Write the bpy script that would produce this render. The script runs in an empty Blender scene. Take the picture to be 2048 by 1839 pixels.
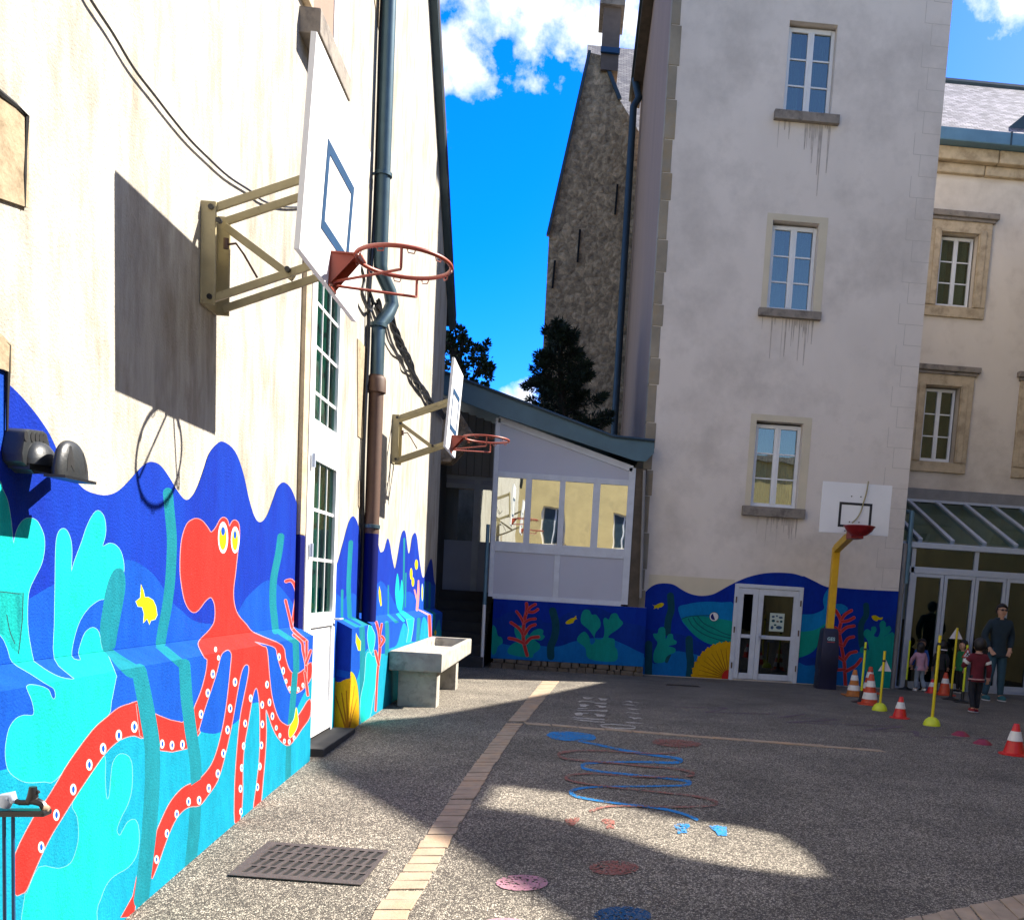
import bpy, bmesh, math, random
from mathutils import Vector, Matrix
from mathutils.geometry import delaunay_2d_cdt

S = 1.15                      # everything is modelled small and scaled up once at the end
PI = math.pi
random.seed(7)
scene = bpy.context.scene

# ------------------------------------------------------------------ camera
F, CX, CY, CH = 1870.0, 1235.05, 1382.43, 1.32
YAW, PIT, ROL = -0.0624838, -0.1037498, -0.0616041
def _r(ax, a): return Matrix.Rotation(a, 3, ax)
RM = _r('Z', YAW) @ _r('X', PIT) @ _r('Y', ROL)        # columns: right, forward, up
RIGHT, FWD, UP = (Vector(RM.col[i]) for i in range(3))
cam_d = bpy.data.cameras.new('camera'); cam = bpy.data.objects.new('camera', cam_d)
scene.collection.objects.link(cam); scene.camera = cam
cam_d.sensor_width = 36; cam_d.lens = 36 * F / 2048
cam_d.shift_x = (1024 - CX) / 2048; cam_d.shift_y = (CY - 919.5) / 2048
cam_d.clip_end = 500; cam_d.clip_start = .05
cm = Matrix((( RIGHT.x, UP.x, -FWD.x), (RIGHT.y, UP.y, -FWD.y), (RIGHT.z, UP.z, -FWD.z))).to_4x4()
cm.translation = Vector((0, 0, CH * S)); cam.matrix_world = cm
scene.view_settings.view_transform = 'Standard'; scene.view_settings.look = 'None'
scene.view_settings.exposure = 1.72; scene.view_settings.gamma = 1

# ------------------------------------------------------------------ sun and sky
SUN = Vector((1, .34, 1.04)).normalized()               # direction towards the sun
elev = math.asin(SUN.z); azim = math.atan2(SUN.x, SUN.y)
sd = bpy.data.lights.new('sun', 'SUN'); sd.energy = 5.0; sd.angle = math.radians(.5); sd.color = (1, .93, .82)
so = bpy.data.objects.new('sun', sd); scene.collection.objects.link(so)
so.rotation_euler = (-SUN).to_track_quat('-Z', 'Y').to_euler()
world = bpy.data.worlds.new('World'); scene.world = world; world.use_nodes = True
WN = world.node_tree; WN.nodes.clear()
def wn(t, **k):
    n = WN.nodes.new(t)
    for a, b in k.items(): setattr(n, a, b)
    return n
def wl(a, b): WN.links.new(a, b)
sky = wn('ShaderNodeTexSky', sky_type='NISHITA', sun_disc=False, sun_elevation=elev, sun_rotation=azim, air_density=1.0, dust_density=.3, ozone_density=2.0)
tc = wn('ShaderNodeTexCoord')
hs = wn('ShaderNodeHueSaturation'); hs.inputs['Saturation'].default_value = 1.15; hs.inputs['Hue'].default_value = .512
wl(sky.outputs[0], hs.inputs['Color'])
def pdir(x, y): return (RIGHT * ((x - CX) / F) + FWD - UP * ((y - CY) / F)).normalized()
def wmath(op, a, b=None, clamp=False):
    n = wn('ShaderNodeMath', operation=op, use_clamp=clamp)
    for i, v in enumerate((a, b)):
        if v is None: continue
        if isinstance(v, (int, float)): n.inputs[i].default_value = v
        else: wl(v, n.inputs[i])
    return n.outputs[0]
# the part of the sky opposite the sun is a deeper blue
dv = wn('ShaderNodeVectorMath', operation='DISTANCE'); wl(tc.outputs['Generated'], dv.inputs[0]); dv.inputs[1].default_value = pdir(820, 150)
df = wn('ShaderNodeMapRange', interpolation_type='SMOOTHSTEP'); wl(dv.outputs['Value'], df.inputs[0]); df.inputs['From Min'].default_value = .12; df.inputs['From Max'].default_value = .85; df.inputs['To Min'].default_value = 1; df.inputs['To Max'].default_value = 0
tint = wn('ShaderNodeMixRGB', blend_type='MULTIPLY'); wl(df.outputs[0], tint.inputs[0]); wl(hs.outputs[0], tint.inputs[1]); tint.inputs[2].default_value = (.01, .72, 2.0, 1)
blobs = [(895, 95, .024), (925, 135, .028), (885, 165, .016), (1000, 10, .034), (1080, 25, .045), (1160, 55, .042), (1195, 100, .028), (1225, 120, .014),
         (1045, 792, .018), (1245, 30, .03), (1020, 800, .016), (600, -500, .2), (-600, 500, .3), (2030, -20, .03), (1120, -110, .06)]
acc = None
for bx_, by_, br_ in blobs:
    d = pdir(bx_, by_)
    vm = wn('ShaderNodeVectorMath', operation='DISTANCE'); wl(tc.outputs['Generated'], vm.inputs[0]); vm.inputs[1].default_value = d
    q = wmath('SUBTRACT', 1.0, wmath('DIVIDE', vm.outputs['Value'], br_))
    acc = q if acc is None else wmath('MAXIMUM', acc, q)
nz = wn('ShaderNodeTexNoise'); nz.inputs['Scale'].default_value = 30; nz.inputs['Detail'].default_value = 9; nz.inputs['Roughness'].default_value = .62
wl(tc.outputs['Generated'], nz.inputs['Vector'])
nn = wmath('MULTIPLY', wmath('SUBTRACT', nz.outputs['Fac'], .5), 2.5)
acc = wmath('MAXIMUM', acc, -3)
cmask = wmath('MULTIPLY', wmath('ADD', wmath('ADD', acc, nn), .05), 1.25, True)
nz2 = wn('ShaderNodeTexNoise'); nz2.inputs['Scale'].default_value = 40; nz2.inputs['Detail'].default_value = 5
wl(tc.outputs['Generated'], nz2.inputs['Vector'])
ramp = wn('ShaderNodeValToRGB'); ramp.color_ramp.elements[0].position = .35; ramp.color_ramp.elements[0].color = (3.6, 4.4, 5.6, 1)
ramp.color_ramp.elements[1].position = .55; ramp.color_ramp.elements[1].color = (6.2, 6.2, 6.2, 1); wl(nz2.outputs['Fac'], ramp.inputs[0])
mx = wn('ShaderNodeMixRGB'); wl(cmask, mx.inputs[0]); wl(tint.outputs[0], mx.inputs[1]); wl(ramp.outputs[0], mx.inputs[2])
bg = wn('ShaderNodeBackground'); bg.inputs[1].default_value = .08; wl(mx.outputs[0], bg.inputs[0])
wo = wn('ShaderNodeOutputWorld'); wl(bg.outputs[0], wo.inputs[0])

# ------------------------------------------------------------------ geometry of the place
GY = [0, 3, 4, 5, 6, 7, 8.5, 10, 40]; GZ = [-.30, -.245, -.19, -.13, -.075, -.03, -.005, 0, 0]
def g(Y):
    if Y <= GY[0]: return GZ[0]
    for i in range(len(GY) - 1):
        if Y <= GY[i + 1]: return GZ[i] + (GZ[i + 1] - GZ[i]) * (Y - GY[i]) / (GY[i + 1] - GY[i])
    return 0.0
CAM = Vector((0, 0, CH))
def _ray(x, y): return RIGHT * ((x - CX) / F) + FWD - UP * ((y - CY) / F)
def at(x, y, ax, val):
    d = _ray(x, y); return CAM + d * ((val - CAM[ax]) / d[ax])
def PX(x, y, X): return at(x, y, 0, X)
def PY(x, y, Y): return at(x, y, 1, Y)
def PZ(x, y, Z): return at(x, y, 2, Z)
def PG(x, y, up=0.0):
    z = 0
    for _ in range(24):
        q = at(x, y, 2, z + up); z = .5 * z + .5 * g(q.y)
    return q
def proj(p):
    v = Vector(p) - CAM; w = v.dot(FWD)
    return (CX + F * v.dot(RIGHT) / w, CY - F * v.dot(UP) / w)
def Zm(ox, oy, s, pts): return [(ox + a / s, oy + b / s) for a, b in pts]

# ------------------------------------------------------------------ materials
MATS = {}
def mat(name, col, rough=.8, var=.12, vscale=6.0, vstretch=(1, 1, 1), bump=0.0, bscale=60.0, metal=0.0, spec=.5, col2=None, c2amt=.5, c2scale=2.0, c2lo=.5, c2hi=.65, c2stretch=(1, 1, 1), coat=0, bdist=.01):
    if name in MATS: return MATS[name]
    m = bpy.data.materials.new(name); m.use_nodes = True; N = m.node_tree; b = N.nodes['Principled BSDF']
    if name[:6] in ('paint_', 'ground'): spec = .12
    b.inputs['Roughness'].default_value = rough; b.inputs['Metallic'].default_value = metal
    b.inputs['Specular IOR Level'].default_value = spec; b.inputs['Coat Weight'].default_value = coat
    t = N.nodes.new('ShaderNodeTexCoord'); mp = N.nodes.new('ShaderNodeMapping'); mp.inputs['Scale'].default_value = vstretch
    N.links.new(t.outputs['Object'], mp.inputs[0])
    n1 = N.nodes.new('ShaderNodeTexNoise'); n1.inputs['Scale'].default_value = vscale; n1.inputs['Detail'].default_value = 6; n1.inputs['Roughness'].default_value = .6
    N.links.new(mp.outputs[0], n1.inputs['Vector'])
    r = N.nodes.new('ShaderNodeMapRange'); r.inputs['From Min'].default_value = .3; r.inputs['From Max'].default_value = .7
    r.inputs['To Min'].default_value = 1 - var; r.inputs['To Max'].default_value = 1 + var; N.links.new(n1.outputs['Fac'], r.inputs[0])
    mul = N.nodes.new('ShaderNodeVectorMath'); mul.operation = 'SCALE'; mul.inputs[0].default_value = col[:3]; N.links.new(r.outputs[0], mul.inputs['Scale'])
    out = mul.outputs[0]
    if col2:
        mp2 = N.nodes.new('ShaderNodeMapping'); mp2.inputs['Scale'].default_value = c2stretch; N.links.new(t.outputs['Object'], mp2.inputs[0])
        n2 = N.nodes.new('ShaderNodeTexNoise'); n2.inputs['Scale'].default_value = c2scale; n2.inputs['Detail'].default_value = 9; n2.inputs['Roughness'].default_value = .68
        N.links.new(mp2.outputs[0], n2.inputs['Vector'])
        r2 = N.nodes.new('ShaderNodeMapRange'); r2.inputs['From Min'].default_value = c2lo; r2.inputs['From Max'].default_value = c2hi; r2.inputs['To Max'].default_value = c2amt
        N.links.new(n2.outputs['Fac'], r2.inputs[0])
        mx = N.nodes.new('ShaderNodeMixRGB'); N.links.new(r2.outputs[0], mx.inputs[0]); N.links.new(out, mx.inputs[1]); mx.inputs[2].default_value = (*col2[:3], 1); out = mx.outputs[0]
    N.links.new(out, b.inputs['Base Color'])
    if bump:
        n3 = N.nodes.new('ShaderNodeTexNoise'); n3.inputs['Scale'].default_value = bscale; n3.inputs['Detail'].default_value = 5
        N.links.new(t.outputs['Object'], n3.inputs['Vector'])
        bp = N.nodes.new('ShaderNodeBump'); bp.inputs['Strength'].default_value = bump; bp.inputs['Distance'].default_value = bdist
        N.links.new(n3.outputs['Fac'], bp.inputs['Height']); N.links.new(bp.outputs[0], b.inputs['Normal'])
    MATS[name] = m; return m

def glass_mat(name, tint, fac, rough=.01):
    m = bpy.data.materials.new(name); m.use_nodes = True; N = m.node_tree; N.nodes.clear()
    tr = N.nodes.new('ShaderNodeBsdfTransparent'); tr.inputs[0].default_value = (*tint, 1)
    gl = N.nodes.new('ShaderNodeBsdfGlossy'); gl.inputs['Roughness'].default_value = rough; gl.inputs[0].default_value = (.9, .95, .93, 1)
    # slightly uneven float glass
    t = N.nodes.new('ShaderNodeTexCoord'); nz_ = N.nodes.new('ShaderNodeTexNoise'); nz_.inputs['Scale'].default_value = 1.3; N.links.new(t.outputs['Object'], nz_.inputs['Vector'])
    bp = N.nodes.new('ShaderNodeBump'); bp.inputs['Strength'].default_value = .04; bp.inputs['Distance'].default_value = .05
    N.links.new(nz_.outputs['Fac'], bp.inputs['Height']); N.links.new(bp.outputs[0], gl.inputs['Normal'])
    mx = N.nodes.new('ShaderNodeMixShader'); mx.inputs[0].default_value = fac
    N.links.new(tr.outputs[0], mx.inputs[1]); N.links.new(gl.outputs[0], mx.inputs[2])
    o = N.nodes.new('ShaderNodeOutputMaterial'); N.links.new(mx.outputs[0], o.inputs[0]); MATS[name] = m; return m

M = {}
M['plaster'] = mat('cream_plaster', (.372, .350, .304), .9, .18, 11, (1, 1.6, .3), .6, 90, col2=(.175, .14, .095), c2amt=.85, c2scale=3.0, c2lo=.46, c2hi=.74, c2stretch=(1, 1.6, .55))
M['towerp'] = mat('grey_render', (.66, .60, .545), .9, .05, 1.2, (1, 1, .6), .25, 70, col2=(.47, .425, .385), c2amt=.75, c2scale=1.0, c2lo=.46, c2hi=.68)
M['facadep'] = mat('warm_render', (.64, .575, .495), .9, .05, 1.2, (1, 1, .6), .25, 70, col2=(.38, .32, .26), c2amt=.55, c2scale=.9, c2lo=.45, c2hi=.65)
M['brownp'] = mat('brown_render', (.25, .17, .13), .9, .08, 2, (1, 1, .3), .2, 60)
M['lightp'] = mat('pale_base_render', (.56, .50, .38), .9, .06, 3, bump=.2)
M['stone'] = mat('limestone', (.46, .37, .25), .85, .18, 5, bump=.5, bscale=30, col2=(.24, .18, .11), c2amt=.7, c2scale=4)
M['stonegrey'] = mat('grey_stone', (.23, .20, .17), .85, .2, 6, bump=.5, bscale=40, col2=(.06, .05, .045), c2amt=.7, c2scale=5)
M['white'] = mat('white_paint', (.74, .76, .78), .45, .04, 5)
M['frame'] = mat('white_pvc', (.70, .71, .72), .4, .04, 4)
M['frameold'] = mat('old_white_paint', (.50, .54, .62), .55, .08, 7, col2=(.2, .17, .14), c2amt=.5, c2scale=30, c2lo=.62, c2hi=.7)
M['panel'] = mat('pale_blue_panel', (.40, .42, .52), .5, .05, 1.5, col2=(.33, .40, .50), c2amt=.5, c2scale=1.5)
M['panelgrey'] = mat('grey_panel', (.25, .28, .36), .5, .08, 2)
M['alu'] = mat('aluminium', (.42, .48, .60), .4, .06, 5, metal=.3)
M['zinc'] = mat('zinc', (.10, .20, .28), .45, .12, 4, metal=.35)
M['zincdark'] = mat('dark_zinc', (.03, .055, .075), .45, .15, 5, metal=.3)
M['pipe'] = mat('zinc_pipe', (.055, .10, .13), .38, .12, 9, metal=.5)
M['iron'] = mat('brown_iron', (.085, .045, .03), .6, .15, 9)
M['navy'] = mat('navy_vinyl', (.004, .006, .035), .5, .2, 3, bump=.3, bscale=8, bdist=.05)
M['navypipe'] = mat('navy_pipe_paint', (.001, .004, .085), .6, .1, 5, spec=.15)
M['black'] = mat('black_plastic', (.012, .013, .016), .35, .15, 12)
M['blackmatte'] = mat('matte_black', (.006, .006, .007), .9, .1, 12)
M['floodgrey'] = mat('weathered_black_plastic', (.022, .025, .028), .38, .3, 6, bump=.1)
M['beige'] = mat('beige_steel', (.33, .285, .165), .42, .12, 12, col2=(.13, .085, .04), c2amt=.5, c2scale=25, c2lo=.6, c2hi=.7)
M['red'] = mat('orange_red_steel', (.26, .045, .022), .45, .12, 12)
M['darkred'] = mat('dark_red_steel', (.20, .008, .012), .4, .2, 12)
M['boardw'] = mat('white_board', (.72, .73, .75), .4, .03, 3)
M['boardblue'] = mat('blue_line', (.004, .045, .12), .5, .1, 12)
M['boardblack'] = mat('black_line', (.012, .012, .015), .5, .1, 12)
M['yellow'] = mat('yellow_steel', (.62, .36, .008), .45, .1, 8)
M['concrete'] = mat('weathered_concrete', (.34, .32, .28), .85, .2, 7, bump=.5, bscale=50, col2=(.10, .10, .09), c2amt=.6, c2scale=6)
M['curtain'] = mat('pale_curtain', (.36, .42, .38), .9, .25, 9, (6, 1, .15))
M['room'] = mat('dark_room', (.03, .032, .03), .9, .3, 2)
M['roomc'] = mat('conservatory_floor', (.10, .10, .09), .9, .2, 2)
M['leaf'] = mat('yew_foliage', (.012, .026, .010), .7, .4, 3)
M['leaf2'] = mat('tree_foliage', (.022, .045, .010), .6, .4, 3)
M['leaf3'] = mat('bright_shoot_foliage', (.12, .26, .03), .6, .3, 3)
M['bark'] = mat('bark', (.03, .022, .016), .9, .2, 8)
M['trunk'] = M['bark']
GL = {'tower': glass_mat('window_glass', (.50, .62, .60), .20), 'porch': glass_mat('porch_glass', (.25, .27, .2), .62), 'cons': glass_mat('conservatory_glass', (.13, .25, .24), .09), 'roofglass': glass_mat('roof_glass', (.42, .55, .52), .09), 'left': glass_mat('door_glass', (.42, .68, .62), .14)}

def slate_mat(name, lo, hi, row=.11):
    m = bpy.data.materials.new(name); m.use_nodes = True; N = m.node_tree; b = N.nodes['Principled BSDF']; b.inputs['Roughness'].default_value = .6
    t = N.nodes.new('ShaderNodeTexCoord'); br = N.nodes.new('ShaderNodeTexBrick'); br.inputs['Scale'].default_value = 1
    br.inputs['Brick Width'].default_value = .16; br.inputs['Row Height'].default_value = row; br.inputs['Mortar Size'].default_value = .008
    br.inputs['Color1'].default_value = (*lo, 1); br.inputs['Color2'].default_value = (*hi, 1); br.inputs['Mortar'].default_value = (.02, .02, .025, 1)
    N.links.new(t.outputs['UV'], br.inputs['Vector'])
    nz_ = N.nodes.new('ShaderNodeTexNoise'); nz_.inputs['Scale'].default_value = 3; nz_.inputs['Detail'].default_value = 8; N.links.new(t.outputs['UV'], nz_.inputs['Vector'])
    mx = N.nodes.new('ShaderNodeMixRGB'); mx.blend_type = 'MULTIPLY'; mx.inputs[0].default_value = .8; N.links.new(br.outputs['Color'], mx.inputs[1])
    rp = N.nodes.new('ShaderNodeValToRGB'); rp.color_ramp.elements[0].position = .35; rp.color_ramp.elements[0].color = (.45, .45, .5, 1); rp.color_ramp.elements[1].position = .6
    N.links.new(nz_.outputs['Fac'], rp.inputs[0]); N.links.new(rp.outputs[0], mx.inputs[2]); N.links.new(mx.outputs[0], b.inputs['Base Color'])
    bp = N.nodes.new('ShaderNodeBump'); bp.inputs['Strength'].default_value = .8; bp.inputs['Distance'].default_value = .02; bp.invert = True
    N.links.new(br.outputs['Fac'], bp.inputs['Height']); N.links.new(bp.outputs[0], b.inputs['Normal']); MATS[name] = m; return m
M['slate'] = slate_mat('slate', (.07, .07, .085), (.26, .25, .29))
M['slate2'] = slate_mat('mossy_slate', (.13, .12, .12), (.24, .23, .22))

def rubble_mat():
    m = bpy.data.materials.new('rubble_stone'); m.use_nodes = True; N = m.node_tree; b = N.nodes['Principled BSDF']; b.inputs['Roughness'].default_value = .95
    t = N.nodes.new('ShaderNodeTexCoord'); mp = N.nodes.new('ShaderNodeMapping'); mp.inputs['Scale'].default_value = (1, 1, 1.0); N.links.new(t.outputs['Object'], mp.inputs[0])
    v = N.nodes.new('ShaderNodeTexVoronoi'); v.inputs['Scale'].default_value = 6.5; v.inputs['Randomness'].default_value = 1; N.links.new(mp.outputs[0], v.inputs['Vector'])
    v2 = N.nodes.new('ShaderNodeTexVoronoi'); v2.feature = 'DISTANCE_TO_EDGE'; v2.inputs['Scale'].default_value = 6.5; N.links.new(mp.outputs[0], v2.inputs['Vector'])
    n = N.nodes.new('ShaderNodeTexNoise'); n.inputs['Scale'].default_value = 7; n.inputs['Detail'].default_value = 9; n.inputs['Roughness'].default_value = .75; N.links.new(t.outputs['Object'], n.inputs['Vector'])
    rp = N.nodes.new('ShaderNodeValToRGB'); e = rp.color_ramp.elements; e[0].position = .32; e[0].color = (.20, .15, .10, 1); e[1].position = .66; e[1].color = (.78, .58, .37, 1)
    N.links.new(n.outputs['Fac'], rp.inputs[0])
    bw = N.nodes.new('ShaderNodeRGBToBW'); N.links.new(v.outputs['Color'], bw.inputs[0])
    mr = N.nodes.new('ShaderNodeMapRange'); mr.inputs['To Min'].default_value = .6; mr.inputs['To Max'].default_value = 1.2; N.links.new(bw.outputs[0], mr.inputs[0])
    sc = N.nodes.new('ShaderNodeVectorMath'); sc.operation = 'SCALE'; N.links.new(rp.outputs[0], sc.inputs[0]); N.links.new(mr.outputs[0], sc.inputs['Scale'])
    # wide dark vertical weather streaks
    mp2 = N.nodes.new('ShaderNodeMapping'); mp2.inputs['Scale'].default_value = (1.3, 1.3, .09); N.links.new(t.outputs['Object'], mp2.inputs[0])
    n2 = N.nodes.new('ShaderNodeTexNoise'); n2.inputs['Scale'].default_value = 1.4; n2.inputs['Detail'].default_value = 4; N.links.new(mp2.outputs[0], n2.inputs['Vector'])
    r2 = N.nodes.new('ShaderNodeMapRange'); r2.inputs['From Min'].default_value = .55; r2.inputs['From Max'].default_value = .62; r2.inputs['To Max'].default_value = .55; N.links.new(n2.outputs['Fac'], r2.inputs[0])
    mx = N.nodes.new('ShaderNodeMixRGB'); mx.inputs[2].default_value = (.04, .034, .034, 1); N.links.new(r2.outputs[0], mx.inputs[0]); N.links.new(sc.outputs[0], mx.inputs[1]); N.links.new(mx.outputs[0], b.inputs['Base Color'])
    ad = N.nodes.new('ShaderNodeMath'); ad.operation = 'ADD'; N.links.new(v2.outputs['Distance'], ad.inputs[0]); N.links.new(n.outputs['Fac'], ad.inputs[1])
    bp = N.nodes.new('ShaderNodeBump'); bp.inputs['Strength'].default_value = 1; bp.inputs['Distance'].default_value = .10; N.links.new(ad.outputs[0], bp.inputs['Height']); N.links.new(bp.outputs[0], b.inputs['Normal'])
    MATS['rubble_stone'] = m; return m
M['rubble'] = rubble_mat()

def ground_mat():
    m = bpy.data.materials.new('exposed_aggregate_asphalt'); m.use_nodes = True; N = m.node_tree; b = N.nodes['Principled BSDF']; b.inputs['Roughness'].default_value = .85
    t = N.nodes.new('ShaderNodeTexCoord')
    v = N.nodes.new('ShaderNodeTexVoronoi'); v.inputs['Scale'].default_value = 95; N.links.new(t.outputs['Object'], v.inputs['Vector'])
    e = N.nodes.new('ShaderNodeTexVoronoi'); e.feature = 'DISTANCE_TO_EDGE'; e.inputs['Scale'].default_value = 95; N.links.new(t.outputs['Object'], e.inputs['Vector'])
    bw = N.nodes.new('ShaderNodeRGBToBW'); N.links.new(v.outputs['Color'], bw.inputs[0])
    rp = N.nodes.new('ShaderNodeValToRGB'); el = rp.color_ramp.elements; el[0].position = .25; el[0].color = (.095, .080, .064, 1); el[1].position = .8; el[1].color = (.46, .41, .33, 1)
    N.links.new(bw.outputs[0], rp.inputs[0])
    er = N.nodes.new('ShaderNodeMapRange'); er.inputs['From Min'].default_value = .02; er.inputs['From Max'].default_value = .18; N.links.new(e.outputs['Distance'], er.inputs[0])
    mx = N.nodes.new('ShaderNodeMixRGB'); mx.inputs[1].default_value = (.05, .042, .036, 1); N.links.new(er.outputs[0], mx.inputs[0]); N.links.new(rp.outputs[0], mx.inputs[2])
    n = N.nodes.new('ShaderNodeTexNoise'); n.inputs['Scale'].default_value = 1.1; n.inputs['Detail'].default_value = 9; n.inputs['Roughness'].default_value = .68; N.links.new(t.outputs['Object'], n.inputs['Vector'])
    r = N.nodes.new('ShaderNodeMapRange'); r.inputs['From Min'].default_value = .35; r.inputs['From Max'].default_value = .65; r.inputs['To Min'].default_value = .72; r.inputs['To Max'].default_value = 1.28; N.links.new(n.outputs['Fac'], r.inputs[0])
    # smooth worn asphalt towards the back of the yard
    sp = N.nodes.new('ShaderNodeSeparateXYZ'); N.links.new(t.outputs['Object'], sp.inputs[0])
    far = N.nodes.new('ShaderNodeMapRange'); far.inputs['From Min'].default_value = 9.5; far.inputs['From Max'].default_value = 13.5; N.links.new(sp.outputs['Y'], far.inputs[0])
    mf = N.nodes.new('ShaderNodeMixRGB'); mf.inputs[2].default_value = (.13, .12, .11, 1); fm = N.nodes.new('ShaderNodeMath'); fm.operation = 'MULTIPLY'; fm.inputs[1].default_value = .75
    gt = N.nodes.new('ShaderNodeMapRange'); gt.inputs['From Min'].default_value = .2; gt.inputs['From Max'].default_value = 1.2; N.links.new(sp.outputs['X'], gt.inputs[0])
    gm = N.nodes.new('ShaderNodeMath'); gm.operation = 'MULTIPLY'; N.links.new(far.outputs[0], gm.inputs[0]); N.links.new(gt.outputs[0], gm.inputs[1])
    N.links.new(gm.outputs[0], fm.inputs[0]); N.links.new(fm.outputs[0], mf.inputs[0]); N.links.new(mx.outputs[0], mf.inputs[1])
    sc = N.nodes.new('ShaderNodeVectorMath'); sc.operation = 'SCALE'; N.links.new(mf.outputs[0], sc.inputs[0]); N.links.new(r.outputs[0], sc.inputs['Scale'])
    N.links.new(sc.outputs[0], b.inputs['Base Color'])
    bp = N.nodes.new('ShaderNodeBump'); bp.inputs['Strength'].default_value = .9; bp.inputs['Distance'].default_value = .006; N.links.new(er.outputs[0], bp.inputs['Height']); N.links.new(bp.outputs[0], b.inputs['Normal'])
    MATS['ground'] = m; return m
M['ground'] = ground_mat()

M['streak'] = mat('grey_stain', (.42, .375, .34), .95, .25, 8); M['jointline'] = mat('render_joint', (.47, .43, .39), .95, .1, 8); M['barestone'] = mat('bare_stone', (.30, .235, .15), .9, .2, 9, bump=.8, bscale=30, col2=(.16, .11, .06), c2amt=.7, c2scale=7)
M['stonequoin'] = mat('quoin_stone', (.26, .225, .17), .85, .2, 2.2, bump=.4, bscale=40, col2=(.34, .23, .10), c2amt=.6, c2scale=.9)
M['oldwood'] = mat('old_wood', (.075, .058, .042), .8, .3, 6)
M['leadgrey'] = mat('lead_grey', (.20, .20, .21), .6, .15, 4)
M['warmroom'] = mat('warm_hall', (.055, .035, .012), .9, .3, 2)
M['noticepaper'] = mat('notice_paper', (.42, .50, .46), .6, .05, 5)
M['footing'] = mat('footing_stone', (.11, .09, .07), .95, .4, 9, bump=.6, bscale=30)
M['zincroof'] = mat('blue_zinc', (.055, .115, .155), .5, .12, 3, metal=.1)
M['cladgrey'] = mat('grey_cladding', (.19, .18, .165), .8, .15, 4, (1, 1, .1))
M['framegrey'] = mat('grey_frame', (.32, .35, .40), .5, .1, 5)
M['darkstep'] = mat('dark_step', (.035, .035, .037), .9, .2, 5)
M['darkwall'] = mat('dark_wall', (.07, .065, .06), .9, .2, 3)
M['ochre'] = mat('ochre_stone', (.55, .43, .20), .9, .12, 1.5, col2=(.35, .27, .14), c2amt=.5, c2scale=1)
M['woodcab'] = mat('wood_cabinet', (.16, .11, .06), .6, .15, 4)
M['rope'] = mat('rope', (.30, .27, .16), .9, .1, 20); M['logopale'] = mat('logo_pale', (.35, .55, .62), .5, .05, 9)
M['doorcurtain'] = mat('green_door_curtain', (.10, .21, .18), .9, .25, 9, (1, 6, .15))
# mural paints
def paint(n, c, **k):
    k.setdefault('col2', tuple(min(.75, v * 1.45 + .004) for v in c)); k.setdefault('c2amt', .55); k.setdefault('c2scale', 3.2); k.setdefault('c2stretch', (1, 1.6, .35)); k.setdefault('c2lo', .42); k.setdefault('c2hi', .72)
    M[n] = mat('paint_' + n, c, .8, k.pop('var', .13), 26, (1, 1, .5), bump=.55, bscale=95, **k)
paint('deep', (.001, .018, .24), col2=(.001, .034, .31), c2amt=.8, c2scale=2.4)
paint('mid', (.001, .048, .30)); paint('cyan', (.001, .19, .29)); paint('turq', (.002, .31, .29)); paint('teal', (.003, .13, .17))
paint('octo', (.34, .017, .013)); paint('coralred', (.34, .025, .024)); paint('pink', (.42, .17, .17)); paint('pale', (.20, .36, .40)); paint('yel', (.42, .33, .002))
paint('shell', (.44, .25, .003)); paint('brown', (.20, .08, .004)); paint('mwhite', (.6, .6, .62)); paint('whale', (.001, .14, .37)); paint('wgreen', (.002, .20, .17))
paint('wline', (.002, .07, .09)); paint('fern', (.003, .045, .07)); paint('stonepatch', (.003, .27, .25), col2=(.001, .08, .10), c2amt=.9, c2scale=9)
paint('darkedge', (.01, .05, .06)); paint('bluepatch', (.003, .05, .36), col2=(.002, .02, .15), c2amt=.9, c2scale=9)
paint('mid2', (.001, .022, .20)); paint('midl', (.001, .10, .32)); paint('wcoral', (.002, .19, .17)); paint('coralpink', (.42, .07, .08)); paint('eyeblue', (.01, .015, .12))
# worn road paints: the paint is missing from single stones
def wear(m, amount):
    N = m.node_tree; b = N.nodes['Principled BSDF']; o = [n for n in N.nodes if n.type == 'OUTPUT_MATERIAL'][0]
    t = N.nodes.new('ShaderNodeTexCoord'); v = N.nodes.new('ShaderNodeTexVoronoi'); v.inputs['Scale'].default_value = 95; N.links.new(t.outputs['Object'], v.inputs['Vector'])
    bw = N.nodes.new('ShaderNodeRGBToBW'); N.links.new(v.outputs['Color'], bw.inputs[0])
    n = N.nodes.new('ShaderNodeTexNoise'); n.inputs['Scale'].default_value = 7; n.inputs['Detail'].default_value = 5; N.links.new(t.outputs['Object'], n.inputs['Vector'])
    a = N.nodes.new('ShaderNodeMath'); a.operation = 'MULTIPLY_ADD'; a.inputs[1].default_value = 1.3; N.links.new(n.outputs['Fac'], a.inputs[0]); N.links.new(bw.outputs[0], a.inputs[2])
    c = N.nodes.new('ShaderNodeMath'); c.operation = 'GREATER_THAN'; c.inputs[1].default_value = 1.62 - amount * .95; N.links.new(a.outputs[0], c.inputs[0])
    tr = N.nodes.new('ShaderNodeBsdfTransparent'); mx = N.nodes.new('ShaderNodeMixShader'); N.links.new(c.outputs[0], mx.inputs[0]); N.links.new(b.outputs[0], mx.inputs[1]); N.links.new(tr.outputs[0], mx.inputs[2]); N.links.new(mx.outputs[0], o.inputs[0])
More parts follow.
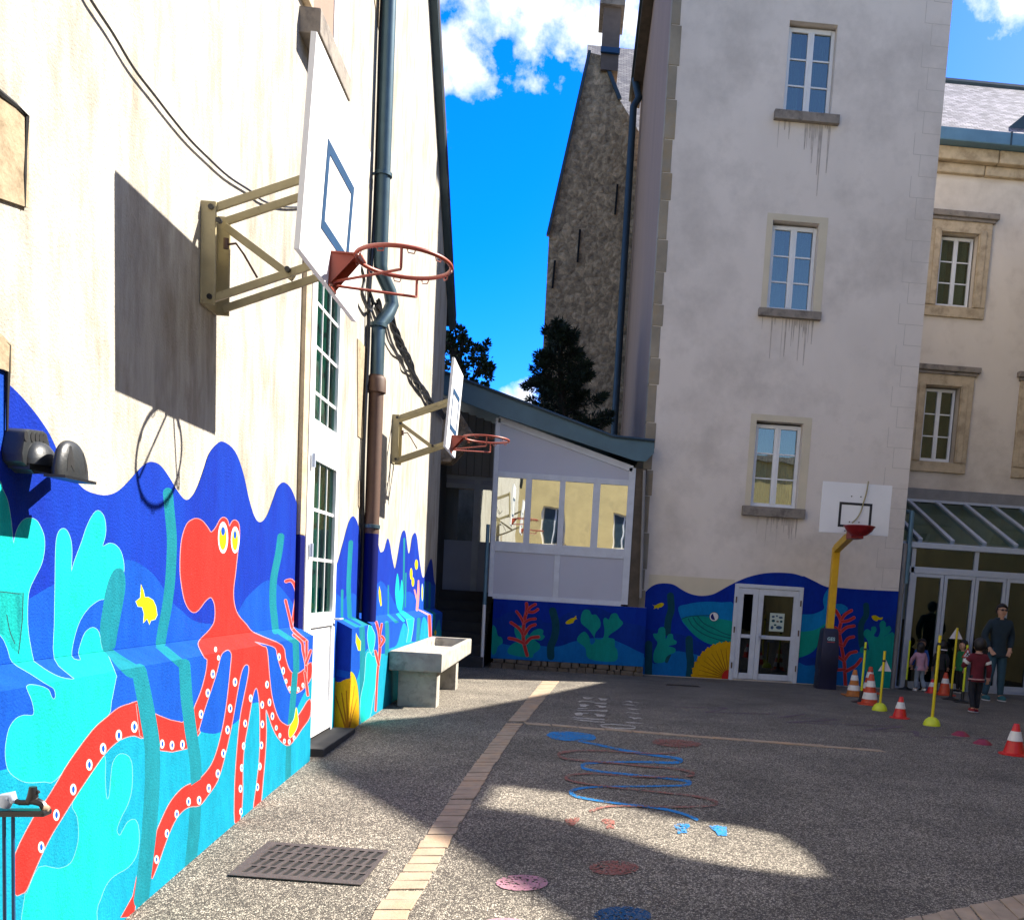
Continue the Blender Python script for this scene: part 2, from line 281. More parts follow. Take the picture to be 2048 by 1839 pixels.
# worn road paints
def gpaint(n, c, lo, hi): M[n] = mat('ground_paint_' + n, c, .7, .15, 30, col2=(.20, .175, .145), c2amt=.75, c2scale=85, c2lo=lo - .08, c2hi=hi - .05, bump=.6, bscale=120)
gpaint('gtar', (.03, .027, .025), .50, .62); gpaint('gblue', (.004, .19, .50), .58, .68); gpaint('gred', (.27, .065, .052), .49, .64); gpaint('gpink', (.42, .20, .26), .55, .66); gpaint('gdblue', (.004, .06, .16), .58, .68)
gpaint('gwhite', (.50, .47, .43), .55, .63); gpaint('gpurple', (.10, .055, .12), .50, .60)
for k_, a_ in (('gblue', .26), ('gred', .42), ('gpink', .20), ('gdblue', .20), ('gwhite', .24), ('gpurple', .34)): wear(M[k_], a_)
M['paver'] = mat('clay_paver', (.31, .235, .165), .8, .2, 9, bump=.3, bscale=60, col2=(.42, .25, .13), c2amt=.6, c2scale=3)
M['cast'] = mat('cast_iron', (.055, .044, .041), .6, .25, 30, bump=.4, bscale=80)

# ------------------------------------------------------------------ builders
def link(o, parent=None):
    scene.collection.objects.link(o)
    if parent is not None: o.parent = parent
    return o
def tag(o, label=None, cat=None, group=None, kind=None):
    if label: o['label'] = label
    if cat: o['category'] = cat
    if group: o['group'] = group
    if kind: o['kind'] = kind
    return o
def thing(name, label, cat, loc=(0, 0, 0), rz=0, group=None):
    o = bpy.data.objects.new(name, None); o.location = loc; o.rotation_euler = (0, 0, rz); o.empty_display_size = .2
    scene.collection.objects.link(o); return tag(o, label, cat, group)
class MB:
    def __init__(s): s.v = []; s.f = []; s.m = []; s.uv = {}
    def add(s, vs, fs, mi=0):
        o = len(s.v); s.v += [tuple(v) for v in vs]
        for f in fs: s.f.append(tuple(o + i for i in f)); s.m.append(mi)
    def box(s, x0, x1, y0, y1, z0, z1, mi=0):
        x0, x1 = sorted((x0, x1)); y0, y1 = sorted((y0, y1)); z0, z1 = sorted((z0, z1))
        s.add([(x0, y0, z0), (x1, y0, z0), (x1, y1, z0), (x0, y1, z0), (x0, y0, z1), (x1, y0, z1), (x1, y1, z1), (x0, y1, z1)],
              [(3, 2, 1, 0), (4, 5, 6, 7), (0, 1, 5, 4), (1, 2, 6, 5), (2, 3, 7, 6), (3, 0, 4, 7)], mi)
    def bar(s, a, b, w, h, mi=0, up=(0, 0, 1)):
        a, b = Vector(a), Vector(b); d = (b - a).normalized(); u = Vector(up); r = d.cross(u)
        if r.length < 1e-4: r = d.cross(Vector((0, 1, 0)))
        r.normalize(); u = r.cross(d).normalized(); r *= w / 2; u *= h / 2
        s.add([a - r - u, a + r - u, a + r + u, a - r + u, b - r - u, b + r - u, b + r + u, b - r + u],
              [(0, 1, 2, 3), (7, 6, 5, 4), (0, 4, 5, 1), (1, 5, 6, 2), (2, 6, 7, 3), (3, 7, 4, 0)], mi)
    def tube(s, pts, r, n=10, mi=0, closed=False):
        pts = [Vector(p) for p in pts]; rs = r if isinstance(r, (list, tuple)) else [r] * len(pts); o = len(s.v); k = len(pts); prev = None
        for i, p in enumerate(pts):
            if closed: d = pts[(i + 1) % k] - pts[i - 1]
            else: d = pts[min(i + 1, k - 1)] - pts[max(i - 1, 0)]
            d.normalize()
            if prev is None:
                a = d.cross(Vector((0, 0, 1)))
                if a.length < .05: a = d.cross(Vector((0, 1, 0)))
            else: a = prev - d * prev.dot(d)
            a.normalize(); prev = a; b = d.cross(a)
            for j in range(n):
                t = 2 * PI * j / n; s.v.append(tuple(p + (a * math.cos(t) + b * math.sin(t)) * rs[i]))
        for i in range(k if closed else k - 1):
            for j in range(n):
                i2 = (i + 1) % k; s.f.append((o + i * n + j, o + i * n + (j + 1) % n, o + i2 * n + (j + 1) % n, o + i2 * n + j)); s.m.append(mi)
        if not closed:
            s.f.append(tuple(o + j for j in range(n))[::-1]); s.m.append(mi)
            s.f.append(tuple(o + (k - 1) * n + j for j in range(n))); s.m.append(mi)
    def lathe(s, prof, n=28, c=(0, 0, 0), mis=None):
        o = len(s.v); c = Vector(c)
        for r, z in prof:
            for j in range(n): t = 2 * PI * j / n; s.v.append((c.x + r * math.cos(t), c.y + r * math.sin(t), c.z + z))
        for i in range(len(prof) - 1):
            for j in range(n):
                s.f.append((o + i * n + j, o + i * n + (j + 1) % n, o + (i + 1) * n + (j + 1) % n, o + (i + 1) * n + j)); s.m.append(mis[i] if mis else 0)
    def prism(s, poly, dvec, mi=0):
        """poly: 3D points, extruded by dvec"""
        d = Vector(dvec); n = len(poly); P = [Vector(p) for p in poly]
        s.add(P + [p + d for p in P], [tuple(range(n))[::-1], tuple(range(n, 2 * n))] + [(i, (i + 1) % n, n + (i + 1) % n, n + i) for i in range(n)], mi)
    def build(s, name, mats, parent=None, smooth=False, bevel=0, recalc=True):
        me = bpy.data.meshes.new(name); me.from_pydata(s.v, [], s.f)
        mats = mats if isinstance(mats, (list, tuple)) else [mats]
        for m_ in mats: me.materials.append(M[m_] if isinstance(m_, str) else m_)
        me.polygons.foreach_set('material_index', s.m)
        if recalc or bevel:
            b = bmesh.new(); b.from_mesh(me)
            if bevel:
                bmesh.ops.remove_doubles(b, verts=b.verts, dist=1e-5)
                es = [e for e in b.edges if len(e.link_faces) == 2 and e.calc_face_angle(0) > .6]
                bmesh.ops.bevel(b, geom=es, offset=bevel, segments=2, affect='EDGES', profile=.6)
            bmesh.ops.recalc_face_normals(b, faces=b.faces); b.to_mesh(me); b.free()
        if smooth:
            me.polygons.foreach_set('use_smooth', [True] * len(me.polygons))
            try: me.set_sharp_from_angle(angle=math.radians(40))
            except Exception: pass
        o = bpy.data.objects.new(name, me); return link(o, parent)

def catmull(P, n=5, closed=True):
    out = []; k = len(P)
    rng = range(k) if closed else range(k - 1)
    for i in rng:
        if closed: p0, p1, p2, p3 = P[i - 1], P[i], P[(i + 1) % k], P[(i + 2) % k]
        else: p0, p1, p2, p3 = P[max(i - 1, 0)], P[i], P[i + 1], P[min(i + 2, k - 1)]
        for j in range(n):
            t = j / n; t2 = t * t; t3 = t2 * t
            out.append(tuple(.5 * (2 * p1[a] + (p2[a] - p0[a]) * t + (2 * p0[a] - 5 * p1[a] + 4 * p2[a] - p3[a]) * t2 + (3 * p1[a] - p0[a] - 3 * p2[a] + p3[a]) * t3) for a in range(len(p1))))
    if not closed: out.append(tuple(P[-1]))
    return out
def ell(cx, cy, rx, ry, n=14): return [(cx + rx * math.cos(2 * PI * i / n), cy + ry * math.sin(2 * PI * i / n)) for i in range(n)]
def stroke(P, w, smooth=True, n=5):
    """ribbon round a centre line; w = width or list of widths"""
    ws = w if isinstance(w, (list, tuple)) else [w] * len(P)
    Q = [(p[0], p[1], ww) for p, ww in zip(P, ws)]
    if smooth and len(Q) > 2: Q = catmull(Q, n, False)
    L = []; Rr = []; k = len(Q)
    for i in range(k):
        a = Q[max(i - 1, 0)]; b = Q[min(i + 1, k - 1)]; dx, dy = b[0] - a[0], b[1] - a[1]; l = math.hypot(dx, dy) or 1
        nx, ny = -dy / l * Q[i][2] / 2, dx / l * Q[i][2] / 2
        L.append((Q[i][0] + nx, Q[i][1] + ny)); Rr.append((Q[i][0] - nx, Q[i][1] - ny))
    def cap(q, frm, sgn):
        a0 = math.atan2(frm[1] - q[1], frm[0] - q[0]); r = q[2] / 2
        return [(q[0] + r * math.cos(a0 - PI * t / 5), q[1] + r * math.sin(a0 - PI * t / 5)) for t in range(1, 5)]
    return L + cap(Q[-1], L[-1], 1) + Rr[::-1] + cap(Q[0], Rr[0], 1)
def grow(P, w):
    k = len(P); ar = sum(P[i][0] * P[(i + 1) % k][1] - P[(i + 1) % k][0] * P[i][1] for i in range(k)); sg = 1 if ar > 0 else -1
    out = []
    for i in range(k):
        a, b = P[i - 1], P[(i + 1) % k]; dx, dy = b[0] - a[0], b[1] - a[1]; l = math.hypot(dx, dy) or 1
        out.append((P[i][0] + sg * dy / l * w, P[i][1] - sg * dx / l * w))
    return out
def inside(x, y, P):
    c = False; j = len(P) - 1
    for i in range(len(P)):
        if (P[i][1] > y) != (P[j][1] > y) and x < (P[j][0] - P[i][0]) * (y - P[i][1]) / (P[j][1] - P[i][1]) + P[i][0]: c = not c
        j = i
    return c
def dense(P, step):
    out = []
    for i in range(len(P)):
        a, b = P[i], P[(i + 1) % len(P)]; n = max(1, int(math.hypot(b[0] - a[0], b[1] - a[1]) / step))
        out += [(a[0] + (b[0] - a[0]) * t / n, a[1] + (b[1] - a[1]) * t / n) for t in range(n)]
    return out
def painted(name, shapes, clip, mapf, parent, lines=()):
    """planar subdivision of all shapes; each triangle takes the colour of the topmost shape; mapf lifts (x,y) to 3D"""
    vs = []; es = []
    cxs = [p[0] for p in clip]; cys = [p[1] for p in clip]; bb = (min(cxs), max(cxs), min(cys), max(cys))
    def ring(P):
        o = len(vs); vs.extend(Vector((a, b)) for a, b in P); es.extend((o + i, o + (i + 1) % len(P)) for i in range(len(P)))
    ring(clip); use = []
    for key, P in shapes:
        if max(p[0] for p in P) < bb[0] or min(p[0] for p in P) > bb[1] or max(p[1] for p in P) < bb[2] or min(p[1] for p in P) > bb[3]: continue
        ring(P); xs = [p[0] for p in P]; ys = [p[1] for p in P]; use.append((key, P, min(xs), max(xs), min(ys), max(ys)))
    for a, b in lines: o = len(vs); vs.extend((Vector(a), Vector(b))); es.append((o, o + 1))
    V, _, Fc, *_ = delaunay_2d_cdt(vs, es, [], 0, 1e-4, False)
    keys = []; b = MB(); idx = {}
    for f in Fc:
        x = sum(V[i].x for i in f) / 3; y = sum(V[i].y for i in f) / 3
        if not inside(x, y, clip): continue
        hit = None
        for key, P, x0, x1, y0, y1 in reversed(use):
            if x0 <= x <= x1 and y0 <= y <= y1 and inside(x, y, P): hit = key; break
        if hit is None: continue
        if hit not in keys: keys.append(hit)
        ids = []
        for i in f:
            if i not in idx: idx[i] = len(b.v); b.v.append(tuple(mapf(V[i].x, V[i].y)))
            ids.append(idx[i])
        b.f.append(tuple(ids)); b.m.append(keys.index(hit))
    o = b.build(name, [M[k] for k in keys], parent, recalc=False)
    me = o.data; bm_ = bmesh.new(); bm_.from_mesh(me)      # all faces towards the camera side
    bmesh.ops.recalc_face_normals(bm_, faces=bm_.faces)
    for f in bm_.faces:
        if f.normal.dot(CAM - f.calc_center_median()) < 0: f.normal_flip()
    bm_.to_mesh(me); bm_.free(); return o

# ================================================================== GROUND
b = MB(); xs = [-45, -12, -6, -3, 0, 3, 6, 12, 60]; ys = [-60, -20, -5, 0, 3, 3.5, 4, 4.5, 5, 5.5, 6, 6.5, 7, 7.75, 8.5, 9.25, 10, 14, 20, 40, 90]
b.add([(x, y, g(y)) for y in ys for x in xs], [(j * len(xs) + i, j * len(xs) + i + 1, (j + 1) * len(xs) + i + 1, (j + 1) * len(xs) + i) for j in range(len(ys) - 1) for i in range(len(xs) - 1)])
tag(b.build('ground', 'ground', recalc=False), kind='structure')

# paving strips: rows of small clay pavers set in the asphalt
def strip_row(b, a0, a1, b0, b1, n, jit, gap=.10):
    for i in range(n):
        t0, t1 = (i + gap / 2) / n, (i + 1 - gap / 2) / n
        q = []
        for (A, B, t) in ((a0, a1, t0), (a0, a1, t1), (b0, b1, t1), (b0, b1, t0)):
            p = A.lerp(B, t) + Vector((random.uniform(-jit, jit), random.uniform(-jit, jit), 0)); p.z = g(p.y) - .02; q.append(p)
        h = .026 + random.uniform(-.002, .003)
        b.prism(q, (0, 0, h))
b = MB()
L0, R0 = PG(740, 1839), PG(812, 1839); L1, R1 = PG(1013, 1447), PG(1045, 1447)
dl = (L1 - L0).normalized(); 
strip_row(b, L0 - (L1 - L0) * .42, L1, R0 - (R1 - R0) * .42, R1, 58, .006)
tag(b.build('paving_strip', 'paver', bevel=.004), kind='structure')
b = MB(); strip_row(b, PG(1016, 1443), PG(1085, 1362), PG(1052, 1443), PG(1118, 1362), 26, .006)
tag(b.build('paving_strip', 'paver', bevel=.004), kind='structure')
b = MB(); A, B = PG(1048, 1444), PG(1760, 1499); off = Vector((.02, -.11, 0))
strip_row(b, A, B, A + off, B + off, 13, .008, .05); tag(b.build('paving_strip', 'paver', bevel=.004), kind='structure')
b = MB(); P0, P1, P2 = PG(1794, 1834), PG(1929, 1796), PG(2048, 1779); Q0, Q1, Q2 = PG(1849, 1839), PG(1935, 1829), PG(2048, 1810)
a0 = P0 + (P0 - P1) * .6; c0 = a0 + (Q1 - P1)
strip_row(b, a0, P2 + (P2 - P1) * 1.5, c0 + Vector((.02, -.22, 0)) * .3, P2 + (P2 - P1) * 1.5 + Vector((.04, -.23, 0)), 17, .006)
tag(b.build('paving_strip', 'paver', bevel=.004), kind='structure')

# markings painted on the ground
def gmap(up):
    return lambda x, y: PG(x, y, up)
def gmark(name, label, cat, key, polys, group=None, up=.005):
    A = [dense(P, 22) for P in polys]; b = MB()
    xs_ = [p[0] for P in A for p in P]; ys_ = [p[1] for P in A for p in P]
    clip = [(min(xs_) - 2, min(ys_) - 2), (max(xs_) + 2, min(ys_) - 2), (max(xs_) + 2, max(ys_) + 2), (min(xs_) - 2, max(ys_) + 2)]
    o = painted(name, [(key, P) for P in A], clip, gmap(up), None); return tag(o, label, cat, group)
def K(pts): return Zm(950, 1300, 3.377, pts)
gmark('painted_circle', 'pale pink painted circle on the ground nearest the drain grate', 'ground marking', 'gpink', [ell(1044, 1764, 52, 16, 24)], 'painted circles on the yard')
gmark('painted_circle', 'dull red painted circle below the two winding lines', 'ground marking', 'gred', [ell(1228, 1734, 50, 14.5, 24)], 'painted circles on the yard')
gmark('painted_circle', 'dark blue painted circle at the bottom edge of the photo', 'ground marking', 'gdblue', [ell(1245, 1830, 58, 19, 24)], 'painted circles on the yard')
gmark('painted_circle', 'lilac painted circle cut off by the bottom edge of the photo', 'ground marking', 'gpink', [ell(1010, 1852, 56, 18, 24)], 'painted circles on the yard')
gmark('painted_line', 'bright blue winding line with a round blue head', 'ground marking', 'gblue', [K([(480, 570), (510, 550), (600, 545), (720, 553), (800, 568), (820, 590), (800, 605), (720, 612), (600, 608), (520, 595)]),
    stroke(K([(700, 612), (850, 640), (1040, 680), (1240, 710), (1370, 728), (1390, 745), (1330, 757), (1150, 752), (950, 752), (780, 760), (722, 775), (745, 798), (860, 818), (1060, 838), (1280, 860), (1420, 878), (1452, 895), (1400, 910), (1200, 915), (1000, 917), (820, 920), (700, 932), (648, 955), (690, 985), (820, 1010), (1040, 1040), (1250, 1065), (1400, 1100), (1500, 1140)]), [3, 4, 5, 5, 5, 7, 5, 4, 3, 4, 6, 5, 4, 4, 4, 5, 7, 4, 3, 3, 3, 5, 8, 5, 4, 4, 5, 5, 6])])
gmark('painted_line', 'dull red winding line with a round red head crossing the blue one', 'ground marking', 'gred', [K([(1195, 612), (1230, 598), (1350, 597), (1470, 610), (1540, 632), (1500, 648), (1400, 655), (1290, 645), (1210, 630)]),
    stroke(K([(1380, 655), (1370, 685), (1250, 695), (1080, 690), (900, 678), (720, 675), (600, 685), (565, 702), (610, 728), (760, 745), (950, 760), (1150, 780), (1380, 800), (1480, 832), (1400, 850), (1200, 852), (1000, 845), (850, 832), (700, 832), (620, 848), (630, 872), (760, 900), (1000, 930), (1250, 955), (1500, 985), (1630, 1020), (1600, 1045), (1400, 1055), (1150, 1050), (950, 1048), (850, 1060), (780, 1085)]), [5, 4, 3, 3, 3, 3, 5, 5, 4, 3, 3, 3, 4, 5, 3, 3, 3, 3, 3, 6, 4, 3, 3, 3, 4, 5, 4, 3, 3, 3, 4, 6])], up=.009)
gmark('painted_footprint', 'left red painted foot below the red winding line', 'ground marking', 'gred', [K([(605, 1140), (640, 1128), (710, 1125), (700, 1150), (665, 1182), (625, 1175)])], 'painted footprints')
gmark('painted_footprint', 'right red painted foot below the red winding line', 'ground marking', 'gred', [K([(845, 1138), (900, 1135), (945, 1150), (942, 1200), (890, 1200), (870, 1170)])], 'painted footprints')
gmark('painted_footprint', 'blue painted foot just below the end of the blue line', 'ground marking', 'gblue', [K([(1338, 1180), (1370, 1168), (1450, 1170), (1450, 1190), (1425, 1205), (1435, 1232), (1370, 1235), (1365, 1205)])], 'painted footprints')
gmark('painted_footprint', 'blue painted foot farthest right of the painted footprints', 'ground marking', 'gblue', [K([(1580, 1182), (1640, 1180), (1700, 1190), (1702, 1250), (1640, 1250), (1625, 1220), (1600, 1205)])], 'painted footprints')
def T(pts): return Zm(1120, 1370, 10.135, pts)
hop = [T([(460, 232), (600, 240), (690, 243), (640, 258), (580, 275), (490, 270)]), T([(765, 250), (860, 262), (980, 272), (940, 285), (930, 308), (820, 300), (800, 275)]),
       T([(350, 320), (450, 303), (700, 330), (700, 342), (440, 320), (400, 340)]), T([(700, 345), (960, 350), (930, 380), (860, 378), (700, 360)]),
       T([(395, 380), (500, 378), (610, 395), (540, 412), (520, 435), (410, 425)]), T([(700, 395), (820, 405), (940, 415), (920, 445), (800, 450), (770, 420)]),
       T([(360, 455), (560, 455), (560, 466), (360, 470)]), T([(330, 488), (700, 500), (960, 498), (960, 525), (880, 530), (700, 515), (340, 500)]),
       T([(285, 560), (400, 545), (470, 560), (450, 605), (330, 610)]), T([(460, 560), (580, 552), (570, 570), (480, 575)]), T([(680, 565), (800, 580), (930, 590), (900, 635), (750, 625), (730, 590)]),
       T([(220, 640), (420, 650), (760, 675), (900, 680), (900, 700), (700, 690), (380, 668)]), T([(225, 675), (440, 690), (760, 725), (910, 735), (900, 752), (700, 742), (420, 715)]),
       T([(1310, 312), (1420, 310), (1470, 330), (1450, 350), (1400, 330)]), T([(1490, 338), (1600, 345), (1620, 352), (1500, 348)]), T([(1255, 382), (1400, 378), (1590, 412), (1420, 402)]),
       T([(1340, 462), (1430, 462), (1640, 490), (1540, 490), (1490, 492), (1440, 485)]), T([(1285, 543), (1430, 540), (1650, 570), (1560, 578), (1480, 562), (1400, 550)]),
       T([(1370, 645), (1430, 635), (1520, 650), (1600, 645), (1690, 680), (1570, 665), (1540, 680), (1490, 680), (1460, 655)]), T([(1315, 738), (1480, 740), (1730, 770), (1500, 768), (1380, 760)])]
hg = thing('painted_hop_game', 'two white columns of hand and foot prints painted above the paver row', 'ground marking')
for hp in hop: o = gmark('print', None, None, 'gwhite', [hp]); o.parent = hg
gmark('painted_ring', 'thin white painted oval ring touching the paver row', 'ground marking', 'gwhite', [stroke(T([(820, 800), (950, 785), (1200, 795), (1450, 820), (1530, 850), (1450, 872), (1200, 868), (980, 850), (850, 825), (818, 803)]), 2.0)])
def U(pts): return Zm(1350, 1400, 2.904, pts)
gmark('painted_zigzag', 'faint purple zigzag line painted in front of the cones', 'ground marking', 'gpurple', [stroke(U(p), w, False) for p, w in (([(0, 38), (300, 42)], 1), ([(175, 68), (240, 58), (305, 42)], 2.2), ([(200, 68), (600, 78)], 1.1), ([(600, 97), (750, 80)], 2), ([(640, 97), (960, 110)], 1.1), ([(650, 126), (960, 112)], 2), ([(650, 127), (1320, 148)], 1.1), ([(1110, 173), (1320, 150)], 3), ([(1130, 174), (1390, 180)], 1.1), ([(1420, 210), (2000, 225)], 1.1))] + [U([(1385, 175), (1418, 178), (1418, 208), (1388, 208)])])

# drain grate
t = thing('drain_grate', 'cast iron drain grate with four rows of slots at the foot of the octopus wall', 'drain', (0, 0, 0))
gc = [PG(455, 1752), PG(722, 1772), PG(777, 1703), PG(536, 1685)]
def gpl(u, v): p = gc[0].lerp(gc[1], u).lerp(gc[3].lerp(gc[2], u), v); return p
slots = []
for r_ in range(4):
    for c_ in range(12):
        u0 = .07 + c_ * .0735 + (c_ // 3) * .008; v0 = .10 + r_ * .215
        slots.append([(u0, v0), (u0 + .042, v0), (u0 + .072, v0 + .18), (u0 + .022, v0 + .18)])
V = [(0, 0), (1, 0), (1, 1), (0, 1)]; vs = [Vector(p) for p in V]; es = [(0, 1), (1, 2), (2, 3), (3, 0)]
for s_ in slots:
    o = len(vs); vs += [Vector(p) for p in s_]; es += [(o + i, o + (i + 1) % 4) for i in range(4)]
CV, _, CF, *_ = delaunay_2d_cdt(vs, es, [], 0, 1e-5, False)
b = MB(); up = Vector((0, 0, .010))
b.v = [tuple(gpl(p.x, p.y) + up) for p in CV]
for f in CF:
    x = sum(CV[i].x for i in f) / 3; y = sum(CV[i].y for i in f) / 3
    if not any(inside(x, y, s_) for s_ in slots): b.f.append(tuple(f)); b.m.append(0)
for P in [V] + slots:
    P3 = [gpl(*p) for p in P]
    for i in range(4): a, c = P3[i], P3[(i + 1) % 4]; b.add([a + up, c + up, c + up * .35, a + up * .6], [(0, 1, 2, 3)])
b.build('plate', 'cast', t, recalc=False)
b = MB(); b.add([gpl(*p) + Vector((0, 0, .005)) for p in V], [(0, 1, 2, 3)]); b.build('dark_sheet', 'blackmatte', t, recalc=False)  # flat black sheet standing for the shaded depth under the slots
t = thing('slot_drain', 'narrow dark slot drain in the ground before the double door', 'drain')
a, c = PG(1330, 1368), PG(1400, 1373); b = MB(); b.box(a.x, c.x, a.y - .14, a.y, .002, .008); b.build('frame', 'cast', t)
b = MB(); [b.box(a.x + .02, c.x - .02, a.y - .125 + i * .03, a.y - .112 + i * .03, .008, .011) for i in range(4)]; b.build('bar', 'blackmatte', t)

# ================================================================== LEFT BUILDING
XW, XL, ZL, ZB = -1.93, -1.8, .885, .948
DY0, DY1, YF, YLF = 7.14, 8.02, 14.23, 14.1
EY = 8.14
bld = thing('school_building', 'cream rendered gable building with a sea mural along its foot', 'building', (XW, 8, 0))
def lp(o): o.matrix_parent_inverse = Matrix.Translation(-Vector(o.parent.location)); return o
def B_(b, name, m_, parent=None, **k):
    p = parent or bld; o = b.build(name, m_, p, **k); top = p
    while top.parent: top = top.parent
    if p is top: o.matrix_parent_inverse = Matrix.Translation(-Vector(top.location))
    return o
eave = PX(889, 505, XW); rake = PX(859, 0, XW); slope = (rake.z - eave.z) / (eave.y - rake.y)
YE = YF - .02; apexY = 4.5; zE = eave.z - (YE - eave.y) * slope; zA = zE + (YE - apexY) * slope
yB = apexY - (YE - apexY)
b = MB()   # gable wall with the doorway left open
hz = 3.95
poly = [(yB, -.6), (DY0, -.6), (DY0, hz), (DY1, hz), (DY1, -.6), (YE, -.6), (YE, zE), (apexY, zA), (yB, zE)]
b.prism([(XW, y, z) for y, z in poly], (-.5, 0, 0))
wall = B_(b, 'wall', 'plaster')
b = MB(); b.box(XW - 12, XW - .5, yB, YE, -.6, zE); b.prism([(XW - .5, yB, zE), (XW - .5, apexY, zA), (XW - .5, YE, zE)], (-11.5, 0, 0)); B_(b, 'rear_wall', 'plaster')
b = MB(); e_ = .10
for s_, ya in ((1, YE), (-1, yB)):
    b.prism([(XW + .10, ya + s_ * .30, zE - .30 * slope + .02), (XW + .10, apexY, zA + .02), (XW + .10, apexY, zA + .20), (XW + .10, ya + s_ * .30, zE - .30 * slope + .20)], (-12.2, 0, 0))
B_(b, 'roof', 'slate2')
b = MB()
for s_, ya in ((1, YE), (-1, yB)): b.bar((XW + .05, ya + s_ * .3, zE - .3 * slope - .01), (XW + .05, apexY, zA - .01), .09, .06)
B_(b, 'verge_trim', 'zincdark')
# plinth with sloping top
def plinth(y0, y1):
    b = MB(); b.prism([(XW + .001, y0, -.6), (XL - .004, y0, -.6), (XL - .004, y0, ZL - .003), (XW + .001, y0, ZB - .003)], (0, y1 - y0, 0)); return B_(b, 'plinth', 'plaster')
plinth(-8, 6.9); plinth(EY, YLF)

# --- mural, left of the door
A_ = lambda p: Zm(0, 700, 3.64, p); Bz = lambda p: Zm(0, 1150, 2.642, p); Cz = lambda p: Zm(300, 850, 3.64, p)
Dz = lambda p: Zm(250, 1250, 3.09, p); Ez = lambda p: Zm(640, 1000, 4.046, p); Fz = lambda p: Zm(0, 950, 4.045, p); Gz_ = lambda p: Zm(0, 1350, 3.721, p)
def sm(P, n=4): return catmull(P, n)
sh = []
def add(key, P, outline=None, ow=2.0):
    if outline: sh.append((outline, grow(P, ow)))
    sh.append((key, P))
topL = catmull([(-420, 640), (-300, 560), (-180, 600), (-80, 690)] + A_([(0, 165), (40, 222), (150, 330), (260, 460), (350, 590), (400, 690), (480, 860), (580, 980), (650, 1030), (760, 1055), (850, 1030), (930, 960), (1010, 870), (1060, 825), (1110, 812), (1170, 840), (1230, 920), (1290, 1020), (1350, 1088), (1400, 1060), (1440, 990), (1480, 880), (1520, 760), (1570, 690), (1625, 665)])
  + Cz([(620, 190), (680, 350), (720, 530), (760, 660), (800, 705), (850, 660), (900, 530), (930, 450), (970, 415), (1020, 450), (1060, 540), (1100, 680), (1150, 830)]), 4, False)
add('deep', topL + [(700, 1900), (700, 2600), (-420, 2600)])
add('mid', sm([(-420, 1230), (-200, 1330), (-100, 1290), (58, 1197), (109, 1168), (180, 1140), (225, 1121), (247, 1119), (267, 1121), (284, 1130), (307, 1148), (330, 1180), (347, 1206), (363, 1220), (382, 1237), (404, 1245), (435, 1247), (460, 1240), (476, 1223), (492, 1196), (514, 1174), (528, 1163), (539, 1160), (555, 1168), (577, 1193), (600, 1225), (660, 1270), (700, 1500), (700, 2300), (-420, 2500)]))
add('cyan', sm([(-420, 1640), (-200, 1590), (0, 1540), (12, 1535), (60, 1500), (200, 1440), (330, 1440), (395, 1460), (412, 1465), (432, 1466), (450, 1458), (470, 1445), (485, 1430), (500, 1408), (519, 1404), (535, 1410), (548, 1425), (561, 1444), (577, 1449), (593, 1418), (616, 1373), (660, 1330), (690, 1900), (690, 2300), (-420, 2600)], 3))
# bright coral hands
c1 = Fz([(-160, 60), (-80, 20), (0, 50), (20, 110), (60, 200), (85, 330), (100, 470), (110, 550), (120, 500), (142, 430), (180, 370), (230, 345), (290, 360), (330, 420), (358, 500), (360, 600), (335, 720), (280, 830), (240, 920), (225, 1020), (224, 1200), (240, 1340), (270, 1490), (290, 1515), (400, 1590), (500, 1635), (600, 1647), (560, 1610), (440, 1482), (440, 1200), (445, 900), (450, 600), (465, 480), (500, 432), (540, 445), (572, 520), (582, 620), (577, 775), (600, 700), (660, 540), (700, 420), (750, 320), (795, 285), (840, 330), (856, 420), (850, 500), (832, 572), (880, 550), (930, 560), (975, 610), (1000, 700), (1000, 790), (960, 860), (900, 930), (845, 998), (800, 1010), (720, 1070), (650, 1170), (605, 1300), (580, 1462), (650, 1492), (636, 1440), (650, 1370), (690, 1270), (750, 1230), (800, 1270), (826, 1400), (870, 1450), (910, 1540), (945, 1630)])
c1 += Gz_([(866, 10), (850, 90), (828, 200), (800, 310), (600, 560), (410, 780), (330, 790), (200, 795), (120, 760), (60, 700), (40, 600), (45, 500), (70, 390), (120, 320), (180, 295), (250, 290), (238, 190), (205, 110), (200, 80), (228, 68), (300, 78), (360, 105), (382, 155), (400, 176), (413, 155), (402, 100)])
c1 += Fz([(380, 1690), (240, 1600), (100, 1510), (60, 1400), (0, 1290), (-160, 1180), (-260, 700), (-250, 300)])
add('turq', sm(c1, 3), 'pale', .8)
add('turq', sm(Gz_([(540, 930), (575, 1050), (585, 1200), (560, 1320), (520, 1400), (430, 1435), (290, 1425), (200, 1620), (185, 1640), (180, 2100), (690, 2100), (720, 1760), (750, 1660), (790, 1560), (850, 1490), (950, 1430), (1010, 1350), (1035, 1250), (1030, 1120), (1000, 1070), (950, 1090), (912, 1155), (890, 1188), (870, 1150), (900, 1060), (950, 960), (980, 850), (985, 700), (970, 620), (930, 585), (880, 590), (840, 650), (825, 760), (815, 880), (800, 920), (790, 880), (783, 760), (780, 600), (700, 640)]), 3), 'pale', .6)
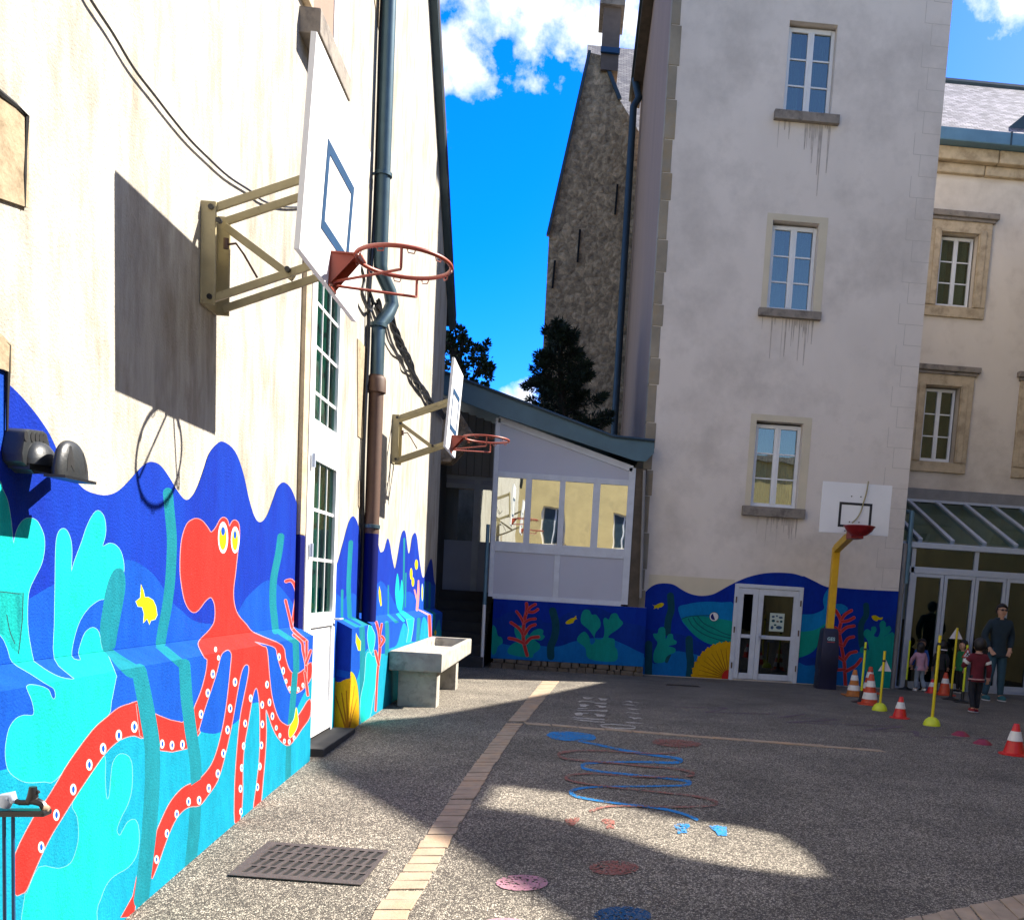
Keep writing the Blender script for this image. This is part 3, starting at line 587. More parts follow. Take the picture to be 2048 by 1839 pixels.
# leaf and seaweed bands
add('teal', sm(Fz([(965, 750), (1000, 775), (1015, 850), (1010, 950), (980, 1120), (950, 1280), (930, 1395), (905, 1400), (1020, 1480), (1178, 1585), (1060, 1640), (960, 1560), (868, 1450), (828, 1400), (808, 1250), (830, 1080), (850, 960), (880, 850), (920, 770)]), 3))
add('teal', stroke(Bz([(735, 505), (762, 640), (787, 780), (804, 900), (805, 1050), (802, 1150), (788, 1350), (765, 1560), (745, 1720)]), [30, 31, 32, 31, 30, 30, 30, 29, 30]))
add('teal', stroke(Cz([(130, 490), (142, 620), (158, 800), (157, 950), (145, 1150), (122, 1330), (90, 1500), (77, 1590)]), 20))
add('teal', [*Bz([(820, 378), (880, 373), (1006, 476), (945, 486)])])
add('teal', stroke(Bz([(975, 470), (985, 650), (1008, 820), (1030, 965), (1038, 1100), (1032, 1220), (1025, 1350), (1012, 1480), (1005, 1560)]), 23))
add('teal', stroke(Cz([(953, 810), (937, 930), (912, 1050), (897, 1150), (895, 1300), (905, 1400), (914, 1495)]), 14))
add('teal', [*Cz([(888, 1490), (945, 1484), (1088, 1578), (1040, 1590)])])
add('teal', stroke(Dz([(1055, 95), (1058, 300), (1042, 420), (1030, 550), (1012, 740), (1008, 960)]), [13, 12, 12, 12, 11, 11]))
seaweed_front = [sh[-7], sh[-5], sh[-1]]
# tentacle sweeping left
arc = sm(Gz_([(1040, 212), (960, 215), (880, 245), (800, 310), (690, 410), (520, 640), (430, 790), (350, 920), (250, 1060), (115, 1330), (115, 1480), (115, 1625), (160, 1620), (195, 1595), (240, 1490), (310, 1330), (380, 1190), (460, 1060), (560, 900), (680, 720), (780, 580), (860, 500), (930, 460), (1000, 445), (1070, 450)]), 3)
add('octo', arc, 'pink', 1.6)
add('octo', Bz([(720, 680), (840, 742), (900, 765), (965, 778), (1030, 705), (1055, 830), (1000, 910), (910, 930), (845, 922), (740, 845)]), 'pink', 1.6)
add('octo', Gz_([(1016, 1490), (990, 1640), (900, 1800), (1000, 1790), (1010, 1640)]), 'pink', 1.2)
head = Cz([(740, 1500), (700, 1450), (640, 1380), (612, 1300), (606, 1200), (620, 1080), (636, 930), (650, 800), (645, 720), (622, 693), (600, 700), (578, 738), (562, 690), (535, 672), (510, 690), (480, 745), (445, 780), (420, 745), (380, 697), (340, 680), (305, 690), (270, 720), (240, 800), (225, 900), (221, 1050), (230, 1150), (250, 1260), (280, 1330), (318, 1360), (355, 1340), (400, 1280), (440, 1250), (465, 1280), (476, 1340), (470, 1430), (430, 1495), (375, 1550), (353, 1590), (372, 1640), (400, 1690)])
lower = Dz([(510, 215), (500, 300), (470, 410), (425, 525), (428, 600), (447, 660), (490, 520), (530, 400), (565, 290), (590, 190), (612, 160), (640, 150), (660, 178), (655, 250), (640, 400), (620, 550), (590, 700), (550, 830), (500, 910), (440, 965), (380, 990), (330, 1030), (270, 1110), (210, 1240), (195, 1290), (180, 1400), (163, 1560), (185, 1520), (215, 1440), (250, 1340), (300, 1220), (350, 1150), (400, 1118), (460, 1110), (510, 1050), (570, 960), (610, 830), (640, 700), (665, 580), (690, 430), (715, 300), (735, 250), (755, 240), (768, 260), (762, 320), (740, 430), (715, 560), (700, 700), (688, 850), (680, 1000), (680, 1215), (712, 1190), (725, 1050), (726, 900), (735, 750), (760, 600), (780, 480), (795, 410), (812, 384), (825, 420), (835, 520), (836, 650), (835, 750), (830, 850), (815, 980), (795, 1150), (834, 1115), (852, 950), (865, 800), (872, 650), (868, 545), (874, 520), (890, 560), (910, 620), (945, 690), (1000, 740), (1040, 712), (1090, 640), (1142, 560), (1142, 455), (1085, 540), (1020, 616), (985, 610), (955, 585), (930, 530), (905, 430), (890, 300), (876, 150), (850, 130), (800, 100), (860, 112), (930, 138), (945, 200), (970, 280), (1000, 370), (1030, 424), (1068, 412), (1100, 390), (1150, 320), (1150, 230), (1110, 270), (1070, 298), (1040, 300), (1010, 265), (990, 200), (970, 125), (850, 70)])
add('octo', sm(head + lower, 3), 'pink', 1.5)
sh += seaweed_front[:1]                       # the broad seaweed passes in front of the tentacle
add('teal', [*Bz([(945, 486), (1006, 476), (1018, 650), (1040, 820), (1060, 950), (1062, 1075), (1010, 1110), (1000, 970), (975, 820), (955, 650)])])
add('teal', stroke(Dz([(1050, 300), (1040, 430)]), 12, False))
def sucker(c, rx, ry):
    add('turq', ell(c[0], c[1], rx + 1.2, ry + 1.4)); add('mwhite', ell(c[0], c[1], rx + .2, ry + .3)); add('mid', ell(c[0] + .3, c[1], rx * .58, ry * .68, 10))
for c in Bz([(710, 800), (628, 845), (545, 915), (472, 1000), (387, 1130), (298, 1265), (218, 1435)]): sucker(c, 5.4, 10.5)
for c in Bz([(857, 890), (909, 897), (964, 893)]): sucker(c, 3.6, 8.2)
for c in Dz([(543, 300), (512, 417), (470, 548), (680, 350), (650, 512), (634, 645), (609, 790), (574, 915), (518, 1005), (458, 1080), (393, 1088), (320, 1165), (260, 1285), (195, 1445)]): sucker(c, 3.4, 7.6)
for c in Dz([(777, 450), (743, 605), (734, 745), (722, 880), (714, 1008), (718, 1150), (848, 490), (849, 610), (843, 740), (833, 870), (818, 998), (878, 365), (893, 475), (911, 560), (952, 195), (977, 280)]): sucker(c, 2.6, 6.6)
for c in Dz([(935, 632), (957, 680), (985, 715), (1015, 718), (1045, 695), (995, 345), (1017, 390), (1070, 395), (1100, 370), (560, 148), (578, 200)]): sucker(c, 1.8, 4.2)
ev = lambda k, c, rx, ry: add(k, ell(*Cz([c])[0], rx / 3.64, ry / 3.64, 18))
ev('mwhite', (532, 818), 37, 116); ev('yel', (530, 822), 27, 86); ev('mid', (532, 770), 14, 32); ev('mwhite', (620, 834), 31, 98); ev('yel', (619, 838), 22, 74); ev('mid', (619, 798), 10, 28)
add('yel', Fz([(1142, 880), (1160, 930), (1172, 985), (1200, 985), (1240, 1010), (1262, 1060), (1272, 1130), (1255, 1165), (1220, 1175), (1210, 1208), (1190, 1160), (1160, 1195), (1165, 1120), (1150, 1065), (1115, 1060), (1098, 1020), (1135, 990)]), 'pale', .8)
add('yel', sm(Dz([(1058, 505), (1068, 560), (1070, 600), (1055, 650), (1020, 695), (1012, 660), (1020, 620), (1045, 575)]), 3), 'pale', .8)
for P, w in (([(990, 1135), (1030, 1130), (1060, 1180), (1065, 1250), (1048, 1380), (1035, 1475), (1140, 1572)], 5), ([(987, 1275), (1035, 1475)], 4), ([(1045, 1525), (1105, 1578), (1115, 1640), (1135, 1740), (1135, 1840)], 4), ([(1140, 1572), (1140, 1740)], 4), ([(1170, 1640), (1135, 1735)], 4)):
    add('coralred', stroke(Cz(P), w), 'pink', 1.2)
add('coralred', stroke(Dz([(1112, 290), (1130, 430)]), 4, False), 'pink', 1)
add('coralred', stroke([(606, 1150), (603, 1190), (600, 1205)], 5, False))
# unplastered stones showing through the paint
for key, P in (('stonepatch', Fz([(-120, 930), (0, 940), (150, 955), (190, 950), (180, 1200), (150, 1440), (100, 1400), (20, 1290), (-120, 1200)])),): sh.append((key, P))
add('darkedge', stroke(Fz([(-100, 936), (0, 940), (150, 957), (188, 952), (180, 1180), (165, 1320), (150, 1440)]), 2.2, False)); add('darkedge', stroke(Fz([(55, 1130), (80, 1260), (120, 1360)]), 2.0))
sh.append(('bluepatch', [(-60, 650), (17, 690), (14, 890), (-60, 900)]))
# geometry of the painted skin
def P_(X, y, z): return proj((X, y, z))
def wallmap(x, y): return PX(x, y, XW + .004)
bk = (P_(XW, 3.0, ZB), P_(XW, 16, ZB)); fr = (P_(XL, 3.0, ZL), P_(XL, 16, ZL))
def side(l, x, y): return (l[1][0] - l[0][0]) * (y - l[0][1]) - (l[1][1] - l[0][1]) * (x - l[0][0])
NS = Vector((ZB - ZL, 0, XL - XW * 1.0)); NS = Vector((ZB - ZL, 0, (XL - XW))).normalized()   # normal of the sloping top
PS = Vector((XL, 0, ZL))
def slantmap(x, y):
    d = _ray(x, y); t = (PS - CAM).dot(NS) / d.dot(NS); return CAM + d * t
def ledgemap(x, y):
    if side(fr, x, y) > 0: return PX(x, y, XL)
    return slantmap(x, y)
yN = 3.02
clipW = [P_(XW, yN, 4.2), P_(XW, 7.08, 4.2), P_(XW, 7.08, ZB), P_(XW, yN, ZB)]
m1 = painted('mural', sh, clipW, wallmap, bld); lp(m1)
clipT = [P_(XW, yN, ZB), P_(XW, 6.9, ZB), P_(XL, 6.9, ZL), P_(XL, yN, ZL)]
m2 = painted('plinth_mural', sh, clipT, slantmap, bld); lp(m2)
gl_ = [(y, P_(XL, y, g(y) - .08)) for y in (6.9, 6.5, 6, 5.5, 5, 4.5, 4, 3.5, yN)]
clipF = [P_(XL, yN, ZL), P_(XL, 6.9, ZL)] + [p for _, p in gl_]
m3 = painted('plinth_mural', sh, clipF, lambda x, y: PX(x, y, XL), bld); lp(m3)

# --- mural, right of the door
sh = []
add('deep', catmull(Ez([(100, 620), (135, 520), (150, 480), (190, 330), (230, 185), (265, 128), (300, 170), (320, 260), (332, 380), (345, 300), (370, 262), (420, 270), (455, 300), (485, 410), (500, 418), (520, 400), (538, 335), (550, 308), (565, 350), (580, 440), (600, 540), (612, 540), (630, 440), (650, 320), (665, 260), (680, 243), (695, 270), (708, 380), (718, 430), (730, 400), (745, 300), (768, 262), (785, 300), (800, 430), (820, 580), (835, 625), (852, 600), (880, 510), (900, 473), (912, 520), (925, 650), (960, 760)]), 4, False) + Ez([(1100, 1900), (0, 1900)]))
add('mid', sm(Ez([(60, 720), (140, 760), (190, 800), (215, 770), (250, 752), (290, 765), (330, 850), (400, 800), (450, 700), (490, 652), (530, 690), (570, 760), (620, 850), (680, 760), (730, 740), (800, 800), (840, 700), (880, 650), (920, 690), (1100, 800), (1100, 1900), (0, 1900)]), 3))
add('cyan', sm(Ez([(0, 1500), (100, 1440), (240, 1400), (290, 1470), (340, 1290), (370, 1220), (410, 1190), (470, 1230), (520, 1240), (560, 1200), (620, 1170), (655, 1050), (680, 990), (715, 1050), (740, 1140), (800, 1120), (820, 1000), (840, 940), (870, 990), (890, 1090), (930, 1060), (965, 960), (990, 1080), (1100, 1100), (1100, 1900), (0, 1900)]), 3))
for P, w in (([(250, 340), (240, 500), (232, 700), (240, 940)], 9), ([(180, 730), (178, 940)], 5), ([(553, 690), (552, 930)], 3), ([(682, 310), (678, 600), (668, 880)], 3.5), ([(695, 590), (690, 860)], 3), ([(850, 660), (850, 870)], 3), ([(888, 670), (885, 870)], 4)): add('teal', stroke(Ez(P), w))
add('turq', sm(Ez([(625, 590), (640, 660), (645, 740), (658, 650), (668, 660), (675, 780), (660, 890), (640, 895), (620, 850), (608, 740)]), 3))
for P in ([(480, 690), (492, 740), (500, 850), (490, 858), (478, 800), (474, 740)],): add('yel', Ez(P))
for c, rx, ry in (((780, 520), 13, 42), ((738, 595), 11, 48), ((752, 660), 11, 38)): add('yel', ell(*Ez([c])[0], rx / 4.046, ry / 4.046))
add('pale', ell(*Ez([(828, 745)])[0], 2, 18)); add('yel', ell(*Ez([(828, 750)])[0], 1.2, 14))
add('pink', stroke(Ez([(797, 650), (795, 760), (785, 885)]), [3, 5, 5])); add('pink', stroke(Ez([(765, 725), (788, 820)]), 3, False))
add('pink', sm(Ez([(355, 390), (372, 400), (372, 450), (362, 465)]), 3)); add('pink', sm(Ez([(348, 660), (372, 640), (372, 720), (345, 700)]), 3)); add('pink', sm(Ez([(330, 850), (350, 840), (355, 900), (335, 895)]), 3))
# sloping top stripes
for P in ([(640, 905), (670, 890), (765, 955), (700, 965)], [(615, 920), (635, 912), (690, 975), (672, 985)]): add('turq', Ez(P))
add('pink', Ez([(780, 880), (795, 878), (895, 925), (880, 935)]))
for P in ([(225, 945), (260, 940), (400, 1005), (350, 1015)], [(540, 925), (560, 920), (640, 985), (610, 995)], [(850, 875), (875, 872), (940, 915), (915, 925)], [(160, 955), (190, 950), (330, 1020), (290, 1028)]): add('teal', Ez(P))
# front
add('teal', stroke(Ez([(340, 1030), (345, 1300), (340, 1760)]), 11)); add('teal', stroke(Ez([(540, 990), (545, 1100), (540, 1240)]), 8)); add('teal', stroke(Ez([(800, 960), (790, 1150)]), 7, False)); add('teal', stroke(Ez([(925, 920), (920, 1080)]), 5, False))
add('turq', sm(Ez([(400, 1000), (425, 1040), (445, 1090), (440, 1170), (418, 1235), (395, 1190), (384, 1090)]), 3), 'pale', .7)
add('turq', sm(Ez([(372, 1270), (395, 1225), (425, 1260), (470, 1280), (460, 1450), (430, 1600), (400, 1760), (330, 1790), (330, 1600), (360, 1450)]), 3), 'pale', .7)
add('turq', Ez([(700, 965), (762, 955), (750, 1060), (735, 1140), (700, 1150), (718, 1050)]), 'pale', .7)
for P, w in (([(455, 985), (478, 1080), (484, 1220), (465, 1400), (450, 1700)], [4, 4, 4, 3, 3]), ([(500, 1000), (485, 1090)], 3), ([(500, 1100), (517, 1130), (487, 1180)], 4), ([(448, 1220), (475, 1330)], 4), ([(885, 935), (888, 1010), (892, 1100)], 5)): add('coralred', stroke(Ez(P), w), 'pink', .9)
add('yel', Ez([(293, 1072), (305, 1105), (330, 1140), (328, 1215), (310, 1215), (290, 1150)]), 'pale', .6); add('yel', sm(Ez([(930, 1050), (942, 1060), (938, 1090), (925, 1085)]), 3))
shell = Ez([(170, 1400), (200, 1385), (236, 1383), (262, 1392), (285, 1430), (303, 1500), (312, 1580), (316, 1700), (300, 1850), (170, 1850)])
add('shell', sm(shell, 3), 'teal', 1.2)
for P in ([(225, 1830), (250, 1420)], [(235, 1830), (280, 1500)], [(240, 1830), (300, 1600)]): add('brown', stroke(Ez(P), [2.4, .8], False))
clipW = [P_(XW, DY1 + .004, 4.2), P_(XW, YF - .03, 4.2), P_(XW, YF - .03, .02), P_(XW, DY1 + .004, .02)]
lp(painted('mural', sh, clipW, wallmap, bld))
clipT = [P_(XW, EY, ZB), P_(XW, YLF, ZB), P_(XL, YLF, ZL), P_(XL, EY, ZL)]
lp(painted('plinth_mural', sh, clipT, slantmap, bld))
clipF = [P_(XL, EY, ZL), P_(XL, YLF, ZL), P_(XL, YLF, -.05), P_(XL, EY, -.08)]
lp(painted('plinth_mural', sh, clipF, lambda x, y: PX(x, y, XL), bld))
# end face of the plinth beside the door (faces the camera) and the strip of wall above the far end
e0 = EY - .004
she = [('deep', [(-2.1, -1), (-1.7, -1), (-1.7, 2), (-2.1, 2)]), ('mid', [(-2.1, .56), (-1.7, .50), (-1.7, .44), (-2.1, .50)]), ('shell', catmull([(-2.1, -.2), (-1.7, -.2), (-1.7, .47), (-1.80, .46), (-1.86, .44), (-1.9, .42), (-2.1, .40)], 3))]
for q in ((-1.83, .35), (-1.87, .33), (-1.92, .30)): she.append(('brown', stroke([(-1.80, -.05), q], [.02, .008], False)))
lp(painted('plinth_mural', she, [(XW, -.1), (XL, -.1), (XL, ZL), (XW, ZB)], lambda x, z: Vector((x, e0, z)), bld))
# stone patches high on the wall
def patch(name, m_, P, X, th=.012):
    b = MB(); b.prism([PX(x, y, X) for x, y in P], (th, 0, 0)); return B_(b, name, m_)
patch('bare_stone', 'barestone', [(-80, 110), (0, 187), (52, 232), (51, 300), (50, 415), (0, 398), (-80, 370)], XW + .001)
b = MB(); b.tube([PX(x, y, XW + .012) for x, y in [(-80, 110), (0, 187), (30, 210), (52, 232), (51, 300), (49, 350), (50, 415)]], [.006, .012, .009, .012, .006, .008, .003], 6); B_(b, 'crack', 'blackmatte')
patch('bare_stone', 'barestone', [(-80, 600), (0, 672), (17, 690), (16, 745), (0, 738), (-80, 720)], XW + .006)
b = MB(); b.tube([PX(x, y, XW + .012) for x, y in [(0, 674), (17, 690), (16, 745), (15, 800), (14, 890)]], [.004, .008, .009, .006, .004], 6); B_(b, 'crack', 'blackmatte')
patch('bare_stone', 'barestone', [(714, 677), (722, 684), (733, 700), (730, 800), (727, 880), (715, 872)], XW + .001, .006)
patch('bare_stone', 'barestone', [(748, 0), (760, 0), (761, 60), (757, 60)], XW + .001, .006); patch('bare_stone', 'barestone', [(717, 960), (723, 965), (722, 1030), (716, 1010)], XW + .001, .006)
b = MB(); b.box(XW, XW + .035, 6.85, 6.98, 1.60, 3.85); B_(b, 'door_jamb_stone', 'stone', bevel=.012)
b = MB(); b.box(XW, XW + .036, 6.85, 6.98, .9, 1.60); B_(b, 'painted_jamb_stone', 'navypipe', bevel=.012)
# tall glazed door
XD = XW + .012
def dr(y0, y1, z0, z1, b, d=.05, x=XD): b.box(x - d, x, y0, y1, z0, z1)
door = thing('_tmp', None, None); bpy.data.objects.remove(door)
z0d, z1d = .02, 3.95
zt = PX(640, 905, XD).z; zm = PX(640, 1240, XD).z
b = MB(); dr(DY0 - .05, DY0 + .03, z0d, z1d, b); dr(DY1 - .04, DY1, z0d, z1d, b); dr(DY0 + .03, DY1 - .04, z1d - .08, z1d, b)
door = B_(b, 'door', 'frame')
zp = PX(655, 880, XD).z
b = MB(); yl, yr = DY0 + .03, DY1 - .04
dr(yl, yr, zp - .10, zp + .10, b, .05, XD - .003); dr(yl, yl + .06, zp + .1, z1d - .08, b, .04, XD - .003); dr(yr - .06, yr, zp + .1, z1d - .08, b, .04, XD - .003)
ft = b.build('transom_frame', 'frame', door)
b = MB(); dr(yl + .06, yr - .06, zp + .10, z1d - .08, b, .006, XD - .03); b.build('pane', GL['left'], ft)
for i in (1, 2): b = MB(); y = yl + .06 + (yr - yl - .12) * i / 3; dr(y - .006, y + .006, zp + .1, z1d - .08, b, .012, XD - .02); b.build('glazing_bar', 'frame', ft)
for q in (778, 687, 599): b = MB(); z = PX(650, q + 18, XD).z; dr(yl + .06, yr - .06, z - .012, z + .012, b, .014, XD - .018); b.build('glazing_bar', 'frame', ft)
b = MB(); leafz = [(.06, .26), (zm - .05, zm + .06), (zp - .20, zp - .11)]
for a, c in leafz: dr(yl + .07, yr - .07, a, c, b, .05, XD + .006)
dr(yl, yl + .07, .06, zp - .11, b, .05, XD + .006); dr(yr - .07, yr, .06, zp - .11, b, .05, XD + .006)
lf = b.build('door_leaf', 'frame', door)
b = MB(); dr(yl + .07, yr - .07, .26, zm - .05, b, .03, XD - .012); b.build('panel', 'white', lf)
b = MB(); dr(yl + .07, yr - .07, zm + .06, zp - .20, b, .006, XD - .02); b.build('pane', GL['left'], lf)
for i in (1, 2): b = MB(); y = yl + .07 + (yr - yl - .14) * i / 3; dr(y - .006, y + .006, zm + .06, zp - .20, b, .012, XD - .012); b.build('glazing_bar', 'frame', lf)
for q in (1024, 1120): b = MB(); z = PX(648, q, XD).z; dr(yl + .07, yr - .07, z - .012, z + .012, b, .014, XD - .01); b.build('glazing_bar', 'frame', lf)
b = MB(); b.tube([(XD, yr - .03, zm), (XD + .05, yr - .03, zm), (XD + .055, yr + .08, zm)], .009, 8); b.build('handle', 'alu', lf, smooth=True)
for q in (920, 1100):
    z = PX(622, q, XD).z; b = MB(); b.tube([(XD + .02, DY0 + .01, z - .05), (XD + .02, DY0 + .01, z + .05)], .016, 8); b.build('hinge', 'alu', lf, smooth=True)
b = MB(); b.box(XW - .5, XL + .06, DY0 - .1, EY - .01, -.1, .03); B_(b, 'threshold', 'darkstep', bevel=.01)
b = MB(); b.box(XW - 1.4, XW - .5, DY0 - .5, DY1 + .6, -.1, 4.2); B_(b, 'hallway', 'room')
b = MB(); n = 40
for i in range(n): y = DY0 + .05 + i * (DY1 - DY0 - .1) / n; y2 = DY0 + .05 + (i + 1) * (DY1 - DY0 - .1) / n; xa, xb = XW - .10 + .010 * math.sin(i * 1.1), XW - .10 + .010 * math.sin((i + 1) * 1.1); b.add([(xa, y, 1.0), (xb, y2, 1.0), (xb, y2, 3.8), (xa, y, 3.8)], [(0, 1, 2, 3)])
B_(b, 'curtain', 'doorcurtain', recalc=False)
# upper window
s0, s1 = PX(641, 71, XW + .14), PX(701, 201, XW + .14); zs = (s0.z + s1.z) / 2
win = MB(); win.box(XW - .02, XW + .14, s0.y, s1.y, zs, zs + .16); w_ = B_(win, 'window_sill', 'stonegrey', bevel=.01)
wy0, wy1 = s0.y + .22, s1.y - .02
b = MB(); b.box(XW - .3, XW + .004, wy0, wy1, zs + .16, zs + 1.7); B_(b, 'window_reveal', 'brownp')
b = MB(); b.box(XW, XW + .012, wy0 - .06, wy0, zs + .16, zs + 1.7); b.box(XW, XW + .012, wy1, wy1 + .1, zs + .16, zs + 1.7); B_(b, 'window_frame', 'frame')
b = MB(); b.box(XW, XW + .05, s0.y - .35, wy0 - .06, zs + .22, zs + 1.7); B_(b, 'window_surround', 'stone', bevel=.01)
# rain pipe
XP = XW + .10
def pp(l, X=XP): return [PX(x, y, X) for x, y in l]
yp = 8.96
def zz(py): return PX(760, py, XP).z
b = MB(); top = zA - 2.6
b.tube([(XP, yp, 8.6), (XP, yp, zz(530)), (XP + .01, yp + .02, zz(545)), (XP + .07, yp + .12, zz(575)), (XP + .09, yp + .14, zz(600)), (XP + .06, yp + .1, zz(625)), (XP, yp, zz(655)), (XP, yp, zz(765))], .062, 16)
pipe = B_(b, 'downpipe', 'pipe', smooth=True)
b = MB(); b.tube([(XP, yp, zz(758)), (XP, yp, zz(1072))], .068, 16); b.lathe([(.07, 0), (.088, .01), (.088, .12), (.078, .15), (.068, .15)], 18, (XP, yp, zz(795))); b.build('iron_section', 'iron', pipe, smooth=True)
b = MB(); b.tube([(XP, yp, zz(1072)), (XP, yp, ZB - .03)], .068, 16); b.build('painted_section', 'navypipe', pipe, smooth=True)
for q in (333, 655, 1058):
    b = MB(); b.lathe([(.07, -.018), (.078, -.015), (.078, .015), (.07, .018)], 18, (XP, yp, zz(q))); b.box(XW, XP, yp - .01, yp + .01, zz(q) - .01, zz(q) + .01); b.build('bracket', 'pipe', pipe, smooth=True)


# ================================================================== THINGS ON AND BY THE LEFT WALL
def wall_hoop(name, label, yc, xb, zr, w_, h_, xw, dyb):
    """board parallel to the wall at x=xb, centred on y=yc; ring height zr"""
    t = thing(name, label, 'basketball hoop', (xw, yc, zr), group='basketball hoops on the left wall')
    zb = zr - .16; lean = .05
    def X(z): return xb + lean * (z - zb) / h_
    P = lambda x, y, z: (x - xw, y - yc, z - zr)
    b = MB()
    b.prism([P(X(zb), yc - w_ / 2, zb), P(X(zb + h_), yc - w_ / 2, zb + h_), P(X(zb + h_), yc + w_ / 2, zb + h_), P(X(zb), yc + w_ / 2, zb)], (-.025, 0, 0))
    bo = b.build('backboard', 'boardw', t)
    b = MB(); l0, l1, lw = zb + .20, zb + .60, .05; hw = .27
    def rect(y0, y1, z0, z1): b.prism([P(X(z0), yc + y0, z0), P(X(z1), yc + y0, z1), P(X(z1), yc + y1, z1), P(X(z0), yc + y1, z0)], (.003, 0, 0))
    rect(-hw, hw, l1 - lw, l1); rect(-hw, hw, l0, l0 + lw); rect(-hw, -hw + lw, l0 + lw, l1 - lw); rect(hw - lw, hw, l0 + lw, l1 - lw)
    b.build('target_square', 'boardblue', bo)
    # bracket channel on the wall
    b = MB(); zu, zl = zr + .25, zr - .25
    for s_ in (-1, 1): b.box(0.002, .075, s_ * .10 - .008 + dyb, s_ * .10 + .008 + dyb, zl - zr, zu - zr)
    b.box(.002, .012, dyb - .11, dyb + .11, zl - zr, zu - zr)
    b.build('wall_bracket', 'beige', t, bevel=.003)
    xe = xb - xw - .02
    for i, s_ in enumerate((-1, 1)):
        b = MB(); y = s_ * .085 + dyb
        b.bar((.05, y, zu - zr - .03), (xe, y, zu - zr + .22), .018, .038); b.build('upper_arm', 'beige', t, bevel=.003)
        b = MB(); b.bar((.05, y, zl - zr + .03), (xe, y, zl - zr + .28), .018, .038); b.build('lower_arm', 'beige', t, bevel=.003)
    b = MB(); b.bar((.08, dyb, zu - zr - .08), (xe * .66, dyb, zl - zr + .19), .022, .038); b.build('diagonal_brace', 'beige', t, bevel=.003)
    b = MB(); b.bar((xe, dyb - .085, zl - zr + .24), (xe, dyb - .085, zu - zr + .26), .02, .03); b.bar((xe, dyb + .085, zl - zr + .24), (xe, dyb + .085, zu - zr + .26), .02, .03); b.bar((xe + .002, -.1, zl - zr + .30), (xe + .002, dyb + .09, zl - zr + .30), .018, .03); b.build('board_upright', 'beige', t, bevel=.003)
    for (x, z) in ((.052, zu - .03), (.052, zl + .035), (xe * .66, zl + .20), (.09, zu - .09)):
        b = MB(); b.tube([(x, dyb - .118, z - zr), (x, dyb - .092, z - zr)], .014, 8); b.build('bolt', 'black', t)
    b = MB(); b.tube([(.10, dyb - .03, .07), (.15, dyb - .03, .08), (.19, dyb - .03, .03), (.26, dyb - .03, -.08)], .006, 6); b.tube([(.10, dyb - .03, .05), (.10, dyb - .03, .10)], .014, 8); b.build('crank_handle', 'iron', t, smooth=True)
    # ring
    r = .235; xr = xb - xw + .12 + r; b = MB(); b.tube([(xr + r * math.cos(a * PI / 24), r * math.sin(a * PI / 24), 0) for a in range(48)], .0105, 10, closed=True)
    for k in range(10):
        a = 2 * PI * k / 10; c = Vector((xr + (r) * math.cos(a), r * math.sin(a), -.008)); tt = Vector((-math.sin(a), math.cos(a), 0)) * .02
        b.tube([c - tt, c - tt * .7 + Vector((0, 0, -.018)), c + tt * .7 + Vector((0, 0, -.018)), c + tt], .003, 5)
    rg = b.build('ring', 'red', t, smooth=True)
    b = MB(); x0 = xb - xw + .004
    for s_ in (-1, 1): b.prism([(x0, s_ * .06, .005), (x0 + .13, s_ * .05, .005), (x0, s_ * .06, -.15)], (0, .006, 0))
    b.box(x0, x0 + .15, -.065, .065, 0, .008); b.box(x0 - .003, x0 + .004, -.07, .07, -.16, .01)
    for s_ in (-1, 1): b.tube([(x0 + .01, s_ * .03, -.13), (xr + r * .1, s_ * r * .9, -.10), (xr + r * .12, s_ * r * .99, -.095), (xr + r * .12, s_ * r * .99, -.005)], .007, 8)
    b.build('ring_bracket', 'red', t, smooth=False)
    return t
wall_hoop('basketball_hoop', 'near basketball hoop on beige arms, its white board casting a big shadow on the wall', 4.95, -1.25, 2.905, 1.13, .905, XW, .20)
h2y = PX(910, 800, -1.2).y
wall_hoop('basketball_hoop', 'far basketball hoop on the left wall above the concrete trough bench', 9.92, -1.25, 2.82, .80, .86, XW, .5)

# black vented siren pair on the wall
t = thing('wall_lamp', 'black plastic wall lamp with a vented base and a rounded hood on an arm', 'lamp', (XW, 3.66, 1.70))
L = lambda x, y, X: PX(x, y, X) - Vector((XW, 3.66, 1.70))
b = MB(); prof = [(47, 925), (45, 905), (52, 862), (60, 858), (88, 862), (95, 868), (104, 905), (107, 930), (100, 945), (70, 948)]
X1 = XW + .075; P3 = [L(x, y, X1) for x, y in prof]; b.prism(P3, (-.07, 0, 0)); b.build('base', 'floodgrey', t, bevel=.006, smooth=True)
for cx_ in (53, 66, 75, 83, 90):
    c = L(cx_, 872 + (cx_ - 53) * .13, X1 + .002); b = MB(); n = 12; b.add([c + Vector((0, .012 * math.cos(2 * PI * i / n), .018 * math.sin(2 * PI * i / n))) for i in range(n)], [tuple(range(n))]); b.build('vent_hole', 'blackmatte', t, recalc=False)
b = MB(); c = L(78, 932, XW + .07); n1, n2 = 10, 20; vs = []
for i in range(n1 + 1):
    for j in range(n2 + 1):
        a = PI / 2 * i / n1; f = PI * j / n2; vs.append(c + Vector((.05 * math.cos(a) * math.sin(f), -.085 * math.cos(f) * 1.0 * (math.cos(a) * .9 + .1), .085 * math.sin(a))))
b.add(vs, [(i * (n2 + 1) + j, i * (n2 + 1) + j + 1, (i + 1) * (n2 + 1) + j + 1, (i + 1) * (n2 + 1) + j) for i in range(n1) for j in range(n2)]); b.box(c.x - .06, c.x + .012, c.y - .08, c.y + .08, c.z - .02, c.z + .002); b.build('dome', 'floodgrey', t, smooth=True, recalc=False)
X2 = XW + .17; c = L(141, 955, X2)
RX = .035; hw = abs(L(170, 960, X2).y - L(108, 950, X2).y) / 2; hh = abs(L(135, 886, X2).z - L(135, 960, X2).z)
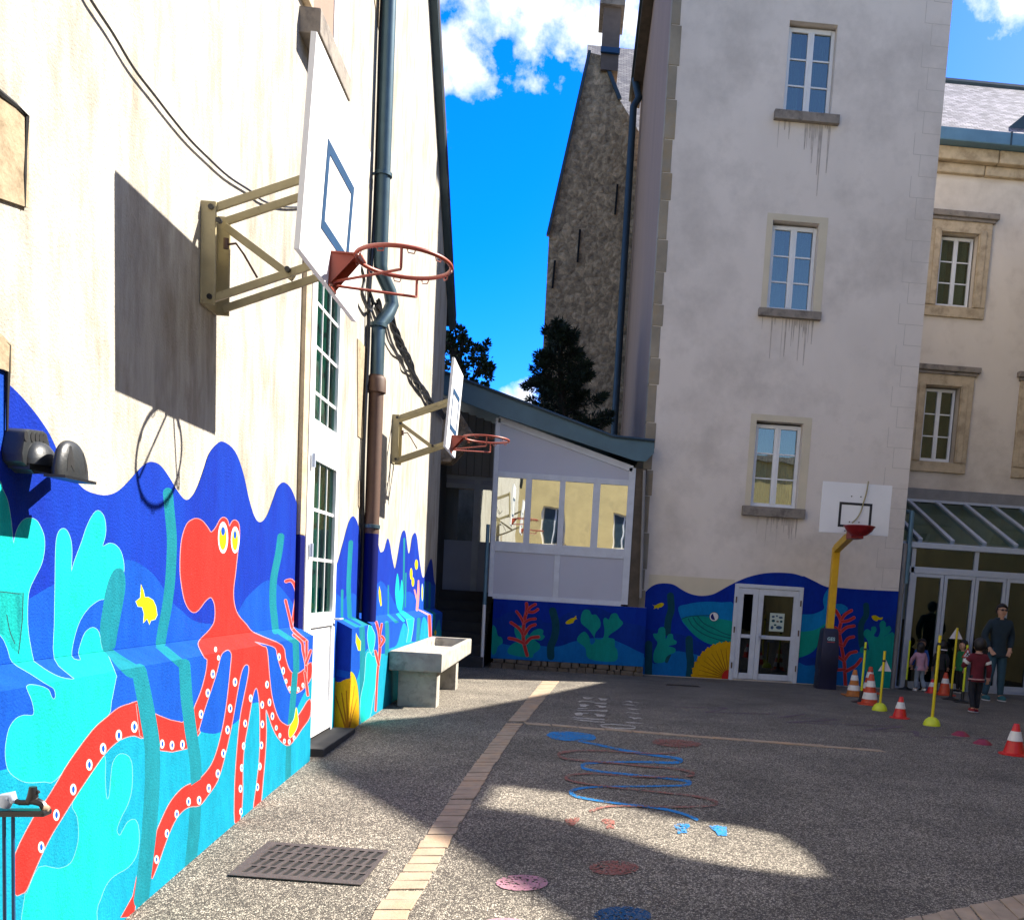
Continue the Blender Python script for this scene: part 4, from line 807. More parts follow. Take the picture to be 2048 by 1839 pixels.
b = MB(); vs = []; n1, n2 = 14, 32
for i in range(n1 + 1):
    a = PI / 2 * i / n1
    for j in range(n2): f = 2 * PI * j / n2; vs.append(c + Vector((RX * math.cos(f) * math.cos(a) ** .8, hw * math.sin(f) * math.cos(a) ** .8, hh * math.sin(a))))
b.add(vs, [(i * n2 + j, i * n2 + (j + 1) % n2, (i + 1) * n2 + (j + 1) % n2, (i + 1) * n2 + j) for i in range(n1) for j in range(n2)])
hood = b.build('hood', 'floodgrey', t, smooth=True)
def dome(y, a): f = y; k = 1.03; return c + Vector((RX * math.cos(f) * math.cos(a) ** .8 * k, hw * math.sin(f) * math.cos(a) ** .8 * k, hh * math.sin(a) * k))
for f0, w0, top in ((-.55, .20, .95), (.55, .16, .8)):
    b = MB()
    pts = [(f0 - w0, .12), (f0 - w0 * .9, top * .5), (f0 - w0 * .35, top), (f0 + w0 * .3, top * .97), (f0 + w0 * .8, top * .5), (f0 + w0, .12)]
    b.add([dome(f, a) for f, a in pts] + [dome(f0, .3), dome(f0, top * .6)], [(0, 1, 7, 6), (1, 2, 7), (2, 3, 7), (3, 4, 7), (4, 5, 6, 7)])
    b.build('hood_slot', 'blackmatte', hood, recalc=False)
b = MB(); b.box(c.x - RX, c.x + RX + .002, c.y - hw - .003, c.y + hw + .003, c.z - .010, c.z); b.build('hood_rim', 'black', hood)
b = MB(); b.bar((.04, .0, -.06), (c.x, c.y, c.z + .03), .03, .03); b.build('arm', 'black', t)

# hanging wire and cables on the wall
W1 = Zm(0, 0, 2.889, [(470, -120), (525, 0), (650, 190), (770, 390), (900, 560), (1000, 690), (1100, 810), (1200, 910), (1320, 1020), (1450, 1105), (1520, 1160), (1640, 1195), (1800, 1190), (2000, 1150)])
b = MB(); b.tube([PX(x, y, XW + .02) for x, y in catmull(W1, 4, False)], .006, 6); tag(b.build('wire', 'black', smooth=True), 'thin dark wire sagging across the cream wall above the near hoop', 'wire')
C1 = [PX(x, y, XW + .05) for x, y in catmull(Zm(600, 550, 3.64, [(560, 200), (600, 300), (650, 275), (690, 400), (720, 500), (760, 580), (800, 660), (830, 740), (870, 800), (910, 850), (950, 930), (1000, 980), (1050, 1040)]), 6, False)]
t = thing('cable_bundle', 'thick bundle of twisted black cables slanting down the wall beside the rain pipe', 'cable', tuple(C1[20]))
for k in range(5):
    b = MB(); pts = []
    for i, p in enumerate(C1): a = i * .35 + k * 1.3; rr = .028 + .012 * math.sin(i * .21 + k); pts.append(p - C1[20] + Vector((.6 * rr * math.cos(a), rr * math.sin(a), rr * math.cos(a))))
    b.tube(pts, .014 + .004 * (k % 2), 6); b.build('cable', 'black', t, smooth=True)
b = MB(); pts = [PX(x, y, XW + .03) for x, y in catmull(Zm(600, 550, 3.64, [(620, 380), (640, 470), (690, 560), (740, 600), (760, 680), (820, 720), (850, 800), (890, 830)]), 5, False)]; b.tube([p - C1[20] for p in pts], .010, 6); b.build('loose_cable', 'black', t, smooth=True)
b = MB(); b.tube([PX(x, y, XW + .03) for x, y in catmull([(766, -60), (764, 0), (760, 90), (757, 200), (753, 330), (748, 450), (742, 540), (738, 600), (736, 700), (730, 830), (726, 950), (725, 1100), (720, 1225)], 4, False)], .017, 8)
b.tube([PX(x, y, XW + .045) for x, y in catmull([(722, 535), (728, 560), (724, 590), (738, 620), (746, 610), (738, 580), (752, 620), (757, 640)], 4, False)], .014, 6)
tag(b.build('cable', 'black', smooth=True), 'single black cable running straight down the wall left of the rain pipe', 'cable')

# concrete trough bench
t = thing('trough_bench', 'long weathered concrete trough on two slab legs beside the blue wall', 'trough', (-1.52, 11.3, 0))
x0, x1, y0, y1, z0, z1 = -1.79, -1.24, 9.85, 12.95, .385, .59
b = MB(); bx = lambda *a: b.box(a[0] + 1.52, a[1] + 1.52, a[2] - 11.3, a[3] - 11.3, a[4], a[5])
O = [(x0, y0), (x1, y0), (x1, y1), (x0, y1)]; I = [(x0 + .06, y0 + .07), (x1 - .06, y0 + .07), (x1 - .06, y1 - .07), (x0 + .06, y1 - .07)]; ld = lambda p, z: (p[0] + 1.52, p[1] - 11.3, z)
v = [ld(p, z0) for p in O] + [ld(p, z1) for p in O] + [ld(p, z1) for p in I] + [ld(p, z1 - .12) for p in I]
b.add(v, [(3, 2, 1, 0)] + [(i, (i + 1) % 4, 4 + (i + 1) % 4, 4 + i) for i in range(4)] + [(4 + i, 4 + (i + 1) % 4, 8 + (i + 1) % 4, 8 + i) for i in range(4)] + [(8 + i, 8 + (i + 1) % 4, 12 + (i + 1) % 4, 12 + i) for i in range(4)] + [(12, 13, 14, 15)])
b.build('trough', 'concrete', t, bevel=.018)
for ya in (9.98, 11.75): b = MB(); bx(-1.71, -1.30, ya, ya + .24, -.02, .384); b.build('leg', 'concrete', t, bevel=.012)

# tap stand at the left edge
YTP = 2.95; q = PY(60, 1625, YTP); t = thing('tap_stand', 'old tap on a dark drip tray carried by thin blue pipes', 'tap', (q.x, YTP, g(YTP)))
L = lambda x, y, X=0: PY(x, y, YTP) - Vector((q.x, YTP, g(YTP)))
b = MB(); a, c = L(-90, 1624), L(97, 1624); b.bar(a, c, .05, .020); b.build('drip_tray', 'black', t, bevel=.008)
b = MB(); b.tube([L(22, 1598), L(40, 1604), L(58, 1604)], .009, 8); b.tube([L(58, 1604), L(66, 1590), L(66, 1572)], [.012, .016, .011], 10); b.tube([L(62, 1600), L(74, 1602), L(84, 1606), L(90, 1616)], [.012, .013, .012, .011], 8); b.tube([L(70, 1586, -1.58), L(78, 1582, -1.58)], .006, 6)
b.build('tap', 'black', t, smooth=True)
b = MB(); b.tube([L(8, 1612), L(14, 1594), L(22, 1590), L(28, 1604)], [.018, .022, .018, .012], 10); b.build('pipe_joint', 'alu', t, smooth=True)
b = MB(); b.tube([L(86, 1618), L(92, 1615), L(98, 1617)], [.008, .014, .008], 8); b.build('soap', 'paver', t, smooth=True)
for xx in (26, 8): p = L(xx, 1630); b = MB(); b.tube([p, Vector((p.x, p.y, -.02))], .0055, 8); b.build('pipe', 'boardblue', t, smooth=True)


# ================================================================== THE BACK OF THE YARD
YT = 15.6
def B2(b, name, m_, parent, **k):
    top = parent
    while top.parent: top = top.parent
    o = b.build(name, m_, parent, **k)
    if parent is top: o.matrix_parent_inverse = Matrix.Translation(-Vector(top.location))
    return o
def rectY(xl, yt, xr, yb, Y):
    xm, ym = (xl + xr) / 2, (yt + yb) / 2
    return PY(xl, ym, Y).x, PY(xr, ym, Y).x, PY(xm, yb, Y).z, PY(xm, yt, Y).z
def wall_holes(name, m_, parent, outline, holes, Y, depth, reveal_m=None):
    """wall in the plane Y with rectangular openings; holes: (x0,x1,z0,z1)"""
    vs = [Vector(p) for p in outline]; n = len(vs); es = [(i, (i + 1) % n) for i in range(n)]
    for h in holes:
        o = len(vs); vs += [Vector((h[0], h[2])), Vector((h[1], h[2])), Vector((h[1], h[3])), Vector((h[0], h[3]))]; es += [(o + i, o + (i + 1) % 4) for i in range(4)]
    V, _, Fc, *_ = delaunay_2d_cdt(vs, es, [], 0, 1e-5, False); b = MB(); b.v = [(p.x, Y, p.y) for p in V]
    for f in Fc:
        x = sum(V[i].x for i in f) / 3; z = sum(V[i].y for i in f) / 3
        if inside(x, z, outline) and not any(h[0] < x < h[1] and h[2] < z < h[3] for h in holes): b.f.append(tuple(f)); b.m.append(0)
    for h in holes:
        c = [(h[0], h[2]), (h[1], h[2]), (h[1], h[3]), (h[0], h[3])]
        for i in range(4): a, d = c[i], c[(i + 1) % 4]; b.add([(a[0], Y, a[1]), (a[0], Y + depth, a[1]), (d[0], Y + depth, d[1]), (d[0], Y, d[1])], [(0, 1, 2, 3)])
    o = B2(b, name, m_, parent, recalc=False)
    bm_ = bmesh.new(); bm_.from_mesh(o.data); bmesh.ops.recalc_face_normals(bm_, faces=bm_.faces)
    for f in bm_.faces:
        if abs(f.normal.y) > .9 and f.normal.y > 0: f.normal_flip()
    bm_.to_mesh(o.data); bm_.free(); return o
def casement(parent, x0, x1, z0, z1, Y, glass, rows=3, fw=.055, curt=True, mid=.05):
    b = MB(); d = .05
    b.box(x0, x0 + fw, Y, Y + d, z0, z1); b.box(x1 - fw, x1, Y, Y + d, z0, z1); b.box(x0 + fw, x1 - fw, Y, Y + d, z1 - fw, z1); b.box(x0 + fw, x1 - fw, Y, Y + d, z0, z0 + fw)
    xm = (x0 + x1) / 2; b.box(xm - mid, xm + mid, Y - .008, Y + d, z0 + fw, z1 - fw); b.box(xm - .012, xm + .012, Y - .02, Y - .007, z0 + fw, z1 - fw)
    w = B2(b, 'window', 'frame', parent, bevel=.004)
    for a, c in ((x0 + fw, xm - mid), (xm + mid, x1 - fw)):
        b = MB(); b.box(a, c, Y + .028, Y + .032, z0 + fw, z1 - fw); b.build('pane', glass, w)
        for k in range(1, rows): b = MB(); z = z0 + fw + (z1 - z0 - 2 * fw) * k / rows; b.box(a, c, Y + .012, Y + .027, z - .011, z + .011); b.build('glazing_bar', 'frame', w)
    if curt:
        for a, c, ph in ((x0 + fw, x0 + (x1 - x0) * .36, 0), (x1 - (x1 - x0) * .40, x1 - fw, 2)):
            b = MB(); n = 26
            for i in range(n): u, v_ = a + (c - a) * i / n, a + (c - a) * (i + 1) / n; b.add([(u, Y + .16 + .025 * math.sin(i * 1.3 + ph), z0), (v_, Y + .16 + .025 * math.sin(i * 1.3 + 1.3 + ph), z0), (v_, Y + .16 + .025 * math.sin(i * 1.3 + 1.3 + ph), z1), (u, Y + .16 + .025 * math.sin(i * 1.3 + ph), z1)], [(0, 1, 2, 3)])
            b.build('curtain', 'curtain', w, recalc=False)
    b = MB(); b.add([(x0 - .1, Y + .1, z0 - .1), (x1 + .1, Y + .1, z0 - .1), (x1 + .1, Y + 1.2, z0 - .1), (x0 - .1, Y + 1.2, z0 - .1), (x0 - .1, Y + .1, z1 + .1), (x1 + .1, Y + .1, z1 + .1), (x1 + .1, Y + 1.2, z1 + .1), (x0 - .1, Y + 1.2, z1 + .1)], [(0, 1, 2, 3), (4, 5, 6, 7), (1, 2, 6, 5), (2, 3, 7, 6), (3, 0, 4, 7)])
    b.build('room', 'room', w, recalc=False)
    return w

# --- tower -------------------------------------------------------------
TX0, TX1, TZ = 1.18, 5.62, 14.5
tower = thing('tower_house', 'tall grey rendered stair tower with three stacked casement windows and a whale mural', 'building', (3.4, YT, 0))
H = [rectY(1572.7, 44.5, 1669, 229, YT), rectY(1539.6, 443, 1632, 622, YT), rectY(1507, 843, 1600.5, 1015, YT)]
dh = rectY(1463, 1170, 1600, 1361, YT)
wall_holes('wall', 'towerp', tower, [(TX0, -.3), (TX1, -.3), (TX1, TZ), (TX0, TZ)], H + [(dh[0] + .02, dh[1] - .02, .02, dh[3] - .02)], YT, .2)
for i, h in enumerate(H):
    casement(tower, h[0] + .003, h[1] - .003, h[2] + .01, h[3] - .035, YT + .12, GL['tower'], fw=.062)
    sx = [(1547, 230.5, 1677, 247), (1516, 614, 1641, 637.5), (1483, 1017, 1608.5, 1034)][i]; r = rectY(sx[0], sx[1], sx[2], sx[3], YT)
    b = MB(); b.box(r[0], r[1], YT - .09, YT + .15, r[2], h[2] - .002); B2(b, 'window_sill', 'stonegrey', tower, bevel=.008)
    if i: 
        b = MB(); x0, x1, z0, z1 = h[0] - .10, h[1] + .14, h[2], h[3] + .10
        b.box(x0, h[0] - .002, YT - .006, YT + .01, z0, z1); b.box(h[1] + .002, x1, YT - .006, YT + .01, z0, z1); b.box(h[0] - .002, h[1] + .002, YT - .006, YT + .01, h[3] + .002, z1); B2(b, 'window_surround', 'lightp', tower)
    # dark run-off streaks under the sill
    b = MB()
    for k in range(26):
        x = random.choice([random.uniform(r[0] + .05, r[1] - .05), random.gauss(r[0] + .62 * (r[1] - r[0]), .12)]); l = random.choice([.06, .08, .12, .15, .2, .3, .5, .9 if i < 2 else .3]) * random.uniform(.7, 1.3); w_ = random.uniform(.004, .022)
        b.add([(x - w_, YT - .002 - k * .0001, r[2]), (x + w_, YT - .002 - k * .0001, r[2]), (x + w_ * .3, YT - .002 - k * .0001, r[2] - l), (x - w_ * .3, YT - .002 - k * .0001, r[2] - l)], [(0, 1, 2, 3)])
    B2(b, 'stain', 'streak', tower, recalc=False)
YS0, YS1 = YT, 24.0
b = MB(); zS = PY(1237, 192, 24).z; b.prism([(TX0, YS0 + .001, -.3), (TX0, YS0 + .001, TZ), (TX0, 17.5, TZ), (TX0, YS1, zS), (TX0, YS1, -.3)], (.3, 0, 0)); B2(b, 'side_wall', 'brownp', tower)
b = MB(); b.box(TX0 + .3, TX1, YT + 1.6, YS1, -.3, TZ - .1); b.box(TX1 - .02, TX1, YT + .2, YT + 1.6, -.3, TZ); B2(b, 'inner_wall', 'towerp', tower)
b = MB(); z = -.1; k = 0
while z < TZ:                                      # corner stones on the left edge
    h_ = random.choice([.34, .42, .5, .6]); w_ = .17 + (.03 if k % 2 else 0); b.box(TX0 - .012, TX0 + w_ - .04, YT - .012, YT + .28, z, z + h_ - .012, 0); z += h_; k += 1
B2(b, 'corner_stones', 'stonequoin', tower, bevel=.008)
b = MB(); z = .05; k = 0
while z < 12.5:                                    # scored joints of the flush corner stones on the right
    w_ = .30 if k % 2 else .42; b.box(TX1 - w_, TX1, YT - .0015, YT + .01, z, z + .008); b.box(TX1 - w_, TX1 - w_ + .008, YT - .0015, YT + .01, z + .008, z + .33); z += .33; k += 1
B2(b, 'joint', 'jointline', tower)
b = MB(); b.prism([(TX0 - .22, YT - .3, TZ), (TX0 - .22, 17.5, TZ), (TX0 - .22, YS1 + .1, zS), (TX0 - .22, YS1 + .1, zS + .16), (TX0 - .22, 17.5, TZ + .16), (TX0 - .22, YT - .3, TZ + .16)], (TX1 - TX0 + .4, 0, 0)); B2(b, 'roof', 'slate2', tower)
b = MB(); b.bar((TX0 - .12, 17.3, TZ - .02), (TX0 - .12, YS1 + .2, zS - .05), .22, .20); B2(b, 'eave_board', 'oldwood', tower)
b = MB(); b.bar((TX0 - .25, 17.3, TZ + .05), (TX0 - .25, YS1 + .2, zS + .03), .07, .09); B2(b, 'roof_edge', 'zincdark', tower)
b = MB(); px_ = .98; b.tube([(TX0 - .2, YS1 - .6, zS + .1), (px_ + .12, YS1 - .7, zS - .35), (px_, YS1 - .8, zS - .6), (px_, YS1 - .8, -.2)], .085, 12); B2(b, 'downpipe', 'zincdark', tower, smooth=True)
b = MB(); r = rectY(1288, 1153, 1470, 1220, YT); b.box(TX0 + .2, dh[0] - .01, YT - .004, YT + .01, .3, r[3]); 
B2(b, 'base_render', 'lightp', tower)
# whale mural
I_ = lambda p: Zm(1250, 1100, 5.0675, p); J_ = lambda p: Zm(1500, 1150, 6.334, p)
sh = []
add('deep', catmull([(1262, 1230)] + I_([(100, 560), (150, 500), (200, 430), (270, 365), (340, 338), (430, 335), (500, 350), (580, 400), (650, 435), (720, 455), (800, 460), (890, 445), (970, 405), (1050, 360), (1140, 315), (1250, 270), (1400, 235), (1550, 225), (1700, 235), (1800, 262)]) + J_([(690, 12), (830, 80), (930, 130), (1010, 152), (1110, 155), (1400, 178), (1900, 202), (2100, 210)]), 4, False) + [(1850, 1500), (1250, 1480)])
add('mid2', sm(I_([(60, 820), (200, 800), (460, 830), (700, 900), (1000, 1080), (1100, 1100), (1100, 1500), (60, 1500)]) , 3))
add('mid2', sm(J_([(560, 1050), (700, 1040), (900, 1000), (1100, 640), (1400, 600), (1700, 560), (1900, 560), (1900, 1600), (560, 1600)]), 3))
add('midl', sm(I_([(60, 1010), (300, 1150), (480, 1030), (600, 1030), (760, 1065), (900, 1100), (1100, 1150), (1100, 1500), (60, 1500)]), 3))
add('midl', sm(J_([(600, 1125), (700, 1140), (860, 1135), (1000, 1130), (1100, 1090), (1200, 1020), (1330, 975), (1450, 1000), (1560, 1300), (1600, 1500), (560, 1500)]), 3))
add('fern', stroke(I_([(460, 460), (468, 600), (440, 700), (428, 830)]), 14)); add('fern', stroke(I_([(650, 900), (655, 1050), (665, 1150), (650, 1300)]), 15)); add('fern', stroke(J_([(1470, 380), (1472, 500), (1410, 620), (1408, 800), (1420, 900)]), 12)); add('fern', stroke(I_([(240, 950), (235, 1400)]), 15))
add('whale', sm(I_([(540, 578), (620, 548), (720, 528), (850, 520), (980, 528), (1120, 555), (1200, 900), (1060, 1000), (930, 970), (800, 925), (690, 845), (610, 760), (572, 700)]), 3))
add('wgreen', sm(I_([(577, 700), (640, 680), (700, 670), (800, 668), (900, 690), (1000, 700), (1120, 740), (1200, 900), (1050, 990), (930, 968), (800, 925), (690, 845), (620, 762)]), 3))
for P in ([(640, 690), (690, 770), (800, 850), (950, 905), (1080, 930)], [(690, 680), (740, 750), (850, 825), (980, 870), (1085, 895)], [(740, 672), (800, 740), (900, 790), (1000, 840), (1090, 865)]): add('wline', stroke(I_(P), 2))
add('wline', stroke(I_([(575, 695), (640, 672), (740, 662), (850, 660)]), 2))
ec = I_([(902, 672)])[0]; add('wline', ell(*ec, 10, 10)); add('mwhite', ell(*ec, 8.6, 8.6, 20)); add('eyeblue', [(ec[0] + 6.6 * math.cos(a), ec[1] + 6.6 * math.sin(a)) for a in [1.25 + PI * i / 10 for i in range(11)]])
add('whale', sm(J_([(560, 500), (690, 495), (800, 488), (900, 450), (940, 412), (925, 330), (940, 250), (975, 190), (1000, 175), (1030, 260), (1060, 340), (1090, 362), (1150, 360), (1210, 385), (1242, 425), (1200, 465), (1150, 495), (1080, 520), (1000, 600), (860, 680), (700, 715), (560, 720)]), 3))
add('wgreen', sm(J_([(560, 725), (680, 712), (800, 695), (900, 650), (965, 600), (920, 700), (890, 830), (820, 940), (740, 1000), (640, 1035), (560, 1040)]), 3))
add('wcoral', sm(I_([(300, 890), (285, 845), (330, 840), (340, 795), (378, 776), (408, 800), (412, 900), (440, 850), (482, 850), (492, 900), (522, 920), (515, 950), (440, 970), (505, 990), (505, 1035), (440, 1060), (400, 1130), (300, 1135), (290, 1040), (330, 940)]), 3))
add('fern', sm(I_([(405, 1130), (420, 1080), (470, 1050), (450, 1100), (430, 1140)]), 3))
add('wcoral', sm(J_([(1650, 700), (1640, 620), (1680, 570), (1720, 600), (1722, 650), (1770, 640), (1790, 690), (1750, 740), (1700, 775), (1850, 765), (1850, 1500), (1520, 1500), (1500, 1400), (1480, 1250), (1450, 1150), (1475, 1000), (1400, 980), (1395, 930), (1430, 900), (1480, 920), (1510, 950), (1490, 830), (1440, 760), (1450, 700), (1495, 680), (1530, 705), (1540, 655), (1590, 650), (1602, 700), (1570, 760), (1620, 780)]), 3))
for P, w in (([(1210, 1420), (1200, 1200), (1190, 1080), (1150, 850), (1130, 700), (1150, 600), (1135, 530), (1080, 440)], 5.2), ([(1150, 580), (1200, 500), (1285, 445)], 4.6), ([(1160, 585), (1240, 575), (1318, 535)], 4.6), ([(1140, 730), (1220, 660), (1318, 640)], 4.4), ([(1185, 890), (1240, 800), (1312, 778)], 4.4), ([(1200, 1070), (1260, 990), (1345, 965)], 4.6), ([(1210, 1215), (1330, 1150), (1405, 1062)], 5), ([(1140, 710), (1080, 660)], 4), ([(1165, 885), (1100, 862)], 4), ([(1185, 1080), (1090, 1012)], 4), ([(1200, 1190), (1070, 1200)], 4)):
    add('coralred', stroke(J_(P), w), 'coralpink', 1.0)
add('yel', sm(I_([(278, 548), (302, 558), (330, 545), (370, 530), (396, 545), (370, 575), (342, 582), (335, 600), (325, 582), (290, 596), (298, 570)]), 3)); add('yel', sm(J_([(1540, 520), (1565, 506), (1600, 508), (1640, 533), (1685, 530), (1668, 560), (1625, 562), (1605, 580), (1560, 560)]), 3))
sx, sy = I_([(1045, 1295)])[0]; R_ = [math.radians(a) for a in range(180, 275, 5)]; fan = []
for i in range(19):
    a = math.radians(180 + 5.1 * i); rr = 71 + (2.2 if i % 2 else 0); fan += [(sx + rr * math.cos(a - .03), sy + rr * math.sin(a - .03)), (sx + (rr + 2) * math.cos(a), sy + (rr + 2) * math.sin(a))]
add('shell', fan + [(sx + 30, sy - 70), (sx + 30, sy + 30), (sx - 74, sy + 20)])
for i in range(9): a = math.radians(186 + 10 * i); add('brown', stroke([(sx + 12 * math.cos(a), sy + 12 * math.sin(a)), (sx + 60 * math.cos(a), sy + 60 * math.sin(a))], [2.2, .9], False))
add('octo', ell(sx, sy, 13, 17))
P_ = lambda X, y, z: proj((X, y, z))
YM = YT - .007; dx0, dx1, dz1 = dh[0] + .02, dh[1] - .02, dh[3] - .02
clip = [P_(TX0 - .03, YM, 2.4), P_(TX1, YM, 2.4), P_(TX1, YM, .01), P_(dx1, YM, .01), P_(dx1, YM, dz1), P_(dx0, YM, dz1), P_(dx0, YM, .01), P_(TX0 - .03, YM, .01)]
o = painted('mural', sh, clip, lambda x, y: PY(x, y, YM), tower); o.matrix_parent_inverse = Matrix.Translation(-Vector(tower.location))
# double door
b = MB(); x0, x1, z1 = dh[0], dh[1], dh[3]; z0 = .0; Y = YT - .03
b.box(x0, x0 + .07, Y, Y + .1, z0, z1); b.box(x1 - .07, x1, Y, Y + .1, z0, z1); b.box(x0 + .07, x1 - .07, Y, Y + .1, z1 - .06, z1)
door = B2(b, 'door', 'frameold', tower, bevel=.006)
def leaf(a, c, st, name='door_leaf'):
    b = MB(); Yl = Y + .012; zz0, zz1 = .03, z1 - .065; zm_ = .75
    b.box(a, a + st, Yl, Yl + .05, zz0, zz1); b.box(c - st, c, Yl, Yl + .05, zz0, zz1); b.box(a + st, c - st, Yl, Yl + .05, zz1 - .10, zz1); b.box(a + st, c - st, Yl, Yl + .05, zz0, zz0 + .10); b.box(a + st, c - st, Yl, Yl + .05, zm_ - .03, zm_ + .03)
    l_ = b.build(name, 'frameold', door, bevel=.005)
    for u, v_ in ((zz0 + .10, zm_ - .03), (zm_ + .03, zz1 - .10)): b = MB(); b.box(a + st, c - st, Yl + .025, Yl + .03, u, v_); b.build('pane', GL['cons'], l_)
    return l_
xm = x0 + .07 + (x1 - x0 - .14) * .335
leaf(x0 + .07, xm - .002, .09); l2 = leaf(xm + .002, x1 - .07, .085)
b = MB(); b.tube([(xm + .05, Y, .77), (xm + .05, Y - .05, .77), (xm + .15, Y - .055, .765)], .010, 8); b.box(xm + .035, xm + .065, Y, Y + .012, .68, .82); b.build('handle', 'alu', l2)
for xx in (x0 + .035, x1 - .035):
    for z_ in (.25, .85, 1.35): b = MB(); b.tube([(xx, Y - .006, z_ - .05), (xx, Y - .006, z_ + .05)], .012, 6); b.build('hinge', 'iron', door)
b = MB(); b.box(x0 - .2, x1 + .2, YT + .22, YT + 1.5, -.05, 2.2); b.build('hall', 'warmroom', door)
# notice on the door glass
N0, N1 = PY(1541, 1225, Y - .0), PY(1567, 1263, Y)
t = thing('notice', 'small laminated notice with blue fish pictures taped to the door glass', 'notice', ((N0.x + N1.x) / 2, Y + .02, (N0.z + N1.z) / 2))
w_, h_ = (N1.x - N0.x) / 2, (N0.z - N1.z) / 2; b = MB(); b.box(-w_, w_, -.003, .001, -h_, h_); b.build('sheet', 'noticepaper', t)
b = MB(); random.seed(3)
for i, (u, v_, a, c_, m_) in enumerate([(-.55, .6, .22, .12, 0), (-.05, .7, .15, .1, 0), (.5, .55, .3, .12, 0), (-.5, .15, .25, .15, 1), (.1, .1, .2, .1, 2), (.6, .12, .2, .14, 1), (-.2, -.3, .2, .1, 1), (.35, -.55, .45, .2, 0), (-.6, -.6, .22, .2, 0)]):
    n = 10; b.add([(w_ * u + w_ * a * math.cos(2 * PI * k / n), -.0045, h_ * v_ + h_ * c_ * math.sin(2 * PI * k / n)) for k in range(n)], [tuple(range(n))], m_)
b.build('picture', ['boardblue', 'fern', 'iron'], t, recalc=False)

M['chimneyr'] = mat('chimney_render', (.13, .10, .085), .9, .15, 5)
# --- stone gable house behind ------------------------------------------
YG = 24.1; gh = thing('stone_house', 'old rubble stone gable house with a tall chimney behind the glazed porch', 'building', (.2, YG, 0))
def gp(x, y): p = PY(x, y, YG); return (p.x, p.z)
el, ap, rv = gp(1098, 470), gp(1180, 105), gp(1205, 112)
rr = (gp(1238, 200)[0] + .02, gp(1238, 200)[1])
b = MB(); outl = [(el[0] - .02, -.3), el, ap, rv, rr, (2.6, rr[1] - 2.6), (2.6, -.3)]
b.prism([(x, YG, z) for x, z in outl], (0, .6, 0)); B2(b, 'gable_wall', 'rubble', gh)
b = MB(); b.bar((el[0] - .03, YG - .02, el[1] - .03), (ap[0] - .01, YG - .02, ap[1] + .01), .12, .07); b.bar((rv[0], YG - .02, rv[1]), (rr[0], YG - .02, rr[1]), .10, .09); B2(b, 'verge', 'zincdark', gh)
b = MB(); c0, c1 = PY(1203, 100, YG), PY(1238, 100, YG); zt_, zb_ = PY(1215, 18, YG).z, PY(1215, 118, YG).z
b.box(c0.x, c1.x, YG - .1, YG + .9, zb_ - .3, zt_); ch = B2(b, 'chimney', 'chimneyr', gh)
b = MB(); b.box(c0.x - .10, c1.x + .08, YG - .2, YG + 1.0, zt_, zt_ + .16); b.build('cap', 'stonegrey', ch)
b = MB(); b.box(c0.x - .02, c1.x + .02, YG - .18, YG - .1, zb_ + .06, zb_ + .18); b.build('flashing', 'boardblue', ch)
for (x, y, l) in ((1235, 370, 60), (1160, 460, 65), (1110, 522, 55)):
    p0, p1 = PY(x, y, YG), PY(x - 5, y + l, YG); b = MB(); b.bar((p0.x, YG - .03, p0.z), (p1.x, YG - .03, p1.z), .05, .05); B2(b, 'wall_anchor', 'blackmatte', gh)
def roofquad(name, P, m_, parent, th=.12):
    P = [Vector(p) for p in P]; n = (P[1] - P[0]).cross(P[3] - P[0]).normalized(); b = MB(); b.add(P + [p - n * th for p in P], [(0, 1, 2, 3), (7, 6, 5, 4), (0, 4, 5, 1), (1, 5, 6, 2), (2, 6, 7, 3), (3, 7, 4, 0)])
    o = B2(b, name, m_, parent, recalc=False); uv = o.data.uv_layers.new(name='UVMap'); e1 = (P[1] - P[0]).normalized(); e2 = n.cross(e1)
    for lo in o.data.loops: d = o.data.vertices[lo.vertex_index].co - P[0]; uv.data[lo.index].uv = (d.dot(e1), d.dot(e2))
    return o
a_, c_ = PY(1240, 205, 26), PY(1195, 95, 26); r0 = PY(1300, 95, 34)
roofquad('roof', [(c_.x - .3, 25.2, c_.z - 2.6), (3.2, 25.2, c_.z - 2.6), (3.2, 31, PY(1250, 97, 31).z), (c_.x - .3, 31, PY(1250, 97, 31).z)], 'slate2', gh)

# --- right-hand facade and its roof -------------------------------------
YB = 18.3; fb = thing('school_house', 'warm rendered school wing with moulded stone windows and a slate roof', 'building', (9, YB, 0))
zc0, zc1 = PY(1962, 356, YB).z, PY(1962, 306, YB).z
wb = [rectY(1872, 476, 1940, 616, YB + .16), rectY(1840.6, 778, 1904, 923, YB + .16)]
pitch = rectY(2052, 778, 2115, 923, YB)[0] - rectY(1840.6, 778, 1904, 923, YB)[0]
FX1 = 16.5; holes = []
for k in range(4):
    for w in wb: holes.append((w[0] - .03 + k * pitch, w[1] + .03 + k * pitch, w[2] - .03, w[3] + .03))
wall_holes('wall', 'facadep', fb, [(TX1 - .5, -.3), (FX1, -.3), (FX1, zc1 + .1), (TX1 - .5, zc1 + .1)], holes, YB, .25)
sur = [rectY(1850, 440, 1966, 640, YB), rectY(1822, 745, 1937, 950, YB)]
